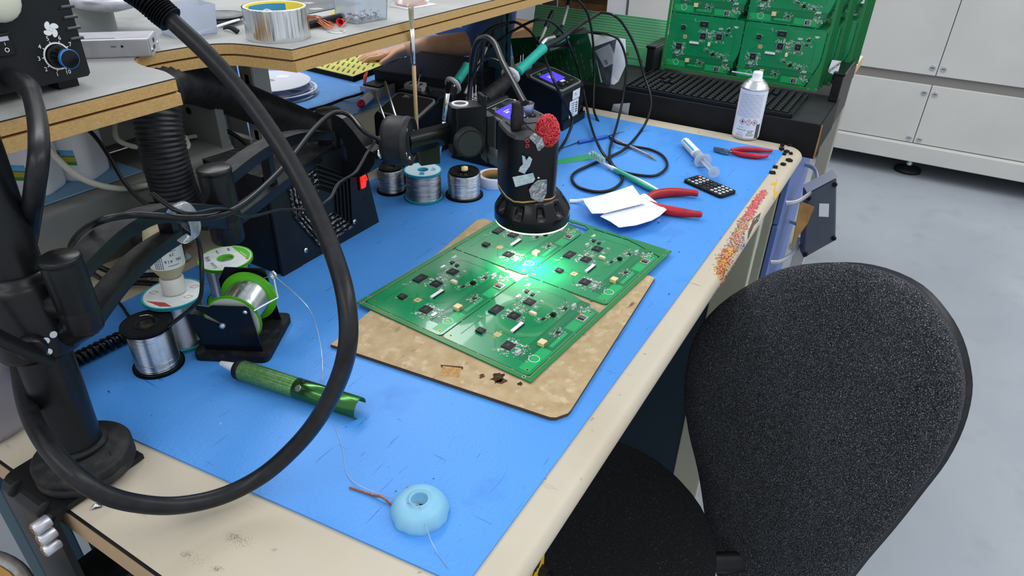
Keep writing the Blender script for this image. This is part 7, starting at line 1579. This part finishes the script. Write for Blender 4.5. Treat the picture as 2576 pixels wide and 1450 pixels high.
# black bins under the shelf line (dark rear)
# ------------------------------------------------------------ racking with cardboard at the back
BR=mat('black_racking','#17181a',.5)
for k,(x,y) in enumerate(((3.42,1.78),(4.22,1.60),(3.42,2.35),(4.9,2.35))):
    th=thing('racking_post',['black punched racking post before the brown cartons','black punched racking post right of the brown cartons','black racking post at the rear left','black racking post at the rear right'][k],'post',(x,y,0)); m=MB(); m.box((.07,.05,2.0),BR,(0,0,1.0)); 
    m.build('post',th); m=MB()
    for q in range(24): m.cyl(.010,.001,mat('punched_hole','#8d9094',.4),frame((-.005,-.0255,.06+.08*q),(0,-1,0)),12)
    m.build('holes',th)
th=thing('racking_shelf','black racking shelf carrying the brown cartons','shelf',(3.8,2.0,0.2)); m=MB(); m.bx((3.30,1.80,.10),(5.0,2.5,.13),BR); m.build('deck',th,world=True); m=MB(); m.bx((3.30,1.80,.72),(5.0,2.5,.75),BR); m.build('upper_deck',th,world=True)
def carton(x0,x1,y0,y1,z0,z1,label,mt=CARD,flap=True):
    th=thing('cardboard_carton',label,'carton',((x0+x1)/2,(y0+y1)/2,z0)); m=MB(); m.bx((x0,y0,z0),(x1,y1,z1),mt); m.build('carton',th,world=True)
    if flap: m=MB(); m.box((x1-x0,.09,.004),mt,((x0+x1)/2,y0-.04,z1-.01),(R(25),0,0)); m.build('flap',th,world=True)
CD2=mat('dark_cardboard','#6f4c2c',.85,col2='#5c3e24',ns=12)
carton(2.75,3.33,1.75,2.2,.0,.56,'large brown carton on the floor left of the punched black post',mat('worn_cardboard','#8a6742',.85,col2='#73522f',ns=10),False)
carton(3.45,3.80,1.82,2.25,.131,.40,'open dark brown carton on the lower rack shelf',CD2)
carton(3.82,4.20,1.82,2.25,.131,.36,'brown carton with raised flap beside the open dark one',CARD)
carton(3.5,4.1,1.85,2.3,.751,1.05,'brown carton on the upper rack deck',CARD)
carton(4.35,4.85,1.82,2.2,.131,.5,'plain carton on the right of the rack',CARD,False)
WG=mat('white_case','#c9ccd4',.5)
carton(3.46,3.75,1.60,1.79,0,.34,'pale grey white case standing before the open dark carton',WG,False)
# tall pale machine behind the boards
th=thing('pale_machine','tall pale grey machine housing behind the green boards','machine',(3.9,.95,0)); m=MB(); m.bx((3.72,1.47,0),(4.9,1.58,1.9),mat('pale_housing','#c3c4c9',.5)) ; m.build('housing',th,world=True)
m=MB(); m.bx((3.70,1.475,.0),(3.719,1.56,.30),mat('tan_patch','#c4aa88',.7)); m.build('tan_label',th,world=True)
# ------------------------------------------------------------ grey enclosure and cartons beside the drawers
th=thing('grey_enclosure','flat dark grey enclosure standing on edge beyond the drawers, feet outward','enclosure',(1.70,.12,.30))
X0=1.70; P=[at(a,b,x=X0) for a,b in ((2030,490),(2106,450),(2103,606),(2021,652))]
ENC=mat('enclosure_grey','#5c6370',.5,col2='#565d6a',ns=10); ENL=mat('enclosure_rim','#c9ccd2',.5)
yA_,yB_=P[0].y,P[1].y; zt=(P[0].z+P[1].z)/2; zb=P[3].z
o4=[P[0],P[1],P[2],P[3]]; bk=[p+Vector((.035,.018,.004)) for p in o4]
m=MB(); m.add(o4+bk,[(0,3,2,1),(4,5,6,7),(0,1,5,4),(1,2,6,5),(2,3,7,6),(3,0,4,7)],ENC); m.build('case',th,world=True,bevel=.004)
m=MB(); m.add([p+Vector((-.001,.0,.0045)) for p in (o4[0],o4[1],bk[1],bk[0])],[(0,1,2,3)],ENL); m.build('pale_seam',th,world=True)
ctr=sum(o4,Vector())/4
for p in o4:
    q=p.lerp(ctr,.13); m=MB(); m.cyl(.006,.005,BLK,frame(q,(-1,0,0)),14,bev=.001); m.build('rubber_foot',th,world=True)
q=ctr+(o4[0]-ctr)*.05+Vector((-.0008,-.004,.022)); m=MB(); m.box((.0006,.022,.034),PAPER,q,(R(-12),0,0)); m.build('rating_label',th,world=True)
th=thing('table_brace','pale upright bar behind the lower left corner of the grey enclosure','bracket',(1.78,.14,0)); m=MB(); qq=at(2023,600,x=1.745); m.bx((1.745,qq.y-.012,0),(1.775,qq.y+.016,.45),mat('pale_bar','#c9c3bd',.5)); m.bx((1.737,qq.y-.05,.0),(1.745,qq.y+.016,.34),LEGM); m.build('bar',th,world=True)
carton(1.545,1.598,.115,.175,.0,.30,'small brown carton on the floor between the drawers and the grey enclosure',CARD,False)
xplate('cardboard_flap','small brown cardboard piece standing between the drawer handles and the grey enclosure','cardboard',[(2014,508,0),(2049,521,1),(2032,562,1),(1992,618,0)],1.675,1.690,CARD,None,.003)
# ------------------------------------------------------------ person working at the rear bench
SKIN=mat('skin','#deae8e',.55,col2='#d5a383',ns=30); COAT=mat('blue_work_coat','#4668b4',.8,col2='#3d5da6',ns=20,bump=.5,bs=40); HAIR=mat('dark_hair','#241a14',.7)
def skinmesh(name,verts,edges,radii,mt,parent=None,sub=2,root=0):
    me=bpy.data.meshes.new(name); me.from_pydata([tuple(v) for v in verts],edges,[]); me.update()
    o=bpy.data.objects.new(name,me); COL.objects.link(o); me.materials.append(mt)
    sk=o.modifiers.new('skin','SKIN'); sk.use_smooth_shade=True
    if not me.skin_vertices: 
        bpy.context.view_layer.objects.active=o
    for i,rad in enumerate(radii):
        v=me.skin_vertices[0].data[i]; v.radius=rad if hasattr(rad,'__len__') else (rad,rad); v.use_root=(i==root)
    sb=o.modifiers.new('sub','SUBSURF'); sb.levels=sub; sb.render_levels=sub
    dg=bpy.context.evaluated_depsgraph_get(); dg.update(); m2=bpy.data.meshes.new_from_object(o.evaluated_get(dg)); bpy.data.objects.remove(o)
    o=bpy.data.objects.new(name,m2); COL.objects.link(o)
    for p in m2.polygons: p.use_smooth=True
    if not m2.materials: m2.materials.append(mt)
    if parent is not None:
        o.parent=parent; m2.transform(INV[parent.name].inverted())
    return o
def person():
    S=Vector; base=S((2.22,1.50,.46)); th=thing('person','person in blue work coat sitting at the rear bench, bare forearm on the table','person',(base.x,base.y,0))
    bel=S((2.21,1.50,.66)); che=S((2.175,1.49,.88)); neck=S((2.15,1.485,1.04)); hd=S((2.10,1.47,1.17)); hd2=S((2.09,1.465,1.26))
    ls=S((2.20,1.33,.985)); rs=S((2.13,1.67,.985))
    el=at(1238,104,z=.820); wr=at(1012,126,z=.790); hand=at(975,134,z=.782); rel=S((1.98,1.66,.82)); rwr=S((1.84,1.62,.79))
    V=[pel_ for pel_ in (base,bel,che,neck,hd,hd2,ls,el,el.lerp(wr,.5),wr,rs,rel,rel.lerp(rwr,.6),rwr,S((2.14,1.58,.48)),S((1.86,1.55,.50)),S((1.90,1.56,.08)),S((2.16,1.42,.48)),S((1.88,1.34,.50)),S((1.92,1.35,.08)))]
    E=[(0,1),(1,2),(2,3),(3,4),(4,5),(2,6),(6,7),(7,8),(8,9),(2,10),(10,11),(11,12),(12,13),(0,14),(14,15),(15,16),(0,17),(17,18),(18,19)]
    Rr=[.12,.105,.10,.045,.075,.065,.050,.036,.036,.026,.050,.036,.034,.026,.085,.062,.045,.085,.062,.045]
    body=skinmesh('body',V,E,Rr,SKIN,th)
    # coat over torso and arms, sleeves rolled near the elbows
    V=[base+S((0,0,-.02)),bel,che,S((2.155,1.487,1.0)),ls,ls.lerp(el,.6),el+S((.004,.002,.004)),el.lerp(wr,.33), rs,rs.lerp(rel,.6),rel,rel.lerp(rwr,.3)]
    E=[(0,1),(1,2),(2,3),(2,4),(4,5),(5,6),(6,7),(2,8),(8,9),(9,10),(10,11)]
    skinmesh('work_coat',V,E,[.15,.150,.155,.098,.078,.068,.066,.054,.078,.066,.060,.052],COAT,th)
    # hand with five fingers
    d=(hand-wr).normalized(); s=Vector((-d.y,d.x,0)); k=wr+d*.045
    V=[wr-d*.03,wr+d*.03,k]; E=[(0,1),(1,2)]; Rr=[(.026,.022),(.032,.016),(.036,.014)]
    for f,(off,l,r) in enumerate(((-.030,.062,.0075),(-.010,.072,.008),(.010,.068,.008),(.028,.055,.007))):
        a=k+s*off; n=len(V); V+=[a+d*.028,a+d*(.028+l*.45)+S((0,0,.003)),a+d*(.028+l*.75)+S((0,0,-.006)),a+d*(.028+l*.92)+S((0,0,-.018))]; E+=[(2,n),(n,n+1),(n+1,n+2),(n+2,n+3)]; Rr+=[r*1.1,r,r*.95,r*.8]
    n=len(V); V+=[wr+d*.02+s*.030,wr+d*.045+s*.052+S((0,0,-.006)),wr+d*.07+s*.06+S((0,0,-.012))]; E+=[(1,n),(n,n+1),(n+1,n+2)]; Rr+=[.013,.010,.008]
    skinmesh('hand',V,E,Rr,SKIN,body if False else th,2)
    m=MB(); F=mtx(hd2+S((.010,.004,.01))); m.lathe([(.0,.075),(.04,.068),(.072,.045),(.085,.01),(.082,-.03),(.07,-.05)],HAIR,F,26,a0=-60,a1=170); m.lathe([(0,.076),(.04,.069),(.073,.044),(.082,.02)],HAIR,F,26); m.build('hair',th,world=True)
    fd=Vector((-.95,-.31,0)); sd=Vector((fd.y,-fd.x,0)); f0=hd2+fd*.058
    m=MB()
    for q in (-1,1):
        m.ball(.011,WHT,f0+sd*(.030*q)+S((0,0,-.01)),(1,1,.6),10); m.ball(.005,BLK,f0+sd*(.030*q)+fd*.008+S((0,0,-.01)),(1,1,1),8)
    m.build('eyes',th,world=True)
    m=MB(); m.tube([f0+S((0,0,-.005))+fd*.004,f0+fd*.022+S((0,0,-.035)),f0+fd*.008+S((0,0,-.042))],.009,SKIN,8,3)
    for q in (-1,1): m.ball(.018,SKIN,hd2+sd*(.072*q)-fd*.005+S((0,0,-.02)),(.5,.6,1.2),10)
    m.build('nose_and_ears',th,world=True); m=MB(); m.tube([f0+sd*-.02+S((0,0,-.062)),f0+fd*.010+S((0,0,-.064)),f0+sd*.02+S((0,0,-.062))],.004,mat('lips','#a8624f',.5),6,3); m.build('mouth',th,world=True)
    # static-safe badge on the coat
    q=S((2.036,1.415,.790)); m=MB(); nrm=(Vector((0,0,CAMZ))-q).normalized(); F=frame(q,nrm,(.5,-.86,0)); m.box((.038,.036,.002),mat('badge_yellow','#dfc52a',.6),M=F); m.ringprism(circ(.012,20),circ(.009,20),.001,.0018,BLK,F); m.prism([(-.006,-.005),(.006,-.005),(0,.006)],.001,.0018,BLK,F); m.build('badge',th,world=True,label='yellow static-safe badge')
    ch=thing('rear_stool','black stool the person sits on behind the rear bench','stool',(base.x,base.y+.02,0)); m=MB(); m.cyl(.19,.05,BLK,mtx((base.x,base.y+.02,.30)),32,bev=.012); m.build('seat',ch,world=True); m=MB(); m.cyl(.025,.30,STEEL,mtx((base.x,base.y+.02,0.0)),16); m.cyl(.22,.02,BLK,mtx((base.x,base.y+.02,0)),32); m.build('pedestal',ch,world=True)
person()
# ------------------------------------------------------------ office chair
FAB=mat('charcoal_fabric','#26282c',.95,col2='#2e3035',ns=12,bump=.9,bs=420,spec=.1)
mixspots(FAB,'#8b8f95',850,.56,.66,seed=2,det=2); mixspots(FAB,'#101216',600,.56,.62,seed=5,det=1)
FABS=mat('black_seat_fabric','#101114',.95,bump=.8,bs=420,spec=.1); mixspots(FABS,'#4a4d52',560,.63,.72,seed=3,det=2)
def chair():
    th=thing('office_chair','charcoal fabric office chair with oval backrest pushed up to the bench','chair',(.66,.25,0),R(150))
    a=R(150);t=R(10); n=Vector((math.cos(a)*math.cos(t),math.sin(a)*math.cos(t),math.sin(t))); u=Vector((math.sin(a),-math.cos(a),0)); v=n.cross(u)
    if v.z<0: v=-v
    C=Vector((.85,-.007,.634))
    pts=[(.223,.025),(.175,.096),(.133,.14),(.071,.178),(.015,.196),(-.039,.198),(-.082,.183),(-.114,.162),(-.139,.134),(-.155,.106),(-.166,.063),(-.169,.011),(-.164,-.045),(-.156,-.12),(-.146,-.193),(-.135,-.28),(-.105,-.37),(-.05,-.42),(0,-.43),(.05,-.415),(.093,-.355),(.145,-.275),(.195,-.212),(.232,-.14),(.245,-.05)]
    sm=smooth([(x,y,0) for x,y in [(a_*.965+.003,b_*.975-.002) for a_,b_ in pts]],3,True); c2=Vector((.035,-.07,0))
    def shell(m,mt,scale,zs,front,back):
        N=len(sm); rings=[]
        prof=[(0,front),(.25,front),(.5,front-.001),(.75,front-.004),(.9,front-.010),(.97,front-.018),(1.0,front-.028),(.985,back+.004),(.95,back),(0,back)]
        vs=[];fs=[]
        for (s,h) in prof:
            for p in sm:
                q=c2+(p-c2)*s*scale; cv=.35*(q.x-.035)**2
                vs.append(C+u*q.x+v*q.y+n*(h+cv))
        for i in range(len(prof)-1):
            for k in range(N): fs.append((i*N+k,(i+1)*N+k,(i+1)*N+(k+1)%N,i*N+(k+1)%N))
        m.add(vs,fs,mt,sm=True)
    m=MB(); shell(m,FAB,1.0,0,.004,-.045); m.build('backrest',th,world=True)
    m=MB(); shell(m,RUB,.992,0,-.026,-.062); m.build('backrest_shell',th,world=True,label='black plastic rear shell')
    S=Vector((.66,.25,.42))
    m=MB(); m.lathe([(0,.0),(.08,.002),(.15,0),(.19,-.010),(.205,-.03),(.204,-.048),(.18,-.062),(0,-.062)],FABS,mtx(S,(0,0,0)),48); m.build('seat',th,world=True)
    m=MB(); m.lathe([(0,-.062),(.185,-.062),(.18,-.075),(.10,-.085),(0,-.085)],BLK,mtx(S),40); m.box((.16,.14,.03),BLK,(0,0,-.095),M=mtx(S)); m.build('seat_pan',th,world=True)
    b=C-n*.07-v*.15
    m=MB(); m.tube([S+Vector((0,0,-.10)),S+Vector((.06,-.1,-.105)),S+Vector((.20,-.31,-.10)),S+Vector((.235,-.365,.0)),b,b+v*.12],.016,BLK,12,8,flat=.5); m.build('back_bar',th,world=True)
    m=MB(); m.cyl(.025,.24,STEEL,mtx((.66,.25,.09)),20,.02); m.cyl(.033,.10,BLK,mtx((.66,.25,.08)),20); m.build('gas_column',th,world=True)
    for k in range(5):
        an=2*PI*k/5+.3; e=Vector((.66+.27*math.cos(an),.25+.27*math.sin(an),.075))
        m=MB(); m.tube([(.66,.25,.10),((.66+e.x)/2,(.25+e.y)/2,.092),e],lambda t:.024-.008*t,BLK,10,5,flat=.7); lg=m.build('base_arm',th,world=True)
        m=MB(); 
        for s in (-1,1): m.cyl(.026,.014,RUB,frame(e+Vector((0,0,-.049))+s*Vector((-math.sin(an),math.cos(an),0))*.012-Vector((-math.sin(an),math.cos(an),0))*.007,(-math.sin(an),math.cos(an),0)),20,bev=.003)
        m.cyl(.008,.045,STEEL,mtx(e+Vector((0,0,-.045))),10); m.build('castor',lg,world=True)
chair()
